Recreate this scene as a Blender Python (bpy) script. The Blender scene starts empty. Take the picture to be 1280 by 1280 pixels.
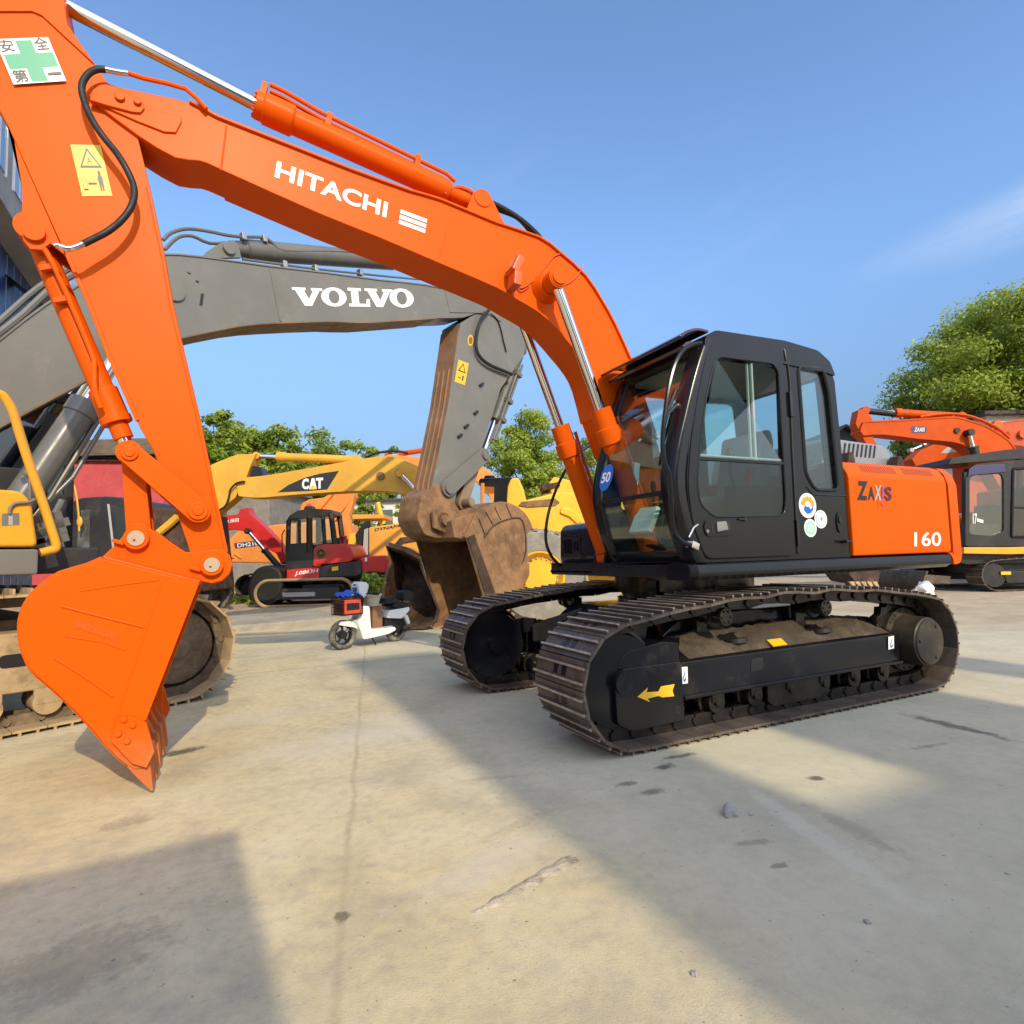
import bpy, bmesh, math, random
from mathutils import Vector, Matrix
random.seed(7)
D = bpy.data
SC = bpy.context.scene
COL = SC.collection
R = math.radians

# ------------------------------------------------------------------ camera
CX, CY, CH = 3.856775, 4.343081, 1.243532
YAW, PITCH, ROLL, FPX = -2.023232, 0.073896, -0.028045, 742.0376
cf = Vector((math.cos(PITCH)*math.cos(YAW), math.cos(PITCH)*math.sin(YAW), math.sin(PITCH)))
cr = Vector((math.sin(YAW), -math.cos(YAW), 0))
cu = cr.cross(cf)
cr, cu = cr*math.cos(ROLL)+cu*math.sin(ROLL), -cr*math.sin(ROLL)+cu*math.cos(ROLL)
CP = Vector((CX, CY, CH))
cam = D.cameras.new('camera')
cam.sensor_width = 36
cam.lens = FPX/1280*36
cam.clip_start = .05
cam.clip_end = 3000
camo = D.objects.new('camera', cam)
COL.objects.link(camo)
m = Matrix((cr, cu, -cf)).transposed().to_4x4()
m.translation = CP
camo.matrix_world = m
SC.camera = camo
fh = Vector((math.cos(YAW), math.sin(YAW), 0))       # horizontal view direction
rh = Vector((math.sin(YAW), -math.cos(YAW), 0))

def ray(q):
    return cf + cr*((q[0]-640)/FPX) - cu*((q[1]-640)/FPX)
def ground(q, z=0):
    d = ray(q)
    return CP + d*((z-CP.z)/d.z)

class Frame:
    """machine axes: s forward, l to the left, z up"""
    def __init__(self, x, y, deg):
        self.o = Vector((x, y, 0)); a = R(deg); self.a = a
        self.h = Vector((math.cos(a), math.sin(a), 0)); self.L = Vector((-math.sin(a), math.cos(a), 0))
    def un(self, q, l):                               # photo point on the machine's side plane l -> (s, z)
        d = ray(q); t = (self.o+self.L*l-CP).dot(self.L)/d.dot(self.L)
        p = CP+d*t-self.o
        return (p.dot(self.h), p.z)
    def un3(self, q, l):
        s, z = self.un(q, l); return Vector((s, l, z))
    def pts(self, qs, l):
        return [self.un(q, l) for q in qs]
    def p3(self, qs, l):
        return [self.un3(q, l) for q in qs]
    def g(self, q, z=0):
        p = ground(q, z)-self.o
        return Vector((p.dot(self.h), p.dot(self.L), z))
def facing(px, depth, left=True, turn=0):
    o = CP+fh*depth+rh*((px-640)/FPX*depth)
    v = -rh if left else rh
    return Frame(o.x, o.y, math.degrees(math.atan2(v.y, v.x))+turn)

# ------------------------------------------------------------------ objects
def tag(o, label=None, cat=None, group=None, kind=None):
    if label: o['label'] = label
    if cat: o['category'] = cat
    if group: o['group'] = group
    if kind: o['kind'] = kind
    return o
def thing(name, label, cat, fr=None, group=None, loc=None, rz=0):
    o = D.objects.new(name, None); COL.objects.link(o)
    o.empty_display_size = .2
    if fr: o.location = fr.o; o.rotation_euler.z = fr.a
    if loc is not None: o.location = loc; o.rotation_euler.z = rz
    return tag(o, label, cat, group)
def link(name, me, mats, parent=None):
    o = D.objects.new(name, me); COL.objects.link(o)
    for mm in (mats if isinstance(mats, (list, tuple)) else [mats]): me.materials.append(mm)
    if parent: o.parent = parent
    return o

class MB:
    def __init__(self): self.bm = bmesh.new(); self.mi = 0
    def face(self, vs):
        try:
            f = self.bm.faces.new(vs); f.material_index = self.mi; return f
        except ValueError: return None
    def poly(self, pts):
        return self.face([self.bm.verts.new(p) for p in pts])
    def loft(self, rings, cap=True, closed=True):
        vs = [[self.bm.verts.new(p) for p in r] for r in rings]
        n = len(vs[0])
        for a, b in zip(vs, vs[1:]):
            for i in range(n if closed else n-1):
                self.face([a[i], a[(i+1) % n], b[(i+1) % n], b[i]])
        if cap: self.face(vs[0][::-1]); self.face(vs[-1])
        return self
    def prism(self, pts, a, b):                       # (s,z) outline extruded along l
        return self.loft([[(s, a, z) for s, z in pts], [(s, b, z) for s, z in pts]])
    def box(self, x0, x1, y0, y1, z0, z1):
        return self.loft([[(x0, y0, z), (x1, y0, z), (x1, y1, z), (x0, y1, z)] for z in (z0, z1)])
    def obox(self, c, u, v, w, du, dv, dw):           # oriented box, half sizes
        c = Vector(c); u = Vector(u)*du; v = Vector(v)*dv; w = Vector(w)*dw
        return self.loft([[c-u-v+k*w, c+u-v+k*w, c+u+v+k*w, c-u+v+k*w] for k in (-1, 1)])
    def cyl(self, p0, p1, r, n=20, r2=None):
        p0 = Vector(p0); p1 = Vector(p1); d = (p1-p0).normalized()
        a = d.orthogonal().normalized(); b = d.cross(a)
        r2 = r if r2 is None else r2
        return self.loft([[p+a*(rr*math.cos(2*math.pi*i/n))+b*(rr*math.sin(2*math.pi*i/n)) for i in range(n)] for p, rr in ((p0, r), (p1, r2))])
    def turned(self, p0, p1, prof, n=24):             # prof: (t 0..1, radius)
        p0 = Vector(p0); p1 = Vector(p1); d = (p1-p0); dn = d.normalized()
        a = dn.orthogonal().normalized(); b = dn.cross(a)
        return self.loft([[p0+d*t+a*(rr*math.cos(2*math.pi*i/n))+b*(rr*math.sin(2*math.pi*i/n)) for i in range(n)] for t, rr in prof])
    def tube(self, pts, r, n=8, smooth=0):
        pts = [Vector(p) for p in pts]
        if smooth: pts = spline(pts, smooth)
        rings = []; a = None
        for i, p in enumerate(pts):
            t = (pts[min(i+1, len(pts)-1)]-pts[max(i-1, 0)]).normalized()
            a = t.orthogonal().normalized() if a is None else (a-t*a.dot(t)).normalized()
            b = t.cross(a)
            rings.append([p+a*(r*math.cos(2*math.pi*k/n))+b*(r*math.sin(2*math.pi*k/n)) for k in range(n)])
        return self.loft(rings)
    def ribbon(self, pts, l0, l1, th):                # plate following an (s,z) line, between two l
        rings = []
        P = [Vector((s, z)) for s, z in pts]
        for i, p in enumerate(P):
            t = (P[min(i+1, len(P)-1)]-P[max(i-1, 0)]).normalized(); nn = Vector((-t.y, t.x))*th/2
            rings.append([(p.x+nn.x, l0, p.y+nn.y), (p.x+nn.x, l1, p.y+nn.y), (p.x-nn.x, l1, p.y-nn.y), (p.x-nn.x, l0, p.y-nn.y)])
        return self.loft(rings)
    def ball(self, c, r, sub=2, sc=(1, 1, 1)):
        g = bmesh.ops.create_icosphere(self.bm, subdivisions=sub, radius=1)
        for v in g['verts']: v.co = Vector((v.co.x*r*sc[0], v.co.y*r*sc[1], v.co.z*r*sc[2]))+Vector(c)
        for f in {f for v in g['verts'] for f in v.link_faces}: f.material_index = self.mi
        return self
    def mesh(self, name, bevel=0, seg=2, ang=38):
        bm = self.bm
        bmesh.ops.recalc_face_normals(bm, faces=bm.faces)
        if bevel:
            es = [e for e in bm.edges if e.is_manifold and e.calc_face_angle(0) > .6]
            bmesh.ops.bevel(bm, geom=es, offset=bevel, segments=seg, profile=.5, affect='EDGES', clamp_overlap=True)
        me = D.meshes.new(name); bm.to_mesh(me); bm.free()
        for p in me.polygons: p.use_smooth = True
        me.set_sharp_from_angle(angle=R(ang))
        return me
    def obj(self, name, mats, parent=None, bevel=0, seg=2, ang=38):
        o = link(name, self.mesh(name, bevel, seg, ang), mats, parent)
        if bevel:
            w = o.modifiers.new('weighted_normal', 'WEIGHTED_NORMAL'); w.keep_sharp = True; w.weight = 60
        return o

def spline(P, k):
    out = []
    n = len(P)
    for i in range(n-1):
        p0, p1, p2, p3 = P[max(i-1, 0)], P[i], P[i+1], P[min(i+2, n-1)]
        for j in range(k):
            t = j/k
            out.append(.5*((2*p1)+(p2-p0)*t+(2*p0-5*p1+4*p2-p3)*t*t+(3*p1-p0-3*p2+p3)*t**3))
    out.append(P[-1])
    return out
def sm2(pts, k=4):
    return [(v.x, v.y) for v in spline([Vector(p) for p in pts], k)]
def rnd(poly, r, n=5):                                # round the corners of a 2-D outline
    out = []; N = len(poly)
    for i in range(N):
        p = Vector(poly[i]); a = Vector(poly[i-1])-p; b = Vector(poly[(i+1) % N])-p
        rr = min(r if not isinstance(r, (list, tuple)) else r[i], a.length*.45, b.length*.45)
        if rr < 1e-4: out.append(tuple(p)); continue
        A = p+a.normalized()*rr; B = p+b.normalized()*rr
        for k in range(n+1):
            t = k/n; q = A*(1-t)**2+p*2*t*(1-t)+B*t*t
            out.append((q.x, q.y))
    return out
def circ(c, r, n=20, ry=None):
    return [(c[0]+r*math.cos(2*math.pi*i/n), c[1]+(ry or r)*math.sin(2*math.pi*i/n)) for i in range(n)]
def curve_mesh(cu_):
    o = D.objects.new('tmp', cu_); COL.objects.link(o)
    dg = bpy.context.evaluated_depsgraph_get()
    me = D.meshes.new_from_object(o.evaluated_get(dg))
    D.objects.remove(o); return me
def plate_into(mb, outer, holes, y, th):              # (s,z) plate with holes, centred on l = y
    c = D.curves.new('tmp', 'CURVE'); c.dimensions = '2D'; c.fill_mode = 'BOTH'; c.extrude = th/2
    for lp in [outer]+list(holes):
        sp = c.splines.new('POLY'); sp.points.add(len(lp)-1); sp.use_cyclic_u = True
        for p, q in zip(sp.points, lp): p.co = (q[0], q[1], 0, 1)
    me = curve_mesh(c)
    vs = [mb.bm.verts.new((v.co.x, y+v.co.z, v.co.y)) for v in me.vertices]
    for p in me.polygons: mb.face([vs[i] for i in p.vertices])
    D.meshes.remove(me); D.curves.remove(c)
def text_shape(body, bold=.0, shear=0., space=1.):
    c = D.curves.new('tmp', 'FONT'); c.body = body; c.offset = bold; c.shear = shear; c.space_character = space; c.resolution_u = 4
    me = curve_mesh(c)
    xs = [v.co.x for v in me.vertices]; ys = [v.co.y for v in me.vertices]
    x0, x1, y0, y1 = min(xs), max(xs), min(ys), max(ys)
    V = [((v.co.x-x0)/(x1-x0), (v.co.y-y0)/(y1-y0)) for v in me.vertices]
    F = [tuple(p.vertices) for p in me.polygons]
    D.meshes.remove(me); D.curves.remove(c)
    return V, F
def lay(mb, shape, bl, br, tl):                       # put a 0..1 shape on the parallelogram bl, br, tl
    V, F = shape; bl = Vector(bl); U = Vector(br)-bl; W = Vector(tl)-bl
    vs = [mb.bm.verts.new(bl+U*x+W*y) for x, y in V]
    for f in F: mb.face([vs[i] for i in f])
def quad_shape(x0, y0, x1, y1):
    return [(x0, y0), (x1, y0), (x1, y1), (x0, y1)], [(0, 1, 2, 3)]
def poly_shape(P): return list(P), [tuple(range(len(P)))]

# ------------------------------------------------------------------ materials
def nodes(name):
    mt = D.materials.new(name); mt.use_nodes = True
    nt = mt.node_tree; nt.nodes.clear()
    out = nt.nodes.new('ShaderNodeOutputMaterial')
    return mt, nt, out
class NT:
    def __init__(self, nt): self.nt = nt
    def n(self, kind, **kw):
        nd = self.nt.nodes.new('ShaderNode'+kind)
        for k, v in kw.items():
            if k.startswith('_'): setattr(nd, k[1:], v)
            else:
                key = int(k[1:]) if k[0] == 'i' and k[1:].isdigit() else k.replace('__', ' ')
                sock = nd.inputs[key]
                if isinstance(v, bpy.types.NodeSocket): self.nt.links.new(v, sock)
                else: sock.default_value = v
        return nd
    def noise(self, vec, scale, detail=4, rough=.6):
        return self.n('TexNoise', Vector=vec, Scale=scale, Detail=detail, Roughness=rough).outputs['Fac']
    def ramp(self, v, a, b, lo=0., hi=1.):
        return self.n('MapRange', Value=v, i1=a, i2=b, i3=lo, i4=hi, _interpolation_type='SMOOTHSTEP').outputs[0]
    def mix(self, f, a, b, mode='MIX'):
        nd = self.n('Mix', _data_type='RGBA', _blend_type=mode)
        for i, v in ((0, f), (6, a), (7, b)):
            if isinstance(v, bpy.types.NodeSocket): self.nt.links.new(v, nd.inputs[i])
            else: nd.inputs[i].default_value = v if i == 0 else (v if len(v) == 4 else (*v, 1))
        return nd.outputs[2]
    def math(self, op, a, b=0.):
        return self.n('Math', _operation=op, i0=a, i1=b).outputs[0]
def paint(name, col, rough=.4, metal=0., var=.12, dirt=None, damt=.4, scale=1.5, bump=0., bscale=60, coat=0., low=None, spec=.4, rvar=1.):
    """painted or bare metal: blotchy colour, dirt patches, roughness that varies, dust towards the ground (low)"""
    mt, nt, out = nodes(name); N = NT(nt)
    tc = N.n('TexCoord').outputs['Object']
    n1 = N.noise(tc, scale, 5); n2 = N.noise(tc, scale*5.3, 6, .7)
    c = N.mix(N.ramp(n1, .3, .7), tuple(x*(1-var) for x in col), tuple(min(1, x*(1+var)) for x in col))
    c = N.mix(N.ramp(n2, .35, .75, 0, .5), c, tuple(x*(1-var*.8) for x in col))
    rg = N.ramp(n2, .3, .75, rough*(1-.2*rvar), min(1, rough*(1+.25*rvar)))
    if dirt:
        f = N.math('MULTIPLY', N.ramp(N.noise(tc, scale*2.1, 8, .72), .62-damt*.35, .82-damt*.25), min(1, damt*1.6))
        if low:
            z = N.n('SeparateXYZ', Vector=tc).outputs[2]
            f = N.math('MAXIMUM', f, N.math('MULTIPLY', N.ramp(z, low, low*.3), N.ramp(n2, .3, .6, .25, .9)))
        c = N.mix(f, c, dirt)
        rg = N.math('MAXIMUM', rg, N.math('MULTIPLY', f, .85))
    b = N.n('BsdfPrincipled', Base__Color=c, Roughness=rg, Metallic=metal)
    b.inputs['Specular IOR Level'].default_value = spec
    if coat: b.inputs['Coat Weight'].default_value = coat; b.inputs['Coat Roughness'].default_value = .12 if coat > .09 else .3
    if bump:
        bn = N.n('Bump', Strength=bump, Distance=.01, Height=N.noise(tc, bscale, 5, .7))
        nt.links.new(bn.outputs[0], b.inputs['Normal'])
    nt.links.new(b.outputs[0], out.inputs[0])
    return mt
def flat(name, col, rough=.5, emis=None):
    mt, nt, out = nodes(name); N = NT(nt)
    tc = N.n('TexCoord').outputs['Object']
    c = N.mix(N.ramp(N.noise(tc, 22, 5, .7), .35, .75, 0, .35), col, tuple(x*.75+.02 for x in col))
    b = N.n('BsdfPrincipled', Base__Color=c, Roughness=rough)
    nt.links.new(b.outputs[0], out.inputs[0]); return mt
def glass(name, tint, gloss=1.6, rough=.02, dust=.005):
    mt, nt, out = nodes(name); N = NT(nt)
    tc = N.n('TexCoord').outputs['Object']
    tr = N.n('BsdfTransparent', Color=(*tint, 1)); gl = N.n('BsdfGlossy', Color=(1, 1, 1, 1), Roughness=rough)
    ge = nt.nodes.new('ShaderNodeNewGeometry')
    dt = N.n('VectorMath', _operation='DOT_PRODUCT', i0=ge.outputs['Normal'], i1=ge.outputs['Incoming']).outputs['Value']
    fr = N.math('ADD', .045, N.math('MULTIPLY', .95, N.math('POWER', N.math('SUBTRACT', 1., N.math('ABSOLUTE', dt)), 5.)))
    fr = N.math('MINIMUM', N.math('MULTIPLY', fr, gloss), 1.)
    m1 = N.n('MixShader', i0=fr, i1=tr.outputs[0], i2=gl.outputs[0])
    df = N.n('BsdfDiffuse', Color=(.5, .5, .47, 1))
    f2 = N.ramp(N.noise(tc, 3, 2, .5), .35, .8, dust*.5, dust*1.4)
    m2 = N.n('MixShader', i0=f2, i1=m1.outputs[0], i2=df.outputs[0])
    nt.links.new(m2.outputs[0], out.inputs[0]); return mt
def leafmat(name, dark, light, trans):
    mt, nt, out = nodes(name); N = NT(nt)
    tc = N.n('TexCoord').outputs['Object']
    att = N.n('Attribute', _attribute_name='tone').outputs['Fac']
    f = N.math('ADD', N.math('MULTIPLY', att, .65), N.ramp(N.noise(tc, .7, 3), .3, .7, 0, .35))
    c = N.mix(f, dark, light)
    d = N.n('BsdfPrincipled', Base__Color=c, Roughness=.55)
    t = N.n('BsdfTranslucent', Color=N.mix(.6, c, trans))
    ms = N.n('MixShader', i0=.35, i1=d.outputs[0], i2=t.outputs[0])
    nt.links.new(ms.outputs[0], out.inputs[0]); return mt

ORANGE = paint('orange_paint', (.69, .093, .0022), .42, var=.035, rvar=.1, spec=.07, coat=.05, dirt=(.40, .17, .07), damt=.02, low=.42, bump=.03, bscale=5)
ORANGE_DK = paint('orange_paint_worn', (.62, .09, .012), .42, var=.15, dirt=(.22, .09, .04), damt=.3)
BLACK = paint('black_paint', (.010, .010, .012), .28, var=.25, dirt=(.09, .085, .075), damt=.2, coat=.3)
GREYBLK = paint('charcoal_paint', (.010, .0105, .0125), .2, var=.2, dirt=(.06, .057, .052), damt=.10, coat=.2, spec=.25)
FRAMEBLK = paint('frame_black', (.009, .009, .012), .2, var=.4, dirt=(.10, .085, .065), damt=.2, coat=.15, spec=.3)
RUBBER = paint('rubber_black', (.012, .012, .012), .6, var=.2, dirt=(.08, .075, .065), damt=.25)
CHROME = paint('chrome_rod', (.72, .72, .74), .1, metal=1., var=.04)
STEEL = paint('worn_steel', (.38, .36, .34), .38, metal=.85, var=.2, dirt=(.16, .1, .06), damt=.4)
SHOE = paint('track_shoe', (.13, .102, .084), .5, metal=.45, var=.35, dirt=(.20, .135, .085), damt=.42, scale=6, bump=.25, bscale=70)
GROUSER = paint('grouser_edge', (.52, .44, .35), .42, metal=.6, var=.3, dirt=(.17, .10, .06), damt=.4, scale=8)
CHAIN = paint('greasy_chain', (.05, .045, .04), .22, metal=.75, var=.4, dirt=(.12, .1, .085), damt=.3, scale=7)
DIRT = paint('packed_dirt', (.085, .063, .040), .95, var=.4, dirt=(.045, .033, .025), damt=.6, scale=6, bump=.8, bscale=50)
WHITE = flat('white_decal', (.82, .82, .80), .4)
YELLOWD = flat('yellow_decal', (.80, .46, .02), .4)
BLACKD = flat('black_decal', (.012, .012, .014), .4)
GREEND = flat('green_decal', (.02, .30, .17), .4)
BLUED = flat('blue_decal', (.01, .13, .55), .4)
NAVYD = flat('navy_decal', (.035, .03, .10), .4)
PURPLED = flat('purple_decal', (.22, .06, .28), .4)
REDD = flat('red_decal', (.5, .03, .02), .4)
GREYD = flat('grey_decal', (.36, .36, .35), .45)
MINTD = flat('mint_decal', (.30, .62, .48), .4)
GLASS = glass('cab_glass', (.84, .94, .92), 1.5)
GLASS_D = glass('tinted_glass', (.40, .50, .50), 1.6)
GLASS_L = glass('door_glass_lower', (.46, .52, .50), 1.2)
GLASS_B = glass('dusty_glass', (.50, .55, .5), 1.3, dust=.18)
SILVER = paint('silver_hood', (.30, .31, .34), .3, metal=.35, var=.12, dirt=(.25, .22, .19), damt=.2)
VGREY = paint('machine_grey', (.155, .15, .135), .42, var=.09, dirt=(.30, .27, .22), damt=.22, coat=.1)
VGREY_D = paint('cylinder_grey', (.12, .118, .11), .32, var=.15, dirt=(.25, .2, .15), damt=.3, coat=.2)
VYEL = paint('machine_yellow', (.70, .33, .022), .4, var=.1, dirt=(.4, .3, .17), damt=.2, coat=.2)
CYEL = paint('digger_yellow', (.62, .33, .035), .45, var=.12, dirt=(.34, .24, .12), damt=.28)
LYEL = paint('loader_yellow', (.74, .42, .03), .45, var=.12, dirt=(.4, .28, .14), damt=.25)
RUST = paint('rusty_steel', (.23, .125, .062), .7, metal=.2, var=.4, dirt=(.33, .2, .11), damt=.5, scale=2.5, bump=.4, bscale=30)
RUST_DK = paint('dark_rusty_steel', (.055, .032, .022), .7, metal=.2, var=.45, dirt=(.16, .09, .05), damt=.45, scale=2.5, bump=.4, bscale=30)
DUSTY = paint('dusty_track', (.42, .30, .165), .85, var=.25, dirt=(.15, .09, .05), damt=.42, scale=3, bump=.5, bscale=40)
DUSTY_DK = paint('dusty_track_dark', (.13, .095, .06), .85, var=.35, dirt=(.3, .22, .13), damt=.4, scale=4, bump=.5, bscale=40)
REDP = paint('red_paint', (.52, .02, .018), .4, var=.15, dirt=(.2, .05, .035), damt=.25, coat=.2)
ORANGE_B = paint('faded_orange', (.72, .24, .045), .5, var=.12, dirt=(.4, .2, .09), damt=.3)
ORANGE_R = paint('red_orange', (.52, .072, .007), .5, spec=.12, var=.12, dirt=(.3, .1, .04), damt=.3)
DYEL = paint('roller_yellow', (.68, .32, .05), .5, var=.12, dirt=(.4, .24, .1), damt=.3)
CABBLK = paint('far_cab_black', (.022, .021, .022), .4, var=.3, dirt=(.1, .08, .07), damt=.3)
WHITEP = paint('white_plastic', (.78, .78, .76), .3, var=.05, dirt=(.4, .37, .32), damt=.15, coat=.3)
TYRE = paint('tyre', (.045, .043, .04), .8, var=.2, dirt=(.25, .23, .19), damt=.6, scale=3)
TYRE_G = paint('dusty_tyre', (.22, .205, .18), .9, var=.15, dirt=(.34, .3, .24), damt=.5, scale=3, bump=.3)
SKY_STRENGTH, SUN_STRENGTH = .15, 4.0
# ------------------------------------------------------------------ shared machine pieces
def decal(name, fr, l, layers, parent):
    """layers: (material, shape, bl, br, tl) with photo points on the side plane l; each layer 3 mm above the last"""
    mb = MB(); mats = []
    sgn = 1 if (CP-fr.o).dot(fr.L) > l else -1
    for k, (mt, shp, bl, br, tl) in enumerate(layers):
        if mt not in mats: mats.append(mt)
        mb.mi = mats.index(mt)
        off = Vector((0, sgn*(.003+.0008*k), 0))
        lay(mb, shp, fr.un3(bl, l)+off, fr.un3(br, l)+off, fr.un3(tl, l)+off)
    return mb.obj(name, mats, parent)

def track(parent, yc, a, rad, t0, width, pitch, bump, name='track', mats=(SHOE, GROUSER, CHAIN), n_gr=2, gh=.028, detail=True):
    """crawler belt: shoes with grousers on an inner chain, sagging over the carrier rollers"""
    zc = rad+t0
    P = []
    for i in range(40): P.append((a-2*a*i/40, t0))
    for i in range(24):
        th = -math.pi/2-math.pi*i/24; P.append((-a+rad*math.cos(th), zc+rad*math.sin(th)))
    for i in range(60):
        x = -a+2*a*i/60; u = abs(x/a)
        P.append((x, zc+rad+bump*(1-u**2.2)+.012*math.sin(i*.62)*bump/.1*(1-u)))
    for i in range(24):
        th = math.pi/2-math.pi*i/24; P.append((a+rad*math.cos(th), zc+rad*math.sin(th)))
    P.append(P[0])
    P = [Vector(p) for p in P]
    L = [0]
    for p, q in zip(P, P[1:]): L.append(L[-1]+(q-p).length)
    n = round(L[-1]/pitch); pt = L[-1]/n
    mb = MB(); j = 0
    for k in range(n):
        s = k*pt
        while L[j+1] < s: j += 1
        f = (s-L[j])/(L[j+1]-L[j]); p = P[j].lerp(P[j+1], f)
        s2 = s+pt*.5; jj = j
        t = (P[(j+1)]-P[j]).normalized()
        # smooth tangent across the joint
        def at(u):
            u %= L[-1]; i = 0
            lo, hi = 0, len(L)-2
            while lo < hi:
                mid = (lo+hi+1)//2
                if L[mid] <= u: lo = mid
                else: hi = mid-1
            return P[lo].lerp(P[lo+1], (u-L[lo])/(L[lo+1]-L[lo]))
        t = (at(s+pt*.45)-at(s-pt*.45)).normalized()
        p = (at(s+pt*.45)+at(s-pt*.45))/2
        nrm = Vector((t.y, -t.x))                      # outward (bottom run goes backwards)
        if (p+nrm*.05-Vector((0, zc))).length < (p-Vector((0, zc))).length: nrm = -nrm
        T = (t.x, 0, t.y); Nn = (nrm.x, 0, nrm.y)
        c = Vector((p.x, yc, p.y))
        mb.mi = 0
        mb.obox(c, T, (0, 1, 0), Nn, pt*.485, width/2, .009)
        for g in range(n_gr):
            o = (g-(n_gr-1)/2)*pt/n_gr+pt*.02
            mb.mi = 0
            mb.obox(c+Vector(T)*o+Vector(Nn)*(gh*.5), T, (0, 1, 0), Nn, .0085, width/2*.995, gh*.5)
            mb.mi = 1
            mb.obox(c+Vector(T)*o+Vector(Nn)*(gh*1.04), T, (0, 1, 0), Nn, .007, width/2, gh*.10)
        if detail:
            mb.mi = 2
            for sg in (-1, 1):                         # link rails, pins, guide holes
                mb.obox(c+Vector((0, sg*.10, 0))-Vector(Nn)*.05, T, (0, 1, 0), Nn, pt*.46, .02, .042)
                mb.obox(c+Vector((0, sg*.05, 0))+Vector(Nn)*.0095, T, (0, 1, 0), Nn, .03, .026, .0012)
            q = c-Vector(Nn)*.05+Vector(T)*pt*.5
            mb.cyl(q+Vector((0, -.135, 0)), q+Vector((0, .135, 0)), .028, 8)
    return mb.obj(name, mats, parent)

def sprocket_mesh(mb, s, z, y0, y1, r, teeth=21):
    pr = []
    for i in range(teeth*2):
        rr = r if i % 2 == 0 else r*.9
        pr.append((s+rr*math.cos(math.pi*i/teeth), z+rr*math.sin(math.pi*i/teeth)))
    mb.prism(pr, y0, y1)

# ================================================================== 1. the orange excavator in front
M = Frame(0, 0, 0)
ex = thing('crawler_excavator', 'big shiny orange crawler excavator with a black cab, parked across the foreground', 'excavator', M)

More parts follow.
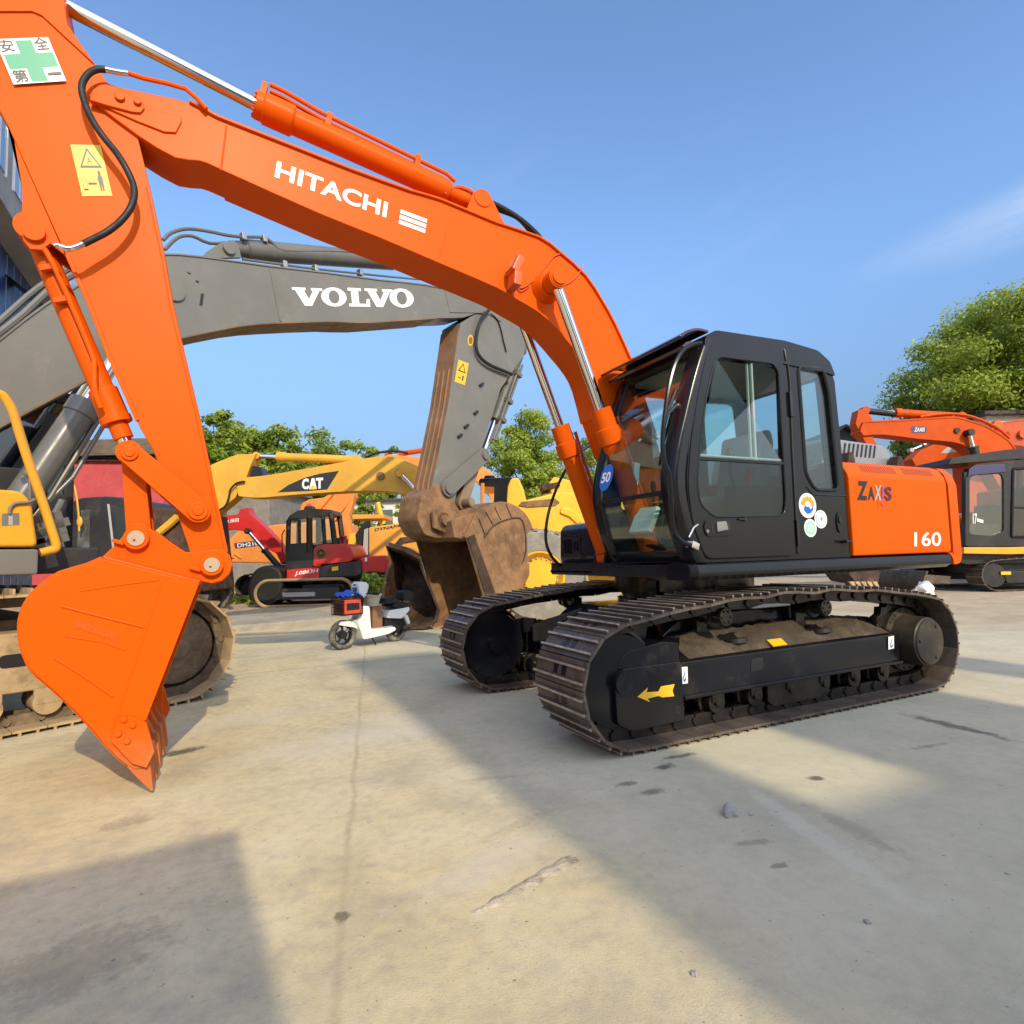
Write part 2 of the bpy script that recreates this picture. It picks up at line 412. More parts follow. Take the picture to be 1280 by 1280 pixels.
# ---- undercarriage
for sg in (1, -1):
    yc = .995*sg
    tr = track(ex, yc, 1.55, .385, .03, .60, .176, .115)
    fr_ = MB()
    yo, yi = yc+.155*sg, yc-.20*sg                      # outer and inner faces of the side frame
    sec = lambda x: [(x, yo, .265), (x, yo, .475), (x, yo-.03*sg, .49), (x, yc-.10*sg, .615), (x, yi, .615), (x, yi, .265)]
    fr_.loft([sec(-1.33), sec(1.06)])
    fr_.box(-1.34, 1.06, min(yo-.03*sg, yo+.022*sg), max(yo-.03*sg, yo+.022*sg), .245, .268)      # lower flange
    fr_.box(-1.335, 1.065, min(yo-.02*sg, yo+.006*sg), max(yo-.02*sg, yo+.006*sg), .472, .492)    # upper edge bar
    fo = fr_.obj('track_frame', FRAMEBLK, ex, bevel=.006)
    g_ = MB()                                           # idler guard with the arrow
    g_.prism(rnd([(1.065, .11), (1.5, .10), (1.61, .16), (1.62, .44), (1.55, .50), (1.065, .50)], .03), min(yo-.02*sg, yo+.012*sg), max(yo-.02*sg, yo+.012*sg))
    g_.prism([(1.06, .497), (1.58, .493), (1.50, .60), (1.2, .64), (1.06, .62)], min(yc-.08*sg, yo-.02*sg), max(yc-.08*sg, yo-.02*sg))
    g_.obj('idler_guard', FRAMEBLK, fo, bevel=.006)
    id_ = MB()
    id_.turned((1.55, yc-.13*sg, .415), (1.55, yc+.13*sg, .415), [(0, .1), (.02, .30), (.2, .32), (.21, .335), (.38, .335), (.39, .355), (.61, .355), (.62, .335), (.79, .335), (.8, .32), (.98, .30), (1, .1)], 40)
    id_.cyl((1.55, yc-.19*sg, .415), (1.55, yc+.19*sg, .415), .075)
    id_.obj('idler', FRAMEBLK, fo, bevel=0)
    sp_ = MB()
    sprocket_mesh(sp_, -1.55, .415, yc-.035, yc+.035, .375)
    sp_.obj('sprocket', CHAIN, fo, bevel=.006)
    fd = MB()
    fd.turned((-1.57, yc-.15*sg, .415), (-1.57, yc+.275*sg, .415), [(0, .2), (.02, .24), (.36, .24), (.37, .275), (.5, .275), (.51, .215), (.955, .205), (.965, .192), (1, .19), (1.0, .001)], 40)
    for i in range(18):
        th = 2*math.pi*i/18
        fd.cyl((-1.57+.25*math.cos(th), yc+.06*sg, .415+.25*math.sin(th)), (-1.57+.25*math.cos(th), yc+.075*sg, .415+.25*math.sin(th)), .012, 6)
    for i in range(3):
        th = 2.2+2*math.pi*i/3
        fd.cyl((-1.57+.15*math.cos(th), yc+.27*sg, .415+.15*math.sin(th)), (-1.57+.15*math.cos(th), yc+.287*sg, .415+.15*math.sin(th)), .014, 6)
    fd.obj('final_drive', paint('greased_drive', (.05, .042, .034), .45, metal=.3, var=.3, dirt=(.15, .11, .07), damt=.4), fo, bevel=.004)
    for i in range(7):
        x = 1.12-i*.37; r_ = MB()
        r_.turned((x, yc-.15*sg, .185), (x, yc+.15*sg, .185), [(0, .03), (.0, .075), (.25, .08), (.26, .10), (.36, .10), (.37, .07), (.63, .07), (.64, .10), (.74, .10), (.75, .08), (1, .075), (1, .03)], 20)
        r_.cyl((x, yc-.17*sg, .185), (x, yc+.17*sg, .185), .03, 10)
        r_.box(x-.055, x+.055, min(yc+.13*sg, yc+.165*sg), max(yc+.13*sg, yc+.165*sg), .19, .262)
        r_.obj('bottom_roller', CHAIN, fo, bevel=.004)
    for x in (.62, -.45):
        r_ = MB()
        r_.turned((x, yc-.12*sg, .765), (x, yc+.15*sg, .765), [(0, .03), (0, .06), (.45, .06), (.46, .085), (.6, .085), (.61, .055), (.85, .055), (.86, .066), (1, .064), (1, .02)], 18)
        for i in range(6):
            th = math.pi*i/3
            r_.cyl((x+.042*math.cos(th), yc+.148*sg, .765+.042*math.sin(th)), (x+.042*math.cos(th), yc+.16*sg, .765+.042*math.sin(th)), .01, 6)
        r_.box(x-.05, x+.05, min(yc-.15*sg, yc-.10*sg), max(yc-.15*sg, yc-.10*sg), .61, .80)
        r_.obj('carrier_roller', CHAIN, fo, bevel=.003)
    gd = MB(); gd.prism(rnd([(-.36, .12), (-.30, .085), (.20, .085), (.26, .12), (.26, .262), (-.36, .262)], .02), min(yc+.135*sg, yc+.155*sg), max(yc+.135*sg, yc+.155*sg))
    gd.obj('chain_guide', CHAIN, fo, bevel=.004)
    mud = MB()                                          # dried mud caked on the sloping frame top
    nx, ny = 40, 8
    rr = []
    for i in range(nx+1):
        x = .96-2.22*i/nx; row = []
        for j in range(ny+1):
            v = j/ny
            y = yo-.035*sg+(yc-.13*sg-(yo-.035*sg))*v
            z = .494+(.615-.494)*v*.98
            e = min(1, 6*min(i/nx, 1-i/nx))*min(1, 4*v+.12)
            hole = 1
            for hx in (.42, -.52):
                dd = ((x-hx)/.13)**2+((v-.62)/.26)**2
                if dd < 1.2: hole = min(hole, max(0, dd-.5)/.7)
            z += .006+e*hole*(.012+.02*random.random()+.02*(math.sin(x*7+v*3)*.5+.5))
            row.append((x, y, z))
        rr.append(row)
    mud.loft(rr, cap=False, closed=False)
    mud.obj('caked_mud', DIRT, fo, ang=80)
    for hx in (.42, -.52):
        ho = MB(); ho.cyl((hx, yc+.03*sg, .55), (hx+.001, yc+.025*sg, .582), .085, 20); ho.obj('frame_hole', BLACKD, fo)
    if sg == 1:
        # openings and decals on the near frame
        decal('frame_slot', M, yo, [(BLACKD, poly_shape(rnd([(0, 0), (1, .05), (1, 1), (0, .95)], .2)), (938.5, 840), (953.5, 837.5), (938.5, 823))], fo)
        decal('direction_arrow', M, yo+.013, [(YELLOWD, poly_shape([(0, .45), (.28, 1), (.24, .68), (.55, .62), (.62, .95), (1, .98), (.93, .52), (.97, .12), (.64, .16), (.55, .3), (.26, .22), (.32, -.05)]), (797, 879), (844, 872), (796, 861))], fo)
        for bl, br, tl in (((850.5, 855), (859.5, 854), (850, 834)), ((1110, 812), (1117, 810.5), (1110, 796))):
            hk = [(.4, .12), (.62, .1), (.8, .28), (.66, .42), (.62, .3), (.5, .24), (.4, .32), (.6, .5), (.52, .9), (.44, .9), (.46, .55), (.28, .34)]
            decal('hook_decal', M, yo+.006, [(WHITE, quad_shape(0, 0, 1, 1), bl, br, tl), (BLUED, poly_shape(hk), bl, br, tl)], fo)
        mb = MB(); c = Vector((.10, yc+.10, .527))
        yl = MB(); yl.obox((.09, yc+.115, .535), (1, 0, 0), (0, .8, -.55), (0, .55, .8), .075, .035, .006)
        yl.obj('yellow_tag', YELLOWD, fo)
    else:
        hd = MB(); hd.obox((1.02, yi+.004, .52), (1, 0, 0), (0, 1, 0), (0, 0, 1), .05, .004, .055)
        hd.obj('hook_decal', WHITE, fo)
cb = MB()
cb.prism([(-.75, .42), (-.95, .60), (-.72, .76), (.72, .76), (.95, .60), (.75, .42)], -.80, .80)
for sx in (-1, 1):
    for sy in (-1, 1):
        cb.loft([[(sx*.35, sy*.5, .44), (sx*.8, sy*.5, .44), (sx*.8, sy*.5, .74), (sx*.35, sy*.5, .74)], [(sx*.75, sy*.86, .40), (sx*1.15, sy*.86, .40), (sx*1.15, sy*.86, .58), (sx*.75, sy*.86, .58)]])
cb.obj('car_body', FRAMEBLK, ex, bevel=.015)
sb = MB()
sb.turned((0, 0, .74), (0, 0, 1.04), [(0, .60), (.3, .60), (.3, .56), (.55, .56), (.55, .63), (1, .63)], 48)
sb.box(.58, .66, .25, .34, .76, 1.0)
sb.obj('swing_bearing', CHAIN, ex)

# ---- upper structure
dk = MB()
dk.box(-2.22, .72, -1.20, .96, 1.035, 1.158)
dk.box(.5, .98, .22, .96, 1.05, 1.15)
dk.obj('swing_deck', BLACK, ex, bevel=.01)
sk = MB()
def sksec(x, w): return [(x, .955, 1.038), (x, 1.20-w, 1.038), (x, 1.238-w, 1.065), (x, 1.245-w, 1.10), (x, 1.235-w, 1.145), (x, 1.20-w, 1.158), (x, .955, 1.158)]
sk.loft([sksec(.985, .05), sksec(.95, 0), sksec(-2.02, 0), sksec(-2.06, .02)])
sk.obj('side_skirt', GREYBLK, ex, bevel=.004)
rsk = MB(); rsk.loft([[(x, -y, z) for x, y, z in sksec(xx, 0)] for xx in (.55, -2.05)]); rsk.obj('side_skirt', GREYBLK, ex, bevel=.004)

# engine side panel with curved top edge
ec = MB()
prof = [(1.215, 1.165), (1.225, 1.20), (1.225, 1.80), (1.212, 1.85), (1.168, 1.922), (1.10, 1.955), (.95, 1.965), (.95, 1.165)]
ec.loft([[(x, y, z) for y, z in prof] for x in (-.715, -2.075)])
pan = ec.obj('engine_cover', ORANGE, ex, bevel=.012, seg=3)
vs = MB()
for x0, n in ((-.93, 15), (-1.50, 14)):
    for i in range(n):
        x = x0-i*.0315
        vs.obox((x, 1.1905, 1.8867), (1, 0, .0), (0, .52, -.853), (0, .853, .52), .0045, .036, .0015)
vs.obj('vent_slots', BLACKD, pan)
la = MB(); la.mi = 1; la.box(-1.162, -1.058, 1.2245, 1.2275, 1.548, 1.642); la.mi = 0; la.box(-1.154, -1.066, 1.2275, 1.230, 1.556, 1.634); la.mi = 1; la.cyl((-1.11, 1.23, 1.595), (-1.11, 1.237, 1.595), .016, 12)
la.obj('latch', [ORANGE, ORANGE_DK], pan)
WINED = flat('wine_decal', (.09, .008, .02), .4)
decal('panel_lettering', M, 1.2255, [
    (BLACKD, text_shape('Z', .05), (1071, 625), (1084, 625.5), (1071.5, 601)),
    (BLACKD, text_shape('A', .035), (1084.5, 625), (1093, 625.3), (1084.5, 608)),
    (GREYD, text_shape('X', .02), (1092.5, 625.3), (1101, 625.6), (1092.5, 606)),
    (PURPLED, text_shape('I', .03), (1101.5, 625.6), (1104, 625.8), (1101.5, 608)),
    (WINED, text_shape('S', .035), (1105, 625.5), (1114, 626), (1105, 608))], pan)
decal('panel_number', M, 1.2255, [(WHITE, text_shape('160', .014, 0, 1.0), (1142.5, 683), (1176, 682.5), (1142.5, 665))], pan)
dl = MB()                                               # shut lines
dl.tube([(-.985+.0, 1.2262, 1.17), (-.985, 1.2262, 1.171)], .001, 4)
dl.obj('shut_line', BLACKD, pan)

cw = MB()
rings = []
for z, ins in ((1.055, .09), (1.075, .04), (1.15, .0), (1.78, 0), (1.88, .03), (1.945, .09), (1.965, .2)):
    ring = []
    N = 26
    for i in range(N+1):
        th = math.pi/2-math.pi*i/N
        y = 1.232*math.sin(th); x = -2.09-.36*max(0, math.cos(th))**.42
        k = 1-ins/1.232
        ring.append((-2.085+(x+2.085)*max(.2, 1-ins*1.3), y*k, z))
    rings.append(ring)
cw.loft(rings)
cw.obj('counterweight', ORANGE, ex, bevel=0, ang=50)
lip = MB(); lip.prism(sm2([(-2.0, 1.162), (-2.05, 1.15), (-2.09, 1.10), (-2.10, 1.058), (-2.2, 1.075), (-2.24, 1.162)], 3), .8, 1.226)
lip.obj('counterweight_lip', ORANGE, ex, bevel=.01)
# machine deck behind the cab, silver hood
hb = MB(); hb.box(-2.06, -.72, -1.20, .95, 1.158, 1.93); hb.obj('engine_bay', ORANGE_DK, ex, bevel=.02)
hdm = MB()
hp = rnd([(-.95, 1.935), (-1.03, 2.235), (-1.90, 2.205), (-2.05, 1.935)], .06)
hdm.prism(hp, -.55, .82)
hood = hdm.obj('engine_hood', SILVER, ex, bevel=.025, seg=3)
sl = MB()
for i in range(8):
    x = -1.27-i*.062
    sl.obox((x, .8225, 2.135), (1, 0, .0), (.0, 1, 0), (-.30, 0, 1), .011, .003, .06)
sl.obj('hood_slots', BLACKD, hood)
for x in (-1.2, -1.92):
    h_ = MB(); h_.prism(rnd([(x-.06, 1.935), (x-.05, 2.04), (x-.02, 2.09), (x+.02, 2.09), (x+.05, 2.02), (x+.07, 1.935)], .02), .84, .93); h_.cyl((x, .83, 2.0), (x, .90, 2.0), .025, 10)
    h_.obj('hood_hinge', RUST_DK, hood, bevel=.004)

# right front toolbox with the lamp recess, its step and the looped grab rail
tb = MB()
tb.prism(rnd([(-.35, 1.16), (.585, 1.12), (.61, 1.20), (.60, 1.50), (.55, 1.555), (.35, 1.585), (-.35, 1.60)], .045), -1.20, -.46)
box_ = tb.obj('tool_box', BLACK, ex, bevel=.035, seg=3)
tv = MB()
tv.box(.606, .612, -1.10, -.78, 1.23, 1.42)
tv.obj('lamp_recess', BLACKD, box_)
tv = MB()
for i in range(4): tv.box(.611, .622, -1.09+i*.04, -1.07+i*.04, 1.25, 1.40)
tv.box(.611, .62, -.91, -.81, 1.27, 1.38)
tv.obj('lamp_grille', GREYBLK, box_, bevel=.003)
stp = MB(); stp.box(.35, .72, -1.22, -.40, 1.055, 1.085); stp.box(.3, .5, -1.18, -.42, 1.085, 1.125); stp.obj('step_plate', BLACK, ex, bevel=.008)
rail = MB()
rail.tube([M.un3(q, -1.0) for q in ((741, 556), (728, 563), (712, 580), (699, 603), (688, 632), (682.5, 660), (683.5, 682), (692, 699), (701, 707))], .016, 8, smooth=5)
rail.obj('grab_rail', BLACK, ex)

# ---- boom
BW = .165
top = sm2(M.pts([(109, 118), (116, 106), (131, 102), (147, 108), (200, 119), (237, 128), (266, 144), (287, 153), (375, 187.5), (437, 212), (512, 239), (550, 250), (620, 279), (673, 297), (699, 316), (731, 345), (752, 377), (768, 406), (787, 448)], BW), 2)
bot = sm2(M.pts([(128, 136), (172, 169), (219, 197), (250, 201), (281, 214), (400, 267), (475, 297), (550, 329), (620, 359), (646, 374), (673, 390), (694, 409), (712, 430), (731, 454), (742, 477), (753, 520)], BW), 2)
foot = [(.82, 2.12), (.55, 1.75), (.40, 1.53), (.28, 1.46), (.20, 1.52), (.17, 1.62)]
top2 = top+[(.52, 2.70), (.36, 2.25)]
bot2 = bot
bm_ = MB()
bm_.prism(top2+foot[::-1]+bot2[::-1][0:], -BW, BW)
boom = bm_.obj('boom', ORANGE, ex, bevel=.008)
be = MB()
be.ribbon(top2[10:], -BW-.022, BW+.022, .016)
be.ribbon(bot2[8:], -BW-.012, BW+.012, .014)
be.obj('flange_plate', ORANGE, boom, bevel=.003)
# tip lug, bosses
bl_ = MB()
c = M.un((135, 124), BW)
lugp = M.pts([(112, 126), (116, 113), (130, 106), (150, 112), (178, 128), (181, 136), (176, 142), (165, 141), (135, 133)], BW+.02)
bl_.prism(lugp, -BW-.03, -BW+.01); bl_.obj('tip_lug', ORANGE, boom, bevel=.006); bl_ = MB()
bl_.prism(lugp, BW-.01, BW+.03)
lp2 = M.pts([(128, 125), (138, 137), (172, 152), (205, 165), (220, 166), (227, 152), (226, 145)], BW+.01)
bl_.prism(lp2, BW-.01, BW+.014)
for q, r in (((150, 122), .028), ((172, 128), .022)):
    s, z = M.un(q, BW+.03); bl_.cyl((s, BW, z), (s, BW+.05, z), r, 14)
bl_.obj('tip_lug', ORANGE, boom, bevel=.006)
ws = MB()                                               # weld seam
for qa, qb in (((283, 158), (276, 213)), ((557, 292), (547, 328))):
    ws.tube([M.un3(qa, BW+.001), M.un3(qb, BW+.001)], .006, 6)
ws.obj('weld_seam', ORANGE, boom)
decal('boom_lettering', M, BW, [(WHITE, text_shape('HITACHI', .028, 0, 1.03), (343, 221.5), (482.5, 272.5), (346.5, 201))], boom)
decal('boom_emblem', M, BW, [(WHITE, quad_shape(0, a_, 1, a_+.27), (498, 279.5), (531, 291.5), (501, 262)) for a_ in (0, .365, .73)], boom)
for yy in (BW,):
    bs = MB(); s, z = M.un((699, 346), .40)
    bs.cyl((s, -.40, z), (s, .40, z), .075, 24); bs.cyl((s, BW, z), (s, .26, z), .13, 24, r2=.09); bs.cyl((s, -.26, z), (s, -BW, z), .09, 24, r2=.13)
    bs.cyl((s, .40, z), (s, .415, z), .062, 24)
    bs.obj('cylinder_boss', ORANGE, boom, bevel=.005)
SB, ZB = s, z
# work lamp with its cable
wl = MB()
p = M.un3((643, 336), BW+.09)
wl.obox(p+Vector((0, 0, -.10)), (1, 0, .1), (0, 1, 0), (-.1, 0, 1), .035, .07, .06)
wl.obox(p+Vector((-.01, .0, .02)), (.9, 0, .42), (0, 1, 0), (-.42, 0, .9), .035, .07, .075)
lamp = wl.obj('work_lamp', ORANGE_DK, boom, bevel=.012)
wg = MB(); wg.obox(p+Vector((.025, .0, .036)), (.9, 0, .42), (0, 1, 0), (-.42, 0, .9), .004, .058, .06); wg.obj('lamp_glass', GLASS_D, boom)
wc = MB()
wc.tube([M.un3(q, BW+.012) for q in ((645, 350), (649, 360), (660, 356), (672, 344), (684, 330), (692, 321), (700, 317))], .006, 6, smooth=4)
wc.tube([M.un3(q, BW+.012) for q in ((644, 352), (650, 364), (658, 361), (662, 357))], .005, 6, smooth=4)
wc.tube([M.un3(q, BW+.012) for q in ((705, 357), (716, 350), (726, 338), (729, 331))], .005, 6, smooth=4)
wc.obj('lamp_cable', ORANGE_DK, boom)

# ---- arm cylinder on the boom
ac = MB()
A0 = M.un3((320, 131), 0); A1 = M.un3((560, 240), 0); AE = M.un3((597, 257), 0); AR = M.un3((72, 3), 0)
dn = (A1-A0).normalized()
ac.turned(A0, A1, [(0, .06), (.0, .093), (.035, .093), (.04, .105), (.17, .105), (.18, .088), (1, .088), (1, .05)], 28)
ac.turned(A1, AE, [(0, .06), (.5, .06), (1, .05)], 16)
ac.cyl(AE+Vector((0, -.12, 0)), AE+Vector((0, .12, 0)), .075, 20)
for i in range(12):
    th = 2*math.pi*i/12
    q = A0+Vector((0, .078*math.cos(th), 0))+Vector((-dn.z, 0, dn.x))*.078*math.sin(th)
    ac.cyl(q, q-dn*.018, .011, 6)
acy = ac.obj('arm_cylinder', ORANGE, ex, bevel=.004)
rd = MB(); rd.cyl(A0, AR, .047, 24); rd.obj('piston_rod', CHROME, acy)
ap = MB()                                               # hard pipes along the barrel
up = Vector((dn.z, 0, -dn.x)); up = up if up.z > 0 else -up
for yy, h0 in ((.055, .125), (-.03, .14)):
    P0 = A0+dn*.06
    ap.tube([P0+up*(h0+.03)+Vector((0, yy, 0)), P0+dn*.1+up*(h0+.03)+Vector((0, yy, 0)), P0+dn*.36+up*h0+Vector((0, yy, 0)), A1-dn*.05+up*(h0-.02)+Vector((0, yy, 0)), A1+dn*.03+up*(h0-.05)+Vector((0, yy, 0))], .016, 8)
for t in (.02, .33, .8): ap.obox(A0.lerp(A1, t)+up*.10, dn, (0, 1, 0), up, .02, .07, .05)
ap.obj('hard_pipe', ORANGE, acy, bevel=.002)
lg = MB()
for yy in (-.11, .085): lg.prism([(AE.x-.22, AE.z-.22), (AE.x-.06, AE.z+.06), (AE.x+.02, AE.z+.08), (AE.x+.08, AE.z+.03), (AE.x+.14, AE.z-.12)], yy, yy+.025)
lg.obj('cylinder_lug', ORANGE, boom, bevel=.004)
hs = MB()
hq = ((556, 243), (561, 237), (573, 234), (586, 238), (598, 246))
hs.tube([M.un3(q, .05) for q in hq], .017, 8, smooth=4)
hs.obj('hard_pipe', ORANGE_DK, boom)
hs = MB()
hs.tube([M.un3(q, .05) for q in ((597, 246), (612, 252), (632, 262), (652, 275), (668, 289), (676, 298))], .020, 8, smooth=4)
hs.tube([M.un3(q, .0) for q in ((606, 257), (625, 263), (645, 271), (657, 282), (664, 292))], .020, 8, smooth=4)
hs.obj('hydraulic_hose', RUBBER, boom)
ft = MB()
ft.tube([M.un3(q, .05) for q in ((597, 245.5), (612, 252))], .024, 10); ft.obj('hose_fitting', CHROME, boom)

# ---- boom cylinders
for sg in (1, -1):
    T = Vector((SB, .33*sg, ZB)); F_ = Vector((.60, .33*sg, 1.20)); d = (F_-T)
    t0 = .455
    bc = MB()
    G = T+d*t0
    bc.turned(G, T+d*.97, [(0, .05), (0, .088), (.13, .090), (.135, .105), (.24, .105), (.25, .084), (1, .084), (1, .05)], 28)
    bc.cyl(F_+Vector((0, -.06, 0)), F_+Vector((0, .06, 0)), .085, 20)
    o = bc.obj('boom_cylinder', ORANGE, ex, bevel=.004)
    rd = MB(); rd.cyl(T+d*.02, G, .044, 22); rd.mi = 1; rd.cyl(T+Vector((0, -.06, 0)), T+Vector((0, .06, 0)), .085, 22); rd.obj('piston_rod', [CHROME, ORANGE], o)
    pp = MB(); dn2 = d.normalized(); sd = Vector((-dn2.z, 0, dn2.x)); sd = sd if sd.x < 0 else -sd
    pp.tube([G+dn2*.12+sd*.09, G+dn2*.10+sd*.14, G+dn2*.4+sd*.125, G+dn2*1.1+sd*.115], .016, 8)
    pp.obj('hard_pipe', ORANGE_DK, o)
fb = MB()
for sg in (1, -1):
    fb.prism(rnd([(.40, 1.10), (.70, 1.10), (.68, 1.24), (.60, 1.30), (.50, 1.26)], .03), .33*sg-.10, .33*sg-.065)
    fb.prism(rnd([(.40, 1.10), (.70, 1.10), (.68, 1.24), (.60, 1.30), (.50, 1.26)], .03), .33*sg+.065, .33*sg+.10)
    fb.prism(rnd([(-.15, 1.158), (.55, 1.158), (.42, 1.56), (.28, 1.72), (.12, 1.62)], .06), .20*sg-.025, .20*sg+.025)
fb.obj('boom_foot_bracket', BLACK, ex, bevel=.01)

# ---- arm
AW = .14
left = M.pts([(-2, 130), (9, 156), (28, 196)], AW)
bodyL = M.pts([(9, 156), (81, 316), (120, 400), (137, 450), (175, 535), (190, 560), (212, 614), (235, 682), (246, 716)], AW)
lowr = [(s, z) for s, z in circ(M.un((266, 708), AW), .115, 16)]
rt = M.pts([(285.5, 694), (272, 630), (265, 592), (250, 520), (232, 445), (217, 380), (205, 312), (187, 231), (172, 170), (160, 140), (119, 80), (84, 30), (81, 0), (76, -30)], AW)
c0 = Vector(M.un((266, 708), AW))
arcp = [(c0.x+.112*math.cos(t_), c0.y+.112*math.sin(t_)) for t_ in [R(x) for x in (35, 5, -25, -55, -85, -115, -145, -172)]]
# machine s increases to the picture's left, so walk the outline: left side down, round the tip, right side up
tipc = [(c0.x+.112*math.cos(t_), c0.y+.112*math.sin(t_)) for t_ in [R(x) for x in (10, -20, -50, -80, -110, -140, -170)]]
armout = [(5.30, 4.62)]+[(5.22, 4.25)]+bodyL[:-1]+tipc+rt+[(4.86, 4.93), (5.0, 4.90)]
am = MB(); am.prism(armout, -AW, AW)
arm = am.obj('arm', ORANGE, ex, bevel=.007)
lgp = M.pts([(9, 154), (18, 176), (28, 237), (27.5, 281), (29, 300), (38, 311), (52, 312), (63, 304), (81, 318)], AW+.005)
lug = MB()
lugpoly = [bodyL[0]]+lgp[1:]
for y0, y1 in ((AW-.03, AW+.006), (-AW-.006, -AW+.03)): lug.prism(lugpoly, y0, y1)
P_ = M.un((44, 292), AW); lug.cyl((P_[0], -AW-.03, P_[1]), (P_[0], AW+.035, P_[1]), .055, 22)
lug.obj('cylinder_lug', ORANGE, arm, bevel=.005)
tpl = MB()                                              # doubler plate around the upper pin
tpl.prism(M.pts([(-40, 14), (0, 14), (40, 14), (52, 19), (118, 80), (84, 30), (80, 5), (-40, -20)], AW+.01), AW-.002, AW+.012)
tpl.obj('doubler_plate', ORANGE, arm, bevel=.004)
er = MB()
er.ribbon(M.pts([(84, 319), (110, 377), (137, 447), (172, 526)], AW), AW-.012, AW+.014, .022)
er.ribbon(M.pts([(283, 690), (270, 628), (262, 590), (247, 520), (229, 445), (214, 380), (202, 312), (185, 234)], AW), AW-.012, AW+.01, .02)
er.obj('edge_weld', ORANGE, arm, bevel=.004)
SG = [(M.un((17, 106), AW)), (M.un((83, 101.5), AW)), (M.un((-7, 49.5), AW))]
q3 = ((17, 106), (83, 101.5), (-7, 49.5))
def sub(q3, x0, y0, x1, y1):
    bl, br, tl = [Vector(q) for q in q3]; U = br-bl; W = tl-bl
    return tuple(bl+U*x0+W*y0), tuple(bl+U*x1+W*y0), tuple(bl+U*x0+W*y1)
cross = [(.36, .03), (.66, .03), (.66, .33), (.97, .33), (.97, .66), (.66, .66), (.66, .95), (.36, .95), (.36, .66), (.05, .66), (.05, .33), (.36, .33)]
decal('safety_sign', M, AW+.013, [(WHITE, quad_shape(0, 0, 1, 1), *q3), (GREEND, poly_shape(cross), *q3),
    (BLACKD, text_shape('安', .01), *sub(q3, .03, .70, .31, .98)), (BLACKD, text_shape('全', .01), *sub(q3, .70, .70, .96, .98)),
    (BLACKD, text_shape('第', .01), *sub(q3, .06, .03, .33, .31)), (BLACKD, quad_shape(0, .4, 1, .6), *sub(q3, .71, .04, .97, .30))], arm)
q3 = ((103, 245.5), (140.5, 245), (88, 181))
tri = [(.18, .58), (.5, .91), (.82, .58)]
decal('warning_decal', M, AW, [(YELLOWD, quad_shape(0, 0, 1, 1), *q3), (BLACKD, poly_shape([(.14, .55), (.5, .95), (.88, .55)]), *q3), (YELLOWD, poly_shape([(.235, .59), (.5, .88), (.785, .59)]), *q3),
    (BLACKD, text_shape('A', .0), *sub(q3, .42, .62, .58, .74)),
    (BLACKD, poly_shape([(.66, .10), (.71, .10), (.725, .25), (.74, .10), (.79, .10), (.81, .34), (.77, .40), (.68, .40), (.64, .34)]), *q3), (BLACKD, poly_shape(circ((.725, .45), .045, 10)), *q3),
    (BLACKD, quad_shape(.30, .23, .58, .255), *q3), (BLACKD, quad_shape(.12, .12, .26, .34), *q3), (YELLOWD, quad_shape(.135, .13, .245, .33), *q3)], arm)
hz = MB()
hz.tube([M.un3(q, AW+.075+.006*k) for k, q in enumerate(((133, 87), (120, 87), (108, 95), (102, 110), (107, 132), (117, 153), (130, 172), (147, 193), (161, 217), (168, 238), (164, 258), (152, 275), (135, 289), (118, 298), (104, 305)))][:], .0195, 10, smooth=5)
hz.obj('hydraulic_hose', RUBBER, arm)
hf = MB()
hf.tube([M.un3(q, AW+.08) for q in ((132, 87), (146, 90), (160, 92))], .018, 10)
hf.obj('hose_fitting', CHROME, arm); hf = MB()
hf.tube([M.un3(q, AW+.16) for q in ((106, 304), (95, 309), (84, 311), (73, 307), (68, 308))], .017, 10, smooth=3)
hf.obj('hose_fitting', CHROME, arm)
hp_ = MB()
hp_.tube([M.un3(q, AW+.06) for q in ((158, 91), (180, 98), (208, 104), (232, 111), (246, 123), (258, 136))], .014, 8)
hp_.obj('hard_pipe', ORANGE, boom)

# ---- bucket cylinder and linkage
B0 = M.un3((44, 292), 0.02); BE = M.un3((163, 567), .02)
dB = (BE-B0); dbn = dB.normalized()
bk = MB()
bk.cyl(B0+Vector((0, -.10, 0)), B0+Vector((0, .10, 0)), .085, 22)
bk.turned(B0+dbn*.06, B0+dB*.86, [(0, .05), (0, .058), (.1, .064), (.80, .064), (.81, .080), (.96, .080), (.965, .087), (1, .087), (1, .06)], 28)
bk.turned(B0+dB*.86, B0+dB*.93, [(0, .055), (1, .055), (1, .03)], 20)
bk.cyl(BE+Vector((0, -.07, 0)), BE+Vector((0, .07, 0)), .072, 24)
bcy = bk.obj('bucket_cylinder', ORANGE, ex, bevel=.004)
rd = MB(); rd.cyl(B0+dB*.92, BE, .038, 20); rd.obj('piston_rod', CHROME, bcy)
pp = MB(); sd = Vector((dbn.z, 0, -dbn.x))
pp.tube([B0+dbn*.1+Vector((0, .10, 0)), B0+dbn*.25+sd*.03+Vector((0, .12, 0)), B0+dB*.55+sd*.03+Vector((0, .10, 0)), B0+dB*.63+sd*.01+Vector((0, .115, 0)), B0+dB*.72+sd*-.03+Vector((0, .125, 0)), B0+dB*.80+sd*-.04+Vector((0, .115, 0))], .016, 8, smooth=3)
for t in (.18, .32): pp.obox(B0+dB*t+Vector((0, .09, 0)), dbn, (0, 1, 0), sd, .016, .02, .045)
pp.obj('hard_pipe', ORANGE, bcy, bevel=.002)
K = M.un3((163, 567), .21); J = M.un3((248, 639), .21)
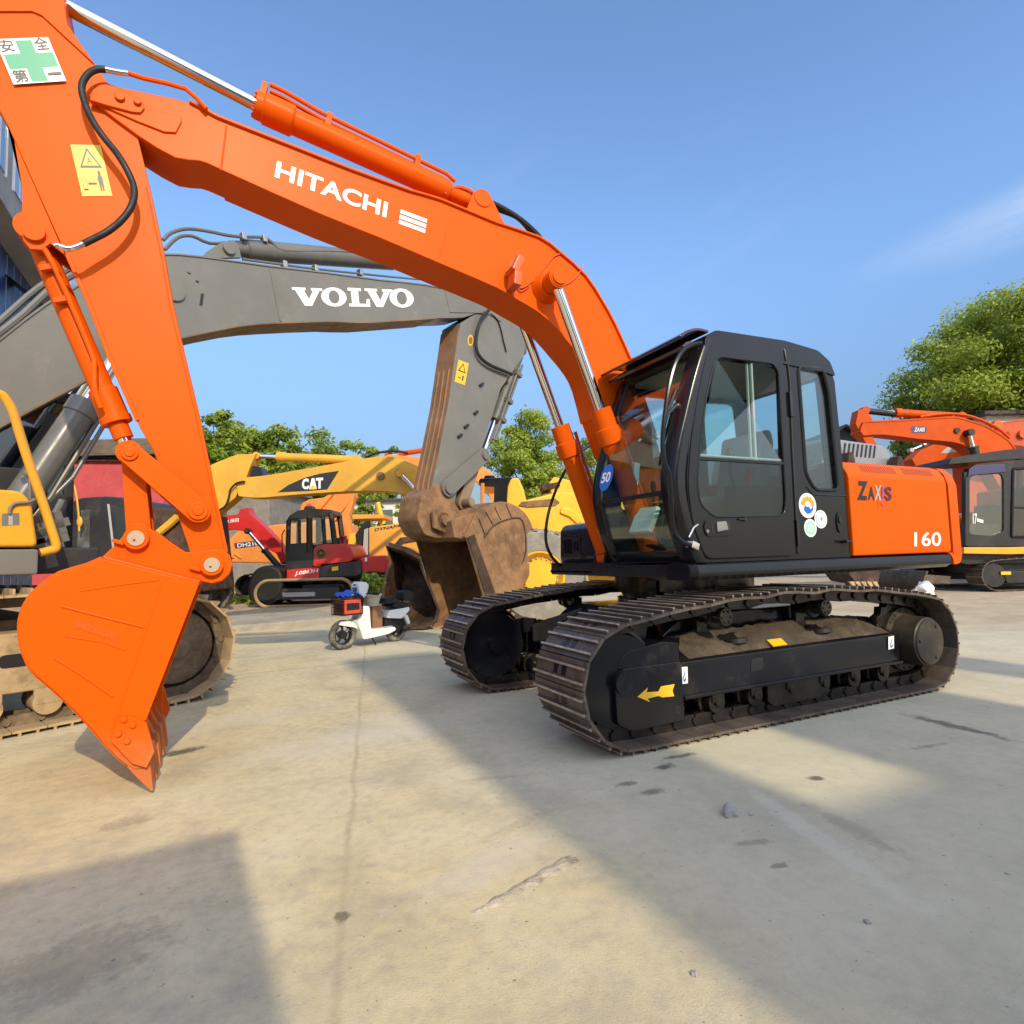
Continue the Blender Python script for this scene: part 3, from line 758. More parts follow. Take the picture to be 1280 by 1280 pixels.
def capsule(a, b, ra, rb, n=12):
    a = Vector(a); b = Vector(b); d = (b-a); th = math.atan2(d.y, d.x)
    return [(a.x+ra*math.cos(th+math.pi/2+math.pi*i/n), a.y+ra*math.sin(th+math.pi/2+math.pi*i/n)) for i in range(n+1)]+[(b.x+rb*math.cos(th-math.pi/2+math.pi*i/n), b.y+rb*math.sin(th-math.pi/2+math.pi*i/n)) for i in range(n+1)]
for sg in (1, -1):
    lk = MB()
    lk.prism(capsule((K.x, K.z), (J.x, J.z), .064, .072), min(.19*sg, .235*sg), max(.19*sg, .235*sg))
    for q, r in ((K, .046), (J, .056)): lk.cyl((q.x, .15*sg, q.z), (q.x, .252*sg, q.z), r, 22)
    for q, r in ((K, .026), (J, .03)): lk.cyl((q.x, .15*sg, q.z), (q.x, .262*sg, q.z), r, 16)
    lk.obj('guide_link', ORANGE, ex, bevel=.006)
E2 = M.un3((172, 673), .20)
bl2 = MB()
for y0, y1 in ((-.125, -.075), (.075, .125)): bl2.prism(capsule((K.x, K.z), (E2.x, E2.z), .058, .066), y0, y1)
bl2.box(min(K.x, E2.x)-.02, max(K.x, E2.x)+.03, -.08, .08, E2.z+.12, K.z-.13)
bl2.obj('bucket_link', ORANGE, ex, bevel=.006)
# ---- bucket
BH = .50
outer = M.pts([(183, 958), (168, 962), (146, 947), (125, 924), (98, 893), (65, 862), (45, 845), (34, 831), (25, 806), (23, 783), (26, 766), (35, 748), (52, 731), (73, 717), (107, 707), (127, 698)], BH)
outer = sm2(outer, 2)
topm = M.pts([(249, 729)], BH)[0]
lipi = M.pts([(183, 899)], BH)[0]
side = outer+[topm, lipi]
bk = MB()
for y0, y1 in ((BH-.03, BH), (-BH, -BH+.03)): bk.prism(side, y0, y1)
bk.ribbon(outer, -BH+.028, BH-.028, .03)
bk.ribbon([outer[-1], topm], -BH+.028, BH-.028, .03)
bucket = bk.obj('bucket', ORANGE, ex, bevel=.008)
ears = MB()
epts = M.pts([(96, 712), (127, 697), (146, 679), (158, 665), (166, 655), (178, 654), (187, 660), (232, 690), (246, 690)], .2)
e1 = Vector(M.un((265, 706), .2))
ehead = [(e1.x+.115*math.cos(R(x)), e1.y+.115*math.sin(R(x))) for x in (120, 150, 180, 210, 240, 270, 300)]
eb = M.pts([(250, 731), (200, 745), (110, 735)], .2)
for y0, y1 in ((.16, .205), (-.205, -.16)): ears.prism(epts+ehead+eb, y0, y1)
ears.obj('bucket_ear', ORANGE, bucket, bevel=.006)
pn = MB()
for q in ((171, 673), (265, 706)):
    s, z = M.un(q, .21)
    pn.mi = 0; pn.cyl((s, -.25, z), (s, .25, z), .066, 24)
    pn.mi = 1; pn.cyl((s, -.257, z), (s, .257, z), .047, 22)
    pn.mi = 2; pn.cyl((s+.008, .2, z-.012), (s+.008, .259, z-.012), .009, 8)
    pn.mi = 0; pn.obox((s+.09, .225, z-.02), (1, 0, .35), (0, 1, 0), (-.35, 0, 1), .03, .015, .01)
pn.obj('bucket_pin', [ORANGE, paint('pin_steel', (.42, .34, .24), .5, metal=.4, var=.2), BLACKD], bucket, bevel=.003)
rbm = MB()                                              # pressed ribs and mouth strap on the side plate
def rib(qs, r=.014, y=BH): rbm.tube([M.un3(q, y) for q in qs], r, 8)
rib(((78, 758), (128, 771), (180, 784)), .008)
rib(((68, 822), (105, 845), (142, 871)), .008)
rib(((80, 795), (130, 803), (158, 813)), .005)
rib(((100, 739), (150, 731), (199, 725)), .005)
st = M.pts([(249, 729), (229, 721), (205, 728), (181, 800), (158, 868), (150, 897), (170, 905), (183, 899)], BH)
rbm.prism(st, BH-.005, BH+.016)
rbm.obj('side_rib', ORANGE, bucket, bevel=.005)
decal('embossed_badge', M, BH, [(ORANGE_DK, quad_shape(0, 0, 1, 1), (93, 784), (146, 802), (95, 773)), (ORANGE, quad_shape(.015, .05, .985, .95), (93, 784), (146, 802), (95, 773)),
    (ORANGE_DK, text_shape('HITACHI', .02), (97, 784), (142, 799), (98.5, 776))], bucket)
for sg in (1, -1):
    sc_ = MB()
    cut = M.pts([(147, 897), (165, 894), (184, 902), (194, 938), (184, 958), (166, 953), (140, 926)], BH)
    sc_.prism(cut, min(sg*(BH), sg*(BH+.03)), max(sg*BH, sg*(BH+.03)))
    for q in ((155, 899), (166, 906), (148, 917), (159, 926)):
        s, z = M.un(q, BH+.03); sc_.cyl((s, sg*BH, z), (s, sg*(BH+.045), z), .018, 6)
    sc_.obj('side_cutter', ORANGE, bucket, bevel=.005)
tipv = Vector(M.un((191, 987), BH-.05)); ba = Vector(M.un((160, 940), BH-.05)); bb = Vector(M.un((183, 950), BH-.05))
mid = (ba+bb)/2
for k in range(5):
    y = BH-.06-k*(2*BH-.12)/4
    tt = MB(); w = .045
    dv = (tipv-mid).normalized(); nv = Vector((-dv.y, dv.x))
    def cs(c, hw, hh): return [(c.x+nv.x*hh, y-hw, c.y+nv.y*hh), (c.x+nv.x*hh, y+hw, c.y+nv.y*hh), (c.x-nv.x*hh, y+hw, c.y-nv.y*hh), (c.x-nv.x*hh, y-hw, c.y-nv.y*hh)]
    tt.loft([cs(mid-dv*.10, w*.8, .035), cs(mid-dv*.0, w*.85, .04), cs(mid+dv*.02, w*1.15, .055), cs(mid.lerp(tipv, .5), w, .035), cs(tipv, w*.75, .006)])
    tt.obj('bucket_tooth', ORANGE, bucket, bevel=.006)
# ---- cab of the orange excavator
cab = MB()
PF = [(.95, 1.16), (1.00, 1.25), (1.06, 1.40), (1.105, 1.60), (1.11, 1.75), (1.07, 1.95), (.985, 2.2), (.89, 2.46), (.81, 2.65), (.745, 2.78)]
PFs = sm2(PF, 4)
YL, YR = 1.20, .25
rear = [(-.60, 2.74), (-.655, 2.60), (-.675, 2.2), (-.69, 1.8), (-.70, 1.16)]
inner = [(x-.13, z) for x, z in PFs]
doorwin = rnd([(.675, 2.615), (.775, 2.35), (.865, 1.95), (.905, 1.70), (.885, 1.56), (.76, 1.475), (.06, 1.49), (.03, 1.60), (.025, 2.60), (.08, 2.66), (.62, 2.645)], .05)
rearwin = rnd([(-.225, 2.68), (-.52, 2.69), (-.575, 2.5), (-.615, 1.70), (-.33, 1.695), (-.235, 1.82)], .055)
wallout = [(x-.06, z) for x, z in PFs]+[(.60, 2.80), (-.52, 2.80)]+rear
plate_into(cab, wallout, [rnd([(.70, 2.64), (.80, 2.35), (.90, 1.90), (.92, 1.62), (.80, 1.45), (.02, 1.46), (-.03, 2.66)], .05), rearwin], YL-.025, .05)
rwl = rnd([(.62, 2.60), (.80, 2.0), (.88, 1.60), (.10, 1.60), (.05, 2.60)], .06)
rwl2 = rnd([(-.10, 2.60), (-.50, 2.62), (-.58, 1.75), (-.12, 1.75)], .06)
plate_into(cab, [(x-.05, z) for x, z in PFs]+[(.60, 2.80), (-.52, 2.80)]+rear, [rwl, rwl2], YR+.02, .04)
# A pillars
for y0, y1 in ((YL-.115, YL+.018), (YR-.02, YR+.075)):
    w = .105 if y0 > .5 else .075
    cab.loft([[(x, y0, z), (x, y1-.045, z), (x-.02, y1-.012, z), (x-.05, y1, z), (x-w, y1, z), (x-w, y0, z)] for x, z in PFs])
# roof, rear wall, floor, front sill and header
cab.prism(rnd([(.76, 2.70), (.74, 2.79), (.64, 2.845), (-.08, 2.865), (-.46, 2.835), (-.60, 2.76), (-.66, 2.64), (-.55, 2.66)], .03), YR-.012, YL+.012)
cab.box(-.70, .94, YR, YL-.05, 1.16, 1.22)
cab.box(-.70, -.64, YR, YL-.02, 1.2, 1.78)
for y0, y1 in ((YR, YR+.10), (YL-.12, YL-.02)): cab.loft([[(-.70, y0, 1.7), (-.63, y0, 1.7), (-.63, y1, 1.7), (-.70, y1, 1.7)], [(-.64, y0, 2.7), (-.57, y0, 2.7), (-.57, y1, 2.7), (-.64, y1, 2.7)]])
cab.loft([[(.93, YR+.02, 1.16), (.985, YR+.02, 1.225), (.95, YR+.02, 1.25), (.88, YR+.02, 1.2)], [(.93, YL-.06, 1.16), (.985, YL-.06, 1.225), (.95, YL-.06, 1.25), (.88, YL-.06, 1.2)]])
cabo = cab.obj('cab', GREYBLK, ex, bevel=.014, seg=3)
gut = MB()                                              # roof seam and B-pillar gap
gut.tube([(-.075, YL+.015, 2.70), (-.065, YL+.0145, 2.78), (-.06, YL-.03, 2.861), (-.06, YR+.1, 2.868)], .008, 6)
gut.tube([(-.085, YL+.0035, 1.20), (-.095, YL+.0035, 2.0), (-.115, YL+.0035, 2.55), (-.10, YL+.0035, 2.70), (-.06, YL+.0035, 2.74)], .009, 6)
gut.tube([(-.70, YL+.002, 1.655), (-.30, YL+.002, 1.66), (-.23, YL+.002, 1.72)], .007, 6)
gut.obj('body_seam', BLACKD, cabo)
hn = MB(); hn.box(-.118, -.085, YL, YL+.022, 2.26, 2.46); hn.obj('door_hinge', BLACK, cabo, bevel=.006); hn = MB(); hn.box(-.10, -.072, YL, YL+.022, 1.26, 1.46); hn.obj('door_hinge', BLACK, cabo, bevel=.006)
# door
dr = MB()
dout = rnd([(.86, 1.19), (.965, 1.45), (.985, 1.70), (.945, 1.98), (.845, 2.38), (.745, 2.66), (.66, 2.735), (-.03, 2.725), (-.035, 2.55), (-.035, 1.19)], .07)
dr_bm = dr
plate_into(dr, dout, [doorwin], YL+.011, .022)
dr.mi = 1
dr.tube([(s, YL+.006, z) for s, z in dout]+[(dout[0][0], YL+.006, dout[0][1])], .0095, 6)
dr.tube([(s, YL+.020, z) for s, z in doorwin]+[(doorwin[0][0], YL+.020, doorwin[0][1])], .0095, 6)
dr.mi = 0
dr.box(-.012, .885, YL+.0, YL+.024, 1.875, 1.90)
door = dr.obj('door', [GREYBLK, RUBBER], cabo, bevel=.004)
def pane(name, poly, y, mt, th=.006):
    b = MB(); b.prism(poly, y-th/2, y+th/2); return b.obj(name, mt, cabo)
pane('window', [p_ for p_ in doorwin if p_[1] > 1.9]+[(.03, 1.888), (.872, 1.888)][:2], YL+.010, GLASS)
pane('window', [(.875, 1.888)]+[p_ for p_ in doorwin if p_[1] < 1.87]+[(.03, 1.888)], YL+.010, GLASS_L)
lw = MB()                                               # sliding pane frame
lw.tube([(.30, YL-.004, 1.90), (.29, YL-.004, 2.64)], .014, 6); lw.tube([(.335, YL-.012, 1.90), (.325, YL-.012, 2.64)], .012, 6); lw.tube([(.86, YL-.006, 1.915), (.0, YL-.006, 1.915)], .01, 6)
lw.obj('window_slider', GREYD, cabo)
pane('window', rearwin, YL-.02, GLASS)
rs = MB(); rs.tube([(s, YL+.002, z) for s, z in rearwin]+[(rearwin[0][0], YL+.002, rearwin[0][1])], .013, 6); rs.obj('window_seal', RUBBER, cabo)
pane('window', rwl, YR+.02, GLASS); pane('window', rwl2, YR+.02, GLASS)
b = MB(); b.box(-.662, -.656, YR+.1, YL-.12, 1.76, 2.66); b.obj('rear_window', GLASS, cabo)
# windscreen: curved upper pane, lower pane, bar between
def wpane(z0, z1, name):
    pts = [(x-.035, z) for x, z in PFs if z0 <= z <= z1]
    b = MB(); b.ribbon(pts, YR+.06, YL-.10, .006); return b.obj(name, GLASS, cabo)
wpane(1.66, 2.74, 'windscreen'); wpane(1.22, 1.64, 'lower_windscreen')
b = MB()
b.ribbon([(x-.03, z) for x, z in PFs if 1.605 <= z <= 1.69], YR+.05, YL-.09, .035)
b.ribbon([(x-.03, z) for x, z in PFs if z >= 2.66], YR+.05, YL-.09, .045)
sp = lambda y: [(x-.03, y, z) for x, z in PFs if z > 1.2]
b.tube(sp(YR+.07), .016, 6); b.tube(sp(YL-.11), .016, 6)
b.obj('windscreen_frame', RUBBER, cabo, bevel=.004)
vz = MB()                                               # tinted rain visor over the windscreen
vz.ribbon(sm2([(.70, 2.83), (.80, 2.832), (.90, 2.80), (.965, 2.755)], 3), YR-.045, YL-.0, .022)
vz.ribbon(sm2([(.79, 2.74), (.86, 2.735), (.905, 2.70)], 3), YR-.02, YL-.04, .03)
vz.obj('rain_visor', paint('smoked_visor', (.045, .016, .014), .16, var=.15, dirt=(.12, .08, .06), damt=.15, coat=.6), cabo, bevel=.006)
hr = MB()                                               # grab rail sweeping past the A-pillar
hr.tube([M.un3(q, YL+.06) for q in ((876, 429), (866, 431), (853, 439), (843, 457), (836, 484), (832, 512), (829, 538), (828.5, 560), (831, 580), (836, 592), (838, 612), (839.5, 640), (842, 664), (851, 676), (862, 681))], .0165, 8, smooth=4)
hr.obj('handrail', GREYBLK, cabo)
hf2 = MB(); p = M.un3((866, 682), YL+.05); hf2.obox(p, (1, 0, .4), (0, 1, 0), (-.4, 0, 1), .03, .03, .022); p = M.un3((861, 672), YL+.03); hf2.tube([p, p+Vector((-.05, 0, .07)), p+Vector((-.09, 0, .09))], .008, 6); hf2.obj('rail_bracket', CHROME, cabo, bevel=.006)
wp = MB()                                               # wiper parked along the pillar
wp.tube([(.93, YL-.16, 2.27), (1.03, YL-.17, 2.0), (1.06, YL-.18, 1.86)], .011, 6)
wp.tube([(.90, YL-.15, 2.42), (.975, YL-.16, 2.26), (1.02, YL-.17, 2.12)], .016, 6)
wp.obj('wiper', RUBBER, cabo)
ml = MB(); ml.tube([M.un3(q, YL+.05) for q in ((845, 507), (836, 516), (831, 520))], .012, 6); ml.ball(M.un3((846, 508), YL+.03), .03, 2); ml.obj('rail_clamp', BLACK, cabo)
# handle
hd = MB()
hp = M.pts([(881, 650), (915, 648), (920, 655), (918, 669), (883, 671), (879, 660)], YL+.024)
hd.mi = 0; hd.prism(rnd(hp, .03), YL+.02, YL+.032)
hp2 = M.pts([(889, 653), (912, 651.5), (914, 664), (890, 667)], YL+.033)
hd.mi = 1; hd.prism(rnd(hp2, .02), YL+.03, YL+.0335)
hp3 = M.pts([(896, 652), (908, 651), (911, 662), (897, 665)], YL+.05)
hd.mi = 2; hd.prism(rnd(hp3, .012), YL+.033, YL+.05)
s, z = M.un((884.5, 664), YL+.034); hd.mi = 2; hd.cyl((s, YL+.03, z), (s, YL+.037, z), .014, 14)
s, z = M.un((931, 649), YL+.03); hd.mi = 1; hd.cyl((s, YL+.02, z), (s, YL+.04, z), .014, 10); hd.obox((s+.03, YL+.03, z), (1, 0, 0), (0, 1, 0), (0, 0, 1), .03, .008, .007)
hd.obj('door_handle', [GREYBLK, BLACKD, STEEL], cabo, bevel=.004)
kl = MB(); s, z = M.un((1049, 653), YL+.005)
kl.mi = 0; kl.prism(circ((s, z), .033, 24, .082), YL, YL+.012); kl.mi = 1; kl.prism(circ((s, z+.02), .02, 14, .03), YL+.011, YL+.02)
s, z = M.un((1053, 677), YL+.005); kl.mi = 1; kl.cyl((s, YL, z), (s, YL+.05, z), .013, 10); kl.obox((s-.02, YL+.045, z), (1, 0, .2), (0, 1, 0), (-.2, 0, 1), .04, .008, .008)
kl.obj('panel_lock', [GREYBLK, BLACK], cabo, bevel=.003)
# round stickers
def badge(cxy, ry_, inner, name):
    c = Vector(M.un(cxy, YL+.003)); mats = [WHITE]; b = MB(); r = ry_
    b.prism(circ(c, r, 36), YL+.0, YL+.004)
    for k, (mt, rr, dx, dz) in enumerate(inner):
        if mt not in mats: mats.append(mt)
        b.mi = mats.index(mt); b.prism(circ((c.x-dx*r, c.y+dz*r), rr*r, 22), YL+.002, YL+.0048+.0008*k)
    return b.obj(name, mats, cabo)
ORD = flat('amber_decal', (.75, .32, .03), .4)
badge((1009.5, 632), .098, [(GREYD, .80, 0, 0), (WHITE, .76, 0, 0)]+[(ORD, .2, .55*math.cos(R(a_)), .42*math.sin(R(a_))+.12) for a_ in (-8, 25, 60, 95, 130, 165)]+[(BLUED, .24, .3*math.cos(R(a_)), .36*math.sin(R(a_))-.05) for a_ in (215, 255, 295, 330)]+[(WHITE, .16, -.22, .06), (WHITE, .15, .2, -.12)], 'round_sticker')
badge((1026, 649), .072, [(BLUED, .80, 0, 0), (WHITE, .74, 0, 0), (GREEND, .2, .08, .02), (YELLOWD, .1, .12, -.04)], 'round_sticker')
badge((1013, 660), .070, [(MINTD, .8, 0, 0), (WHITE, .45, .02, 0), (MINTD, .36, .02, 0), (WHITE, .14, .08, .1), (WHITE, .12, -.1, -.1)], 'round_sticker')
# speed disc on the windscreen
sd = MB(); cx = Vector((1.10, .42, 1.85)); U_ = Vector((0, 1, 0)); W_ = Vector((-.30, 0, 1)).normalized(); Nn = Vector((1, 0, .30)).normalized()
sd.mi = 0; b0 = [sd.bm.verts.new(cx+U_*(.085*math.cos(2*math.pi*i/30))+W_*(.115*math.sin(2*math.pi*i/30))) for i in range(30)]; sd.face(b0)
sd.mi = 1; lay(sd, text_shape('50', .03), cx+Nn*.003-U_*.06-W_*.045, cx+Nn*.003+U_*.06-W_*.045, cx+Nn*.003-U_*.06+W_*.045)
sd.obj('speed_disc', [BLUED, WHITE], cabo)
# inside
st = MB()
st.loft([[(x, .50, z) for x, z in rnd([(-.05, 1.50), (.42, 1.52), (.46, 1.62), (.38, 1.68), (-.02, 1.64)], .04)], [(x, .98, z) for x, z in rnd([(-.05, 1.50), (.42, 1.52), (.46, 1.62), (.38, 1.68), (-.02, 1.64)], .04)]])
st.loft([[(x, .52, z) for x, z in rnd([(-.06, 1.60), (.06, 1.62), (-.06, 2.2), (-.17, 2.22), (-.20, 2.1)], .04)], [(x, .96, z) for x, z in rnd([(-.06, 1.60), (.06, 1.62), (-.06, 2.2), (-.17, 2.22), (-.20, 2.1)], .04)]])
st.box(-.02, .36, .56, .92, 1.22, 1.52)
st.obj('seat', paint('seat_vinyl', (.30, .31, .30), .55, var=.2), cabo, bevel=.03, seg=3)
cn = MB()
cn.box(-.05, .45, 1.02, 1.13, 1.25, 1.72); cn.box(-.1, .5, .32, .46, 1.25, 1.75); cn.box(-.58, -.3, .34, 1.12, 1.22, 1.66)
for y in (1.07, .39): cn.tube([(.40, y, 1.72), (.43, y, 1.84), (.42, y, 1.93)], .014, 6); cn.ball((.42, y, 1.96), .035, 2, (1, 1, 1.6))
for y in (.66, .80): cn.tube([(.80, y, 1.24), (.76, y, 1.45), (.72, y, 1.66)], .014, 6); cn.obox((.80, y, 1.27), (1, 0, .3), (0, 1, 0), (-.3, 0, 1), .09, .05, .01)
cn.obj('control_console', RUBBER, cabo, bevel=.012)
lv = MB(); lv.tube([(.28, 1.10, 1.60), (.275, 1.11, 1.86)], .02, 8); lv.obj('safety_lever', flat('lever_red', (.6, .09, .02), .4), cabo)
mon = MB(); mon.obox((.78, .34, 1.86), (1, 0, .2), (0, 1, 0), (-.2, 0, 1), .03, .05, .13); mon.obox((.80, .50, 1.50), (1, 0, .5), (0, 1, 0), (-.5, 0, 1), .02, .13, .10); mon.obj('monitor', WHITEP, cabo, bevel=.01)
hl = MB(); hl.box(-.58, .68, YR+.05, YL-.06, 2.655, 2.695); hl.obj('headliner', GREYD, cabo)
# ================================================================== 2. grey excavator behind
V = Frame(6.587, -2.593, -155.5)
vx = thing('crawler_excavator', 'grey boom excavator with yellow body and dusty tracks, its rusty bucket resting on the ground', 'excavator', V)
VN = -.26
def poly(fr, l, *q): return fr.pts(q, l)
# boom
vt = sm2(V.pts([(-140, 520), (-60, 466), (0, 424), (58, 380), (130, 340), (180, 322), (208, 318), (251, 321), (339, 333), (407, 341), (475, 350), (530, 356), (575, 366), (612, 380), (632, 392)], VN), 2)
vb = sm2(V.pts([(-140, 605), (-60, 566), (0, 534), (45, 509), (94, 483), (150, 452), (195, 432), (229.5, 422), (298, 408), (348, 404), (420, 402), (460, 403.5), (545, 398), (580, 397), (605, 390), (626, 402)], VN), 2)
b = MB(); b.prism(vt+vb[::-1], VN, -VN)
vboom = b.obj('boom', VGREY, vx, bevel=.012)
b = MB(); b.ribbon(vb[:-6], VN-.015, -VN+.015, .02); b.obj('belly_plate', paint('rusty_grey', (.17, .12, .075), .6, var=.35, dirt=(.24, .12, .05), damt=.5), vboom, bevel=.003)
b = MB(); b.ribbon(vt[:-2], VN-.014, -VN+.014, .02)
b.tube([V.un3((338, 336), VN-.002), V.un3((351, 402), VN-.002)], .014, 6)
b.tube([V.un3((556, 361), VN-.002), V.un3((562, 390), VN-.002), V.un3((604, 391), VN-.002)], .012, 6)
b.obj('flange_plate', VGREY, vboom, bevel=.003)
b = MB()
for y0, y1 in ((-.20, -.15), (.15, .20)): b.prism(poly(V, -.2, (249, 323), (262, 312), (277, 303), (292, 300), (298, 306), (302, 322)), y0, y1)
s, z = V.un((286, 311), -.21); b.cyl((s, -.24, z), (s, .24, z), .075, 20)
b.obj('cylinder_lug', VGREY, vboom, bevel=.006)
b = MB()
for q in ((236, 340), (229, 367)): s, z = V.un(q, VN); b.cyl((s, VN-.02, z), (s, VN, z), .02, 10)
s, z = V.un((217, 364), VN); b.cyl((s, VN-.03, z), (s, VN+.02, z), .12, 26)
b.obj('pin_boss', VGREY, vboom, bevel=.006)
decal('scuff_marks', V, VN, [(BLACKD, quad_shape(0, 0, 1, 1), (249, 382), (253, 382), (251, 367)), (BLACKD, quad_shape(0, 0, 1, 1), (244, 352), (248, 354), (245, 350))], vboom)
def slabV():
    return [(.0, .98), (.0, .84), (.09, .84), (.36, 0), (.60, 0), (.90, .84), (1, .84), (1, .98), (.62, .98), (.62, .84), (.68, .84), (.52, .36), (.38, .84), (.44, .84), (.44, .98)]
def ringO():
    n = 28
    o = [(.5+.5*math.cos(2*math.pi*i/n), .5+.52*math.sin(2*math.pi*i/n)) for i in range(n)]
    k = [(.5+.21*math.cos(2*math.pi*i/n), .5+.36*math.sin(2*math.pi*i/n)) for i in range(n)]
    return o+k, [(i, (i+1) % n, n+(i+1) % n, n+i) for i in range(n)]
def slabL():
    return [(0, 0), (1, 0), (1, .42), (.86, .42), (.80, .16), (.48, .16), (.48, .84), (.62, .84), (.62, 1), (0, 1), (0, .84), (.14, .84), (.14, .16), (0, .16)]
q3 = ((367, 382), (518, 384.5), (364.5, 358.5))
decal('boom_lettering', V, VN, [(WHITE, poly_shape(slabV()), *sub(q3, 0, 0, .25, 1)), (WHITE, ringO(), *sub(q3, .235, 0, .445, 1)), (WHITE, poly_shape(slabL()), *sub(q3, .46, 0, .635, 1)),
    (WHITE, poly_shape(slabV()), *sub(q3, .60, 0, .83, 1)), (WHITE, ringO(), *sub(q3, .80, 0, 1.0, 1))], vboom)
# arm cylinder and pipes on top
b = MB(); P0 = V.un3((288, 311), 0); P1 = V.un3((490, 327), 0); d = P1-P0
b.turned(P0, P1, [(0, .10), (.07, .10), (.08, .135), (1, .135), (1, .08)], 26)
o = b.obj('arm_cylinder', VGREY_D, vx, bevel=.004)
b = MB(); b.cyl(P1, V.un3((632, 352), 0), .07, 20); b.obj('piston_rod', CHROME, o)
b = MB()
for l, qs in ((-.12, ((204, 300), (214, 291), (234, 286), (260, 289), (284, 294), (304, 296), (330, 297), (341, 304), (356, 313), (420, 314), (490, 318))), (.06, ((206, 312), (222, 297), (240, 295), (262, 304), (290, 303), (318, 302), (330, 307), (352, 318), (420, 319)))):
    b.tube([V.un3(q, l) for q in qs], .022, 8, smooth=3)
b.tube([V.un3(q, VN+.06) for q in ((303, 324), (355, 331), (394, 336), (450, 342), (500, 347), (540, 350), (600, 352))], .018, 8, smooth=2)
b.obj('hydraulic_hose', VGREY_D, vboom)
for q, l in (((304, 296), -.12), ((330, 299), -.12), ((355, 331), VN+.06), ((394, 336), VN+.06), ((450, 341), VN+.06)):
    b = MB(); p = V.un3(q, l); b.obox(p, (1, 0, .1), (0, 1, 0), (-.1, 0, 1), .03, .045, .045); b.obj('hose_clamp', STEEL, vboom, bevel=.006)
b = MB()
b.tube([V.un3(q, VN-.0) for q in ((-60, 462), (-8, 422), (30, 392), (62, 362), (90, 344), (150, 322))], .035, 8, smooth=2)
b.tube([V.un3(q, VN+.02) for q in ((-60, 446), (-8, 408), (20, 383), (50, 358), (90, 334), (150, 312))], .03, 8, smooth=2)
b.obj('hard_pipe', VGREY_D, vboom)
# boom cylinders
for l in (-.52, .52):
    T = V.un3((160, 425), -.52); T.y = l; U = V.un3((107, 506), -.52); U.y = l; W = V.un3((20, 634), -.52); W.y = l
    d = (W-U)
    b = MB()
    b.turned(U-d*.02, W+d*.3, [(0, .08), (0, .145), (.10, .145), (.105, .13), (1, .13), (1, .1)], 28)
    b.tube([U+d*.1+Vector((.17, 0, -.0)), U+d*.9+Vector((.20, 0, 0)), U+d*1.1+Vector((.16, 0, 0))], .028, 8)
    b.tube([U+d*.02+Vector((.24, -.05*0, 0)), U+d*.7+Vector((.27, 0, 0)), U+d*.95+Vector((.20, 0, 0))], .022, 8)
    b.cyl(T+Vector((0, -.1, 0)), T+Vector((0, .1, 0)), .13, 20)
    o = b.obj('boom_cylinder', VGREY_D, vx, bevel=.004)
    b = MB(); b.cyl(T, U, .07, 20); b.obj('piston_rod', CHROME, o)
# arm
AN = -.24
aout = poly(V, AN, (576, 404), (588, 396), (606, 387), (628, 392), (650, 404), (657, 418), (655.5, 444), (650, 452), (626, 486), (604, 556), (592, 580), (572, 612), (566, 640), (560, 664), (548, 668), (540, 658), (538, 632), (541, 604), (549, 566), (561, 504), (567, 460))
b = MB(); b.prism(aout, AN, -AN)
RUSTARM = paint('rust_streaked_plate', (.20, .13, .08), .6, var=.35, dirt=(.30, .12, .04), damt=.6, scale=2)
varm = b.obj('arm', VGREY, vx, bevel=.01)
b = MB()                                                # worn, rust-streaked underside of the arm
un_ = V.pts([(574, 410), (567, 460), (561, 504), (549, 566), (541, 604), (538, 630)], AN)
b.ribbon([(s+.012, z) for s, z in un_], AN+.01, -AN-.01, .03)
for k in range(3):
    yy = AN+.10+k*.13
    b.tube([(s-.012, yy, z) for s, z in un_[1:]], .02, 6)
b.obj('wear_plate', RUSTARM, varm, bevel=.003)
b = MB(); b.prism(rnd(V.pts([(526, 620), (548, 604), (566, 626), (578, 644), (566, 668), (546, 673), (530, 668), (521, 648)], AN), .06), AN-.012, -AN+.012); b.obj('muddy_tip', RUST, varm, bevel=.01)
b = MB()
for q in ((601, 481), (594, 516), (582, 533), (574, 545)):
    s, z = V.un(q, AN); b.obox((s, AN-.02, z), (1, 0, .7), (0, 1, 0), (-.7, 0, 1), .05, .02, .018)
b.obj('pipe_bracket', BLACK, varm, bevel=.004)
q3 = ((568, 477), (581, 481.5), (573, 449.5))
decal('warning_decal', V, AN, [(YELLOWD, quad_shape(0, 0, 1, 1), *q3), (BLACKD, poly_shape([(.12, .52), (.5, .92), (.88, .52)]), *q3), (YELLOWD, poly_shape([(.25, .57), (.5, .84), (.75, .57)]), *q3), (BLACKD, quad_shape(.25, .22, .5, .26), *q3), (BLACKD, quad_shape(.62, .15, .74, .38), *q3)], varm)
decal('gold_stamp', V, AN, [(YELLOWD, poly_shape(circ((.5, .5), .5, 16)), (584, 432), (591, 433), (585, 418)), (RUST, poly_shape(circ((.5, .5), .35, 12)), (584, 432), (591, 433), (585, 418))], varm)
b = MB()
b.tube([V.un3(q, AN-.07) for q in ((611, 388), (603, 397), (597, 412), (595, 432), (600, 446), (612, 456), (628, 463), (640, 468))], .032, 8, smooth=4)
b.tube([V.un3(q, AN-.02) for q in ((613, 392), (622, 400), (627, 415), (629, 425), (633, 440))], .014, 6, smooth=3)
b.obj('hydraulic_hose', RUBBER, varm)
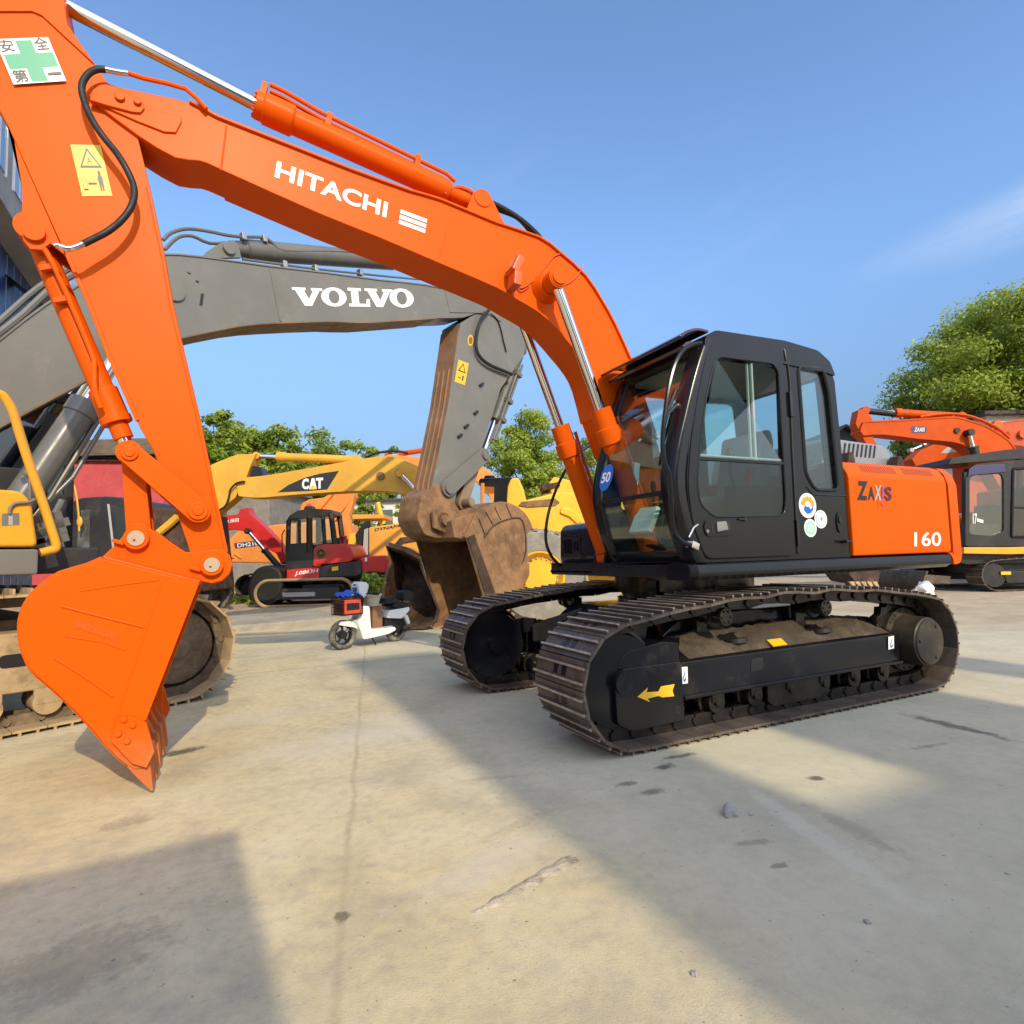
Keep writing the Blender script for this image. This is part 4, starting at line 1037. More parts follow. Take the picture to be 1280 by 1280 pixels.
# bucket cylinder
C0 = V.un3((652, 432), -.05); C1 = V.un3((604, 566), -.05); d = C1-C0
b = MB()
b.turned(C0, C0+d*.72, [(0, .07), (0, .13), (.08, .14), (.10, .115), (.45, .115), (.5, .115), (1, .115), (1, .06)], 24)
b.cyl(C0-d*.02+Vector((0, -.2, 0)), C0-d*.02+Vector((0, .2, 0)), .1, 18)
b.tube([C0+d*.25+Vector((0, -.15, 0)), C0+d*.5+Vector((-.02, -.17, 0)), C0+d*.9+Vector((0, -.15, 0))], .03, 8)
b.tube([C0+d*.2+Vector((.1, -.13, 0)), C0+d*.9+Vector((.08, -.13, 0))], .024, 8)
for t in (.3, .55, .72): b.obox(C0+d*t+Vector((.04, -.12, 0)), (.4, 0, 1), (0, 1, 0), (1, 0, -.4), .04, .08, .08)
o = b.obj('bucket_cylinder', VGREY_D, vx, bevel=.004)
b = MB(); b.cyl(C0+d*.7, C1, .065, 18); b.obj('piston_rod', CHROME, o)
K2 = V.un((606, 569), -.3); J2 = V.un((561, 610), -.3); L2 = V.un((587, 628), -.3); P2 = V.un((552, 651), -.3)
for sg in (-1, 1):
    b = MB(); b.prism(capsule(K2, J2, .13, .15), min(.26*sg, .31*sg), max(.26*sg, .31*sg))
    for q, r in ((K2, .085), (J2, .105)): b.cyl((q[0], .2*sg, q[1]), (q[0], .35*sg, q[1]), r, 20)
    b.obj('guide_link', VGREY, vx, bevel=.008)
b = MB(); b.prism(capsule(K2, L2, .10, .12), -.16, .16); b.cyl((L2[0], -.36, L2[1]), (L2[0], .36, L2[1]), .08, 18)
b.obj('bucket_link', paint('worn_link', (.26, .20, .14), .5, metal=.2, var=.3, dirt=(.24, .12, .06), damt=.5), vx, bevel=.01)
# bucket
BW2 = .64
ob_ = sm2(V.pts([(600, 640), (612, 633), (630, 628), (648, 634), (660, 646), (667, 664), (669, 690), (663, 716), (650, 742), (634, 768), (615, 793), (600, 806)], -BW2), 2)
mo = V.pts([(612, 770), (584, 672)], -BW2)
b = MB()
for y0, y1 in ((-BW2, -BW2+.045), (BW2-.045, BW2)): b.prism(ob_+mo, y0, y1)
b.ribbon(ob_, -BW2+.04, BW2-.04, .045)
vbk = b.obj('bucket', RUST, vx, bevel=.008)
b = MB()
b.ribbon([mo[1], ob_[0]], -BW2+.03, BW2-.03, .06)
b.prism(V.pts([(566, 672), (562, 652), (575, 645), (600, 640), (590, 676)], -.5), -BW2+.1, BW2-.1)
hp_ = V.pts([(540, 660), (538, 640), (548, 632), (566, 640), (590, 634), (606, 636), (590, 672), (566, 672)], -.3)
for y0, y1 in ((-.36, -.30), (.30, .36)): b.prism(hp_, y0, y1)
b.cyl((P2[0], -.42, P2[1]), (P2[0], .42, P2[1]), .085, 20); b.cyl((P2[0], -.36, P2[1]), (P2[0], .36, P2[1]), .15, 22)
b.obj('bucket_ear', RUST, vbk, bevel=.01)
b = MB()
b.mi = 0
b.tube([V.un3(q, -BW2) for q in ((605, 672), (616, 658), (632, 650), (650, 648), (656, 664), (657, 690), (652, 705))], .018, 6, smooth=3)
for k in range(4):
    q = [(598, 648), (607, 640), (618, 634), (632, 630)][k]; e = [(606, 668), (616, 656), (626, 650), (640, 648)][k]
    b.tube([V.un3(q, -BW2), V.un3(e, -BW2)], .014, 6)
b.prism(V.pts([(584, 672), (592, 668), (626, 762), (614, 772)], -BW2), -BW2-.02, -BW2+.02)
b.obj('side_rib', RUST_DK, vbk, bevel=.004)
lipc = Vector(V.un((604, 800), -BW2))
for k in range(5):
    y = -BW2+.12+k*(2*BW2-.24)/4; b = MB()
    b.loft([[(lipc.x+a_, y-w_, lipc.y+h_), (lipc.x+a_, y+w_, lipc.y+h_), (lipc.x+a_+.02, y+w_, lipc.y-h2), (lipc.x+a_+.02, y-w_, lipc.y-h2)] for a_, w_, h_, h2 in ((.12, .07, .06, .03), (-.02, .07, .05, .05), (-.22, .05, .01, .02))])
    b.obj('bucket_tooth', RUST, vbk, bevel=.006)
# body: right-hand side panel, skirt, deck, cab on the far side
b = MB()
vy = V.pts([(-60, 612), (38, 613), (45, 622), (48, 684), (-60, 692)], -1.52)
s1 = max(p[0] for p in vy); zt = V.un((38, 614), -1.52)[1]; zb = V.un((47, 684), -1.52)[1]; zk = V.un((47, 718), -1.52)[1]
b.prism(rnd([(-3.1, zb), (s1, zb), (s1-.05, zt-.08), (s1-.12, zt), (-3.1, zt+.1)], .05), -1.52, -.55)
vbody = b.obj('side_panel', VYEL, vx, bevel=.03, seg=3)
b = MB(); b.prism([(-3.1, zk), (s1, zk), (s1, zb-.015), (-3.1, zb-.015)], -1.54, -.6); b.obj('skirt_box', VGREY, vx, bevel=.02)
b = MB(); b.box(-3.2, 1.3, -.62, 1.5, zk+.02, zb+.02); b.box(s1+.02, 1.35, -1.2, -.62, zk, zk+.22); b.obj('swing_deck', CABBLK, vx, bevel=.02)
b = MB(); b.box(-3.3, -.6, -.5, 1.5, zb, zt+.1); b.obj('engine_housing', VYEL, vx, bevel=.05)
b = MB(); b.box(-3.9, -3.1, -1.5, 1.5, zk, zt+.15); b.obj('counterweight', VGREY, vx, bevel=.15, seg=4)
b = MB(); b.box(.25, 1.15, -.36, -.28, zk+.1, 2.2); b.box(.25, 1.15, .28, .36, zk+.1, 2.2); b.obj('boom_bracket', CABBLK, vx, bevel=.02)
decal('grille_decal', V, -1.521, [(VGREY, quad_shape(0, 0, 1, 1), (2, 657), (24, 656), (2, 642)), (GREYD, quad_shape(.38, 0, .62, 1.04), (2, 657), (24, 656), (2, 642))], vbody)
b = MB()
b.tube([V.un3(q, -1.54) for q in ((12, 642), (13, 634), (20, 629), (34, 628), (44, 624))], .012, 6, smooth=3)
b.obj('panel_cable', VGREY, vbody); b = MB()
b.tube([V.un3(q, -1.40) for q in ((37.5, 624), (37, 598))], .012, 6); b.ball(V.un3((36.5, 591), -1.40), .04, 2)
b.obj('aerial', VGREY, vbody)
b = MB()
b.tube([V.un3(q, -1.45) for q in ((-14, 492), (-2, 492), (6, 497), (16, 514), (24, 540), (35, 575), (48, 612), (58, 642), (65, 664), (70, 680), (69, 686), (62, 688), (50, 691))], .034, 10, smooth=4)
b.obj('handrail', VYEL, vx)
b = MB()
for k in range(9):
    q = (52+4*(k % 4), 648+9*(k//2)); p = V.un3(q, -.9)
    b.obox(p, (1, 0, .3), (0, 1, 0), (-.3, 0, 1), .05+.03*(k % 3), .2, .035)
b.tube([V.un3(q, -.9) for q in ((52, 640), (62, 650), (70, 640), (78, 625))], .03, 8, smooth=3)
b.obj('valve_block', VGREY_D, vx, bevel=.01)
b = MB()
cz0, cz1 = zk+.1, 3.05
for x0, x1, y0, y1 in ((-.3, -.2, .4, .5), (-.3, -.2, 1.4, 1.5), (1.45, 1.55, .4, .5), (1.45, 1.55, 1.4, 1.5)): b.box(x0, x1, y0, y1, cz0, cz1)
b.box(-.35, 1.6, .38, 1.52, cz1, cz1+.12); b.box(-.3, 1.55, .4, 1.5, cz0, cz0+.75)
vcab = b.obj('cab', CABBLK, vx, bevel=.03)
b = MB(); b.box(-.2, 1.45, .43, .44, cz0+.75, cz1); b.box(-.2, 1.45, 1.45, 1.46, cz0+.75, cz1); b.box(1.5, 1.51, .5, 1.4, cz0+.4, cz1); b.obj('window', GLASS_D, vcab)
b = MB(); b.box(.1, .5, .7, 1.2, cz0+.7, cz0+1.5); b.obj('seat', RUBBER, vcab, bevel=.06)
# tracks
for yc in (-1.37, 1.37):
    track(vx, yc, 1.88, .46, .035, .62, .216, .10, mats=(DUSTY, DUSTY, DUSTY_DK), gh=.05, n_gr=2)
    b = MB(); sg = -1 if yc < 0 else 1
    yo = yc+.17*sg
    b.prism(rnd([(-1.6, .30), (1.35, .30), (1.45, .36), (1.42, .70), (1.2, .76), (-1.6, .76)], .05), min(yo, yc-.22*sg), max(yo, yc-.22*sg))
    o = b.obj('track_frame', DUSTY, vx, bevel=.02)
    b = MB(); b.turned((1.88, yc-.16*sg, .495), (1.88, yc+.16*sg, .495), [(0, .1), (.02, .28), (.08, .33), (.92, .33), (.98, .28), (1, .1)], 36); b.cyl((1.88, yc-.2*sg, .495), (1.88, yc+.2*sg, .495), .1); b.obj('idler', DUSTY_DK, o)
    b = MB(); b.turned((-1.93, yc-.16*sg, .495), (-1.93, yc+.28*sg, .495), [(0, .1), (.02, .42), (.5, .42), (.5, .3), (1, .25), (1, .01)], 36); b.obj('sprocket', DUSTY_DK, o)
    for i in range(8):
        x = 1.3-i*.37; b = MB(); b.cyl((x, yc-.18*sg, .20), (x, yc+.18*sg, .20), .10, 18); b.obox((x, yc+.165*sg, .25), (1, 0, 0), (0, 1, 0), (0, 0, 1), .09, .02, .06); b.obj('bottom_roller', DUSTY, o, bevel=.006)
    b = MB(); b.prism(rnd([(.62, .50), (.98, .50), (.98, .60), (.62, .60)], .045), min(yo+.002*sg, yo+.004*sg), max(yo+.002*sg, yo+.004*sg)); b.prism(rnd([(-.4, .50), (-.04, .50), (-.04, .60), (-.4, .60)], .045), min(yo+.002*sg, yo+.004*sg), max(yo+.002*sg, yo+.004*sg)); b.obj('frame_slot', BLACKD, o)
b = MB(); b.box(-1.0, 1.0, -1.25, 1.25, .5, .85); b.cyl((0, 0, .8), (0, 0, zk+.03), .75, 40); b.obj('car_body', DUSTY_DK, vx, bevel=.03)
# ================================================================== background machines
def simple_tracks(root, fr, yc, a, rad, width, zoff=0, mats=(DUSTY_DK, DUSTY_DK, CHAIN), frame_mat=RUBBER, pitch=.2, t0=.03):
    for y in yc:
        track(root, y, a, rad, t0, width, pitch, .06, mats=mats, n_gr=1, detail=False)
        sg = 1 if y >= 0 else -1
        b = MB(); zc = rad+t0
        b.prism(rnd([(-a*.85, zc-.22), (a*.85, zc-.22), (a*.9, zc+.1), (a*.6, zc+.18), (-a*.8, zc+.18)], .05), y-width*.33, y+width*.33)
        o = b.obj('track_frame', frame_mat, root, bevel=.01)
        for s, nm in ((a, 'idler'), (-a, 'sprocket')):
            b = MB(); b.turned((s, y-width*.3, zc), (s, y+width*.36, zc), [(0, .1), (.02, rad*.85), (.6, rad*.85), (.62, rad*.5), (.98, rad*.5), (1, .02)], 26); b.obj(nm, frame_mat, o)
        for i in range(6):
            s = a*.75-i*a*.3; b = MB(); b.cyl((s, y-width*.35, t0+.11), (s, y+width*.35, t0+.11), .085, 12); b.obj('bottom_roller', frame_mat, o)
def cyl_part(root, name, p0, p1, r, rod, mat_, t=.55, flip=False):
    if flip: p0, p1 = p1, p0
    b = MB(); p0 = Vector(p0); p1 = Vector(p1); d = p1-p0
    b.turned(p0, p0+d*t, [(0, r*.6), (.02, r), (.9, r), (.91, r*1.2), (1, r*1.2), (1, r*.5)], 16)
    b.cyl(p0+Vector((0, -r, 0)), p0+Vector((0, r, 0)), r*1.1, 14)
    o = b.obj(name, mat_, root)
    b = MB(); b.cyl(p0+d*t, p1, rod, 12); b.mi = 1; b.cyl(p1+Vector((0, -r, 0)), p1+Vector((0, r, 0)), rod*1.6, 12); b.obj('piston_rod', [CHROME, mat_], o)
    return o

# ---- yellow digger, arm folded down on the left
C = facing(600, 14.6)
cx_ = thing('crawler_excavator', 'yellow crawler excavator with level boom and black lettered panel, half hidden by the rusty bucket', 'excavator', C)
CN = .24
ct = sm2(C.pts([(294, 602), (297, 598), (315, 596), (340, 593), (380, 586), (420, 579), (455, 573), (478, 570), (490, 571), (510, 577), (528, 586), (542, 598), (556, 622), (566, 648)], CN), 2)
cb_ = sm2(C.pts([(298, 620), (312, 622), (330, 622), (352, 620), (390, 617), (440, 614), (480, 614), (508, 618), (526, 626), (538, 642), (546, 662)], CN), 2)
b = MB(); b.prism(ct+cb_[::-1], -CN, CN); cboom = b.obj('boom', CYEL, cx_, bevel=.015)
q3 = ((348, 616), (405, 613), (345, 590))
decal('side_panel_decal', C, CN, [(BLACKD, poly_shape([((x-348)/57., (616-y)/26.) for x, y in ((347, 615.5), (361, 606), (380, 597.5), (400, 592), (424, 588.5), (416, 601), (409, 612), (380, 614))]), (348, 616), (405, 616), (348, 590)),
    (WHITE, text_shape('C', .05), (377.5, 612), (386, 611.5), (377.5, 598.5)), (WHITE, poly_shape([(0, 0), (.3, 0), (.42, .3), (.6, .3), (.72, 0), (1, 0), (.68, 1), (.34, 1)]), (386.5, 611.5), (396, 611), (386.5, 598)), (WHITE, text_shape('T', .05), (395, 611), (404, 610.5), (395, 597.5)),
    (YELLOWD, poly_shape([(0, 0), (1, 0), (.5, 1)]), (386.5, 612), (396, 611.5), (386.5, 606))], cboom)
b = MB(); s, z = C.un((476, 595), CN); b.cyl((s, -CN-.03, z), (s, CN+.05, z), .10, 18); s2, z2 = C.un((500, 592), CN); b.cyl((s2, -CN-.2, z2), (s2, CN+.2, z2), .09, 18); b.obj('pin_boss', RUST, cboom, bevel=.006)
b = MB(); b.prism(C.pts([(236, 600), (252, 587), (270, 578), (296, 568), (320, 567), (314, 580), (308, 596), (300, 610), (294, 622), (282, 632), (272, 640), (262, 650), (252, 665), (238, 676), (226, 684), (222, 650)], .20), -.2, .2)
carm = b.obj('arm', CYEL, cx_, bevel=.015)
b = MB(); b.tube([C.un3(q, .30) for q in ((306, 602), (296, 604), (288, 612), (286, 622), (282, 632), (275, 637), (264, 640))], .025, 8, smooth=3); b.obj('hydraulic_hose', RUBBER, carm)
b = MB(); b.prism(C.pts([(316, 582), (326, 584), (329, 594), (312, 598)], .16), -.16, .16); b.obj('tip_bracket', GREYBLK, cboom, bevel=.01)
P = C.un3((447, 575), 0); Q = C.un3((322, 570), 0)
cyl_part(cx_, 'arm_cylinder', P, Q, .105, .055, CYEL, .80)
for l in (.36, -.36):
    P = C.un3((545, 632), .36); P.y = l; Q = C.un3((500, 592), .36); Q.y = l
    cyl_part(cx_, 'boom_cylinder', (P.x-.35, l, P.z-.55), Q, .10, .055, CYEL, .42)
b = MB(); b.box(-1.0, .9, -1.2, 1.2, 1.05, 1.25); b.box(-1.0, .1, -1.2, 1.15, 1.25, 1.85); b.box(.0, .95, -1.2, -.45, 1.25, 1.7); b.obj('machine_body', CYEL, cx_, bevel=.05)
b = MB(); b.prism([(.35, 1.2), (1.15, 1.2), (1.05, 1.65), (.7, 2.0)], -.3, .3); b.obj('boom_bracket', CYEL, cx_, bevel=.02)
simple_tracks(cx_, C, (1.0, -1.0), .95, .36, .5)
b = MB(); b.box(-.7, .7, -.9, .9, .45, .8); b.cyl((0, 0, .75), (0, 0, 1.06), .55, 28); b.obj('car_body', CYEL, cx_, bevel=.03)

# ---- small red digger, facing left
Rf = facing(412, 17.7)
rx = thing('crawler_excavator', 'red crawler excavator with a dark cab and low red boom, standing behind the scooter', 'excavator', Rf)
RN = 1.02
b = MB(); b.prism(rnd(Rf.pts([(391, 709), (391, 686), (395, 682), (404, 680), (433, 679.5), (438, 684), (442, 694), (441, 700), (436, 703), (401, 706), (400, 709)], RN), .08), -RN, RN)
rb_ = b.obj('engine_cover', REDP, rx, bevel=.06, seg=3)
b = MB(); s, z = Rf.un((401, 691.5), RN); b.turned((s, RN, z), (s, RN+.012, z), [(0, .17), (1, .15), (1, .11), (0, .10)], 24); b.cyl((s, RN, z), (s, RN+.01, z), .05, 14); b.obj('cover_badge', RUST, rb_)
b = MB(); b.prism(rnd(Rf.pts([(358, 727), (358, 712), (370, 711), (397, 709), (402, 711), (402, 722), (372, 726)], RN), .04), -RN, RN); sk_ = b.obj('skirt_panel', REDP, rx, bevel=.03)
decal('skirt_lettering', Rf, RN, [(WHITE, text_shape('J.0863H', .02, .2), (368, 720.5), (398, 716.5), (368, 714.5))], sk_)
b = MB(); b.prism(rnd(Rf.pts([(398, 722), (399, 708), (412, 706), (442, 702), (451, 700), (452, 716), (446, 720)], RN+.03), .05), -RN-.03, RN+.03); cwt = b.obj('counterweight', CABBLK, rx, bevel=.06)
decal('yellow_plate', Rf, RN+.031, [(YELLOWD, quad_shape(0, 0, 1, 1), (415, 714), (423, 712.5), (414.5, 709))], cwt)
b = MB(); b.prism(Rf.pts([(449, 698), (462, 695), (482, 694), (484, 700), (480, 716), (471, 715), (452, 715)], RN-.05), -.7, RN-.05); rb2 = b.obj('rear_box', REDP, rx, bevel=.05)
decal('box_decal', Rf, RN-.049, [(WHITE, quad_shape(0, 0, 1, 1), (456, 702), (459, 701.5), (456, 697))], rb2)
CYI, CYO = .1, 1.0
b = MB()
def rpost(q0, q1, l, w=.055):
    p0 = Rf.un3(q0, CYO); p1 = Rf.un3(q1, CYO); p0.y = l; p1.y = l; b.tube([p0, p1], w, 8)
for l in (CYO-.05, CYI+.05):
    rpost((359, 690), (360, 650), l, .07); rpost((386, 690), (386, 645), l, .09); rpost((418, 680), (413, 642), l, .08); rpost((374, 690), (373, 650), l, .045); rpost((405, 680), (403, 645), l, .06)
b.prism(rnd(Rf.pts([(358, 652), (361, 645), (372, 638), (390, 635.5), (414, 637), (417, 644), (400, 646), (380, 648)], CYO), .05), CYI, CYO)
b.prism(rnd(Rf.pts([(357, 712), (357, 680), (390, 678), (392, 709)], CYO), .05), CYI, CYO)
b.prism(Rf.pts([(388, 690), (388, 680), (424, 672), (426, 680)], CYO-.1), CYI, CYO-.1)
b.prism(Rf.pts([(379, 638), (381, 633), (389, 632), (392, 637)], CYO-.3), CYI+.3, CYO-.3)
rcab = b.obj('cab', CABBLK, rx, bevel=.03)
b = MB(); b.prism(Rf.pts([(360, 685), (361, 650), (413, 646), (417, 678)], CYO-.05), CYO-.06, CYO-.05); b.obj('window', GLASS, rcab)
b = MB(); b.tube([Rf.un3(q, CYO+.05) for q in ((353, 690), (352.5, 668), (356, 662))], .018, 6); b.obj('grab_rail', CABBLK, rcab)
b = MB(); s, z = Rf.un((430, 672), .6); b.cyl((s, .6, z-.25), (s, .6, z), .06, 12); b.ball((s, .6, z+.02), .10, 2, (1, 1, .4)); b.obj('exhaust_cap', REDP, rx)
rbm_ = Rf.pts([(240, 655), (262, 648), (276, 645), (298, 642.5), (300, 636), (311, 634.5), (313, 642), (324, 652), (340, 668), (350, 680), (360, 700), (352, 706), (345, 692), (330, 684), (318, 671), (308, 664.5), (290, 662), (268, 663), (244, 672)], .18)
b = MB(); b.prism(rbm_, -.18, .18); rboom = b.obj('boom', REDP, rx, bevel=.02)
decal('boom_lettering', Rf, .18, [(WHITE, text_shape('hy久保田', .01, .1), (277, 655.5), (299, 653), (276.5, 650))], rboom)
b = MB(); b.prism(Rf.pts([(240, 655), (246, 672), (252, 700), (262, 724), (256, 728), (240, 700), (228, 665)], .15), -.15, .15); b.obj('arm', REDP, rx, bevel=.02)
for l in (.30,):
    cyl_part(rx, 'boom_cylinder', Rf.un3((350, 710), .3), Rf.un3((310, 664), .3), .085, .055, CABBLK, .5)
b = MB(); b.prism(rnd(Rf.pts([(310, 752), (309, 735), (313, 718), (322, 709), (336, 706), (350, 711), (354, 726), (350, 746), (336, 753)], 1.05), .15), -1.05, 1.05)
b.obj('dozer_blade', RUBBER, rx, bevel=.08, seg=3)
b = MB(); b.box(-.9, .9, -.9, .9, .75, .95); b.cyl((0, 0, .5), (0, 0, .8), .5, 24); b.box(-.6, .6, -.7, .7, .3, .6); b.obj('swing_deck', CABBLK, rx, bevel=.03)
s0 = Rf.g((343, 755)).x; s1_ = Rf.g((470, 748)).x
TRK = paint('tan_rubber_track', (.34, .24, .13), .8, var=.2, dirt=(.16, .1, .06), damt=.4)
mid_ = (s0+s1_)/2; hl_ = abs(s0-s1_)/2
tr_root = rx
for y in (.85, -.85):
    o = track(rx, y, hl_-.40, .36, .02, .4, .16, .03, mats=(TRK, TRK, DUSTY_DK), n_gr=1, gh=.015, detail=False); o.location.x = mid_
    b = MB(); b.prism(rnd([(-hl_*.7, .2), (hl_*.75, .2), (hl_*.8, .5), (-hl_*.7, .52)], .06), y-.13, y+.16); o = b.obj('track_frame', CABBLK, rx, bevel=.02); o.location.x = mid_
    b = MB(); b.cyl((hl_-.40, y-.1, .38), (hl_-.40, y+.14, .38), .28, 22); o2 = b.obj('idler', GREYBLK, o)
    b = MB(); b.box(-.3, .6, y+.16, y+.2, .28, .40); b.obj('frame_plate', GREYD, o)

b = MB()                                                # tan rubber belt edge
lp = []
for i in range(48):
    th = 2*math.pi*i/48; lp.append((mid_+(hl_-.40)*(1 if math.cos(th) > 0 else -1)+.375*math.cos(th), .85+.2, .385+.365*math.sin(th)))
b.tube(lp+[lp[0]], .045, 6); b.obj('belt_edge', TRK, rx)
# ---- orange digger behind the red one
Of = facing(390, 21.5)
ox = thing('crawler_excavator', 'faded orange excavator behind the red one, folded boom rising above the dark cab roof', 'excavator', Of)
b = MB(); b.prism(Of.pts([(283, 703), (283, 677), (292, 668), (300, 661), (352, 655), (424, 652), (430, 690), (430, 706)], 1.3), -1.2, 1.3)
ob2 = b.obj('machine_body', ORANGE_B, ox, bevel=.06)
decal('side_plate', Of, 1.301, [(NAVYD, quad_shape(0, 0, 1, 1), (294, 686), (336, 681), (293, 679)), (WHITE, text_shape('DH210', .01), (297, 684.5), (323, 681.5), (296.5, 679.5))], ob2)
b = MB()
b.tube([Of.un3(q, 1.31) for q in ((290, 690), (302, 698))], .04, 6); b.prism(Of.pts([(284, 696), (284, 677), (292, 676), (292, 698)], 1.36), 1.2, 1.36); b.obj('corner_post', ORANGE_B, ox, bevel=.02)
b = MB(); b.prism(Of.pts([(374, 640), (377, 629), (386, 624), (404, 622), (414, 616), (441, 613), (443, 621), (424, 644), (416, 655), (376, 655)], .3), -.3, .3)
ob3 = b.obj('boom', ORANGE_B, ox, bevel=.03)
b = MB(); b.tube([Of.un3((417, 618), .31), Of.un3((400, 638), .31)], .03, 6); b.prism(Of.pts([(380, 637), (383, 630), (388, 629), (391, 636)], .34), .3, .34); b.obj('boom_rib', ORANGE_DK, ob3)
b = MB(); b.prism(Of.pts([(443, 618), (441, 630), (436, 644), (439, 664), (444, 684), (434, 690), (424, 672), (421, 652), (428, 640), (438, 626)], .55), .2, .55); b.obj('arm', ORANGE_B, ox, bevel=.03)
b = MB(); b.prism(Of.pts([(436, 668), (452, 664), (455, 666), (450, 684), (440, 694), (434, 690)], .8), -.2, .8); b.obj('bucket_plate', LYEL, ox, bevel=.02)
simple_tracks(ox, Of, (1.2, -1.2), 1.7, .42, .6)
b = MB(); b.box(-1.2, 1.2, -1.1, 1.1, .5, 1.15); b.obj('car_body', RUBBER, ox, bevel=.03)

# ---- long orange boom reaching in from the right, far behind
Lf = facing(520, 23)
lx = thing('crawler_excavator', 'orange excavator far behind the yellow one, only its raised boom showing above it', 'excavator', Lf)
b = MB(); b.prism(Lf.pts([(468, 582), (478, 572), (486, 568), (536, 572), (600, 580), (626, 600), (640, 640), (628, 664), (612, 620), (590, 596), (536, 590), (478, 590)], .25), -.25, .25); lb = b.obj('boom', ORANGE_B, lx, bevel=.03)
cyl_part(lx, 'arm_cylinder', Lf.un3((560, 558), 0), Lf.un3((484, 570), 0), .10, .06, ORANGE_R, .8)
b = MB(); b.tube([Lf.un3(q, .1) for q in ((455, 575), (463, 569), (478, 565), (494, 564), (510, 566))], .05, 6, smooth=3); b.obj('hydraulic_hose', RUBBER, lb)
decal('boom_patch', Lf, .251, [(WHITE, quad_shape(0, 0, 1, 1), (524, 586), (533, 588), (525, 581))], lb)
b = MB(); b.prism(Lf.pts([(600, 700), (600, 655), (660, 650), (690, 660), (690, 705)], 1.2), -1.2, 1.2); b.obj('machine_body', ORANGE_B, lx, bevel=.06)
o_ = Lf.g((640, 722)); 
for y in (1.1, -1.1):
    t_ = track(lx, y, 1.4, .4, .03, .6, .2, .05, mats=(DUSTY_DK, DUSTY_DK, CHAIN), n_gr=1, detail=False); t_.location.x = Lf.un((645, 690), 1.1)[0]
b = MB(); b.box(-1.2, 1.2, -1.0, 1.0, .4, 1.2); o2 = b.obj('car_body', RUBBER, lx, bevel=.03); o2.location.x = Lf.un((645, 690), 1.1)[0]

# ---- road roller
Df = facing(500, 19)
dx_ = thing('road_roller', 'yellow road roller with black bonnet lettering, between red excavator and rusty bucket', 'roller', Df)
b = MB(); b.prism(rnd(Df.pts([(461, 700), (461, 659), (515, 652), (523, 668), (560, 668), (560, 700), (500, 702), (496, 697)], .85), .05), -.85, .85)
db = b.obj('engine_bonnet', DYEL, dx_, bevel=.05)
decal('bonnet_lettering', Df, .851, [(BLACKD, text_shape('DYNAPAC', .03, .1), (468, 664.5), (507, 658), (468.5, 660.5))], db)
b = MB(); b.prism(Df.pts([(485, 700), (490, 684), (500, 672), (522, 669), (523, 676), (504, 679), (496, 690), (494, 700)], .9), .5, .9); b.obj('wheel_arch', RUST_DK, db, bevel=.02)
b = MB(); b.box(*[0, 0, 0, 0, 0, 0]) if False else b.prism(Df.pts([(453, 694), (455, 662), (460, 660), (460, 694)], .8), .2, .8); b.obj('radiator_panel', GREYD, dx_, bevel=.01)
b = MB(); b.prism(Df.pts([(444, 668), (456, 652), (461, 651), (461, 658), (454, 664), (452, 690), (446, 690)], .75), .5, .75); b.obj('step_plate', RUBBER, dx_, bevel=.01)
for nm, q, r in (('drum', (528, 716), .75), ('rear_wheel', (478, 716), .72)):
    s = Df.un(q, 0)[0]; b = MB(); b.cyl((s, -.85, r), (s, .80, r), r, 36); b.cyl((s, -.9, r), (s, .82, r), r*.5, 20); b.obj(nm, TYRE if 'w' in nm else STEEL, dx_, bevel=.03)
b = MB(); b.tube([Df.un3(q, .4) for q in ((479, 655), (475, 640), (472, 628))], .08, 8); b.tube([Df.un3(q, -.4) for q in ((479, 655), (475, 640), (472, 628))], .08, 8); b.obj('rops_post', LYEL, dx_)
b = MB(); b.prism(Df.pts([(440, 643), (440, 649), (480, 648), (480, 643)], .7), -.7, .7); b.obj('rops_canopy', DYEL, dx_, bevel=.02)
b = MB(); s0 = Df.un((470, 690), 0)[0]; b.box(s0-2.6, s0+.8, -.5, .5, .5, .95); b.obj('chassis', RUBBER, dx_, bevel=.02)

# ---- yellow wheel loader behind the cab
Wf = facing(676, 12.2)
wx = thing('wheel_loader', 'big yellow wheel loader seen between the rusty bucket and the black cab', 'loader', Wf)
wl0 = 1.0
b = MB(); b.prism(Wf.pts([(620, 655), (640, 640), (646, 628), (668, 622), (700, 614), (742, 616), (780, 616), (830, 640), (835, 720), (745, 718), (738, 700), (725, 690), (712, 676), (700, 668), (660, 662), (636, 668)], .75), -.75, .75)
lbd = b.obj('loader_body', LYEL, wx, bevel=.05)
b = MB(); b.prism(Wf.pts([(697, 674), (700, 664), (712, 658), (742, 660), (766, 664), (770, 690), (748, 690), (728, 684), (712, 676)], 1.15), .6, 1.15); b.obj('fender', LYEL, lbd, bevel=.04)
b = MB(); b.prism(Wf.pts([(648, 632), (652, 627), (694, 623), (700, 628), (694, 632), (660, 634)], .78), -.78, .78); b.obj('deck_edge', RUST, lbd, bevel=.01)
b = MB(); b.prism(Wf.pts([(702, 634), (714, 636), (722, 642), (728, 651), (722, 655), (712, 646), (700, 641)], .80), .6, .80); b.prism(Wf.pts([(686, 604), (692, 596), (712, 600), (722, 620), (700, 628), (690, 618)], .5), .1, .5); b.obj('lift_linkage', LYEL, lbd, bevel=.02)
b = MB(); b.prism(Wf.pts([(676, 606), (700, 602), (700, 608), (680, 613)], .55), -.3, .55); b.obj('cross_bar', RUST_DK, lbd, bevel=.01)
b = MB()
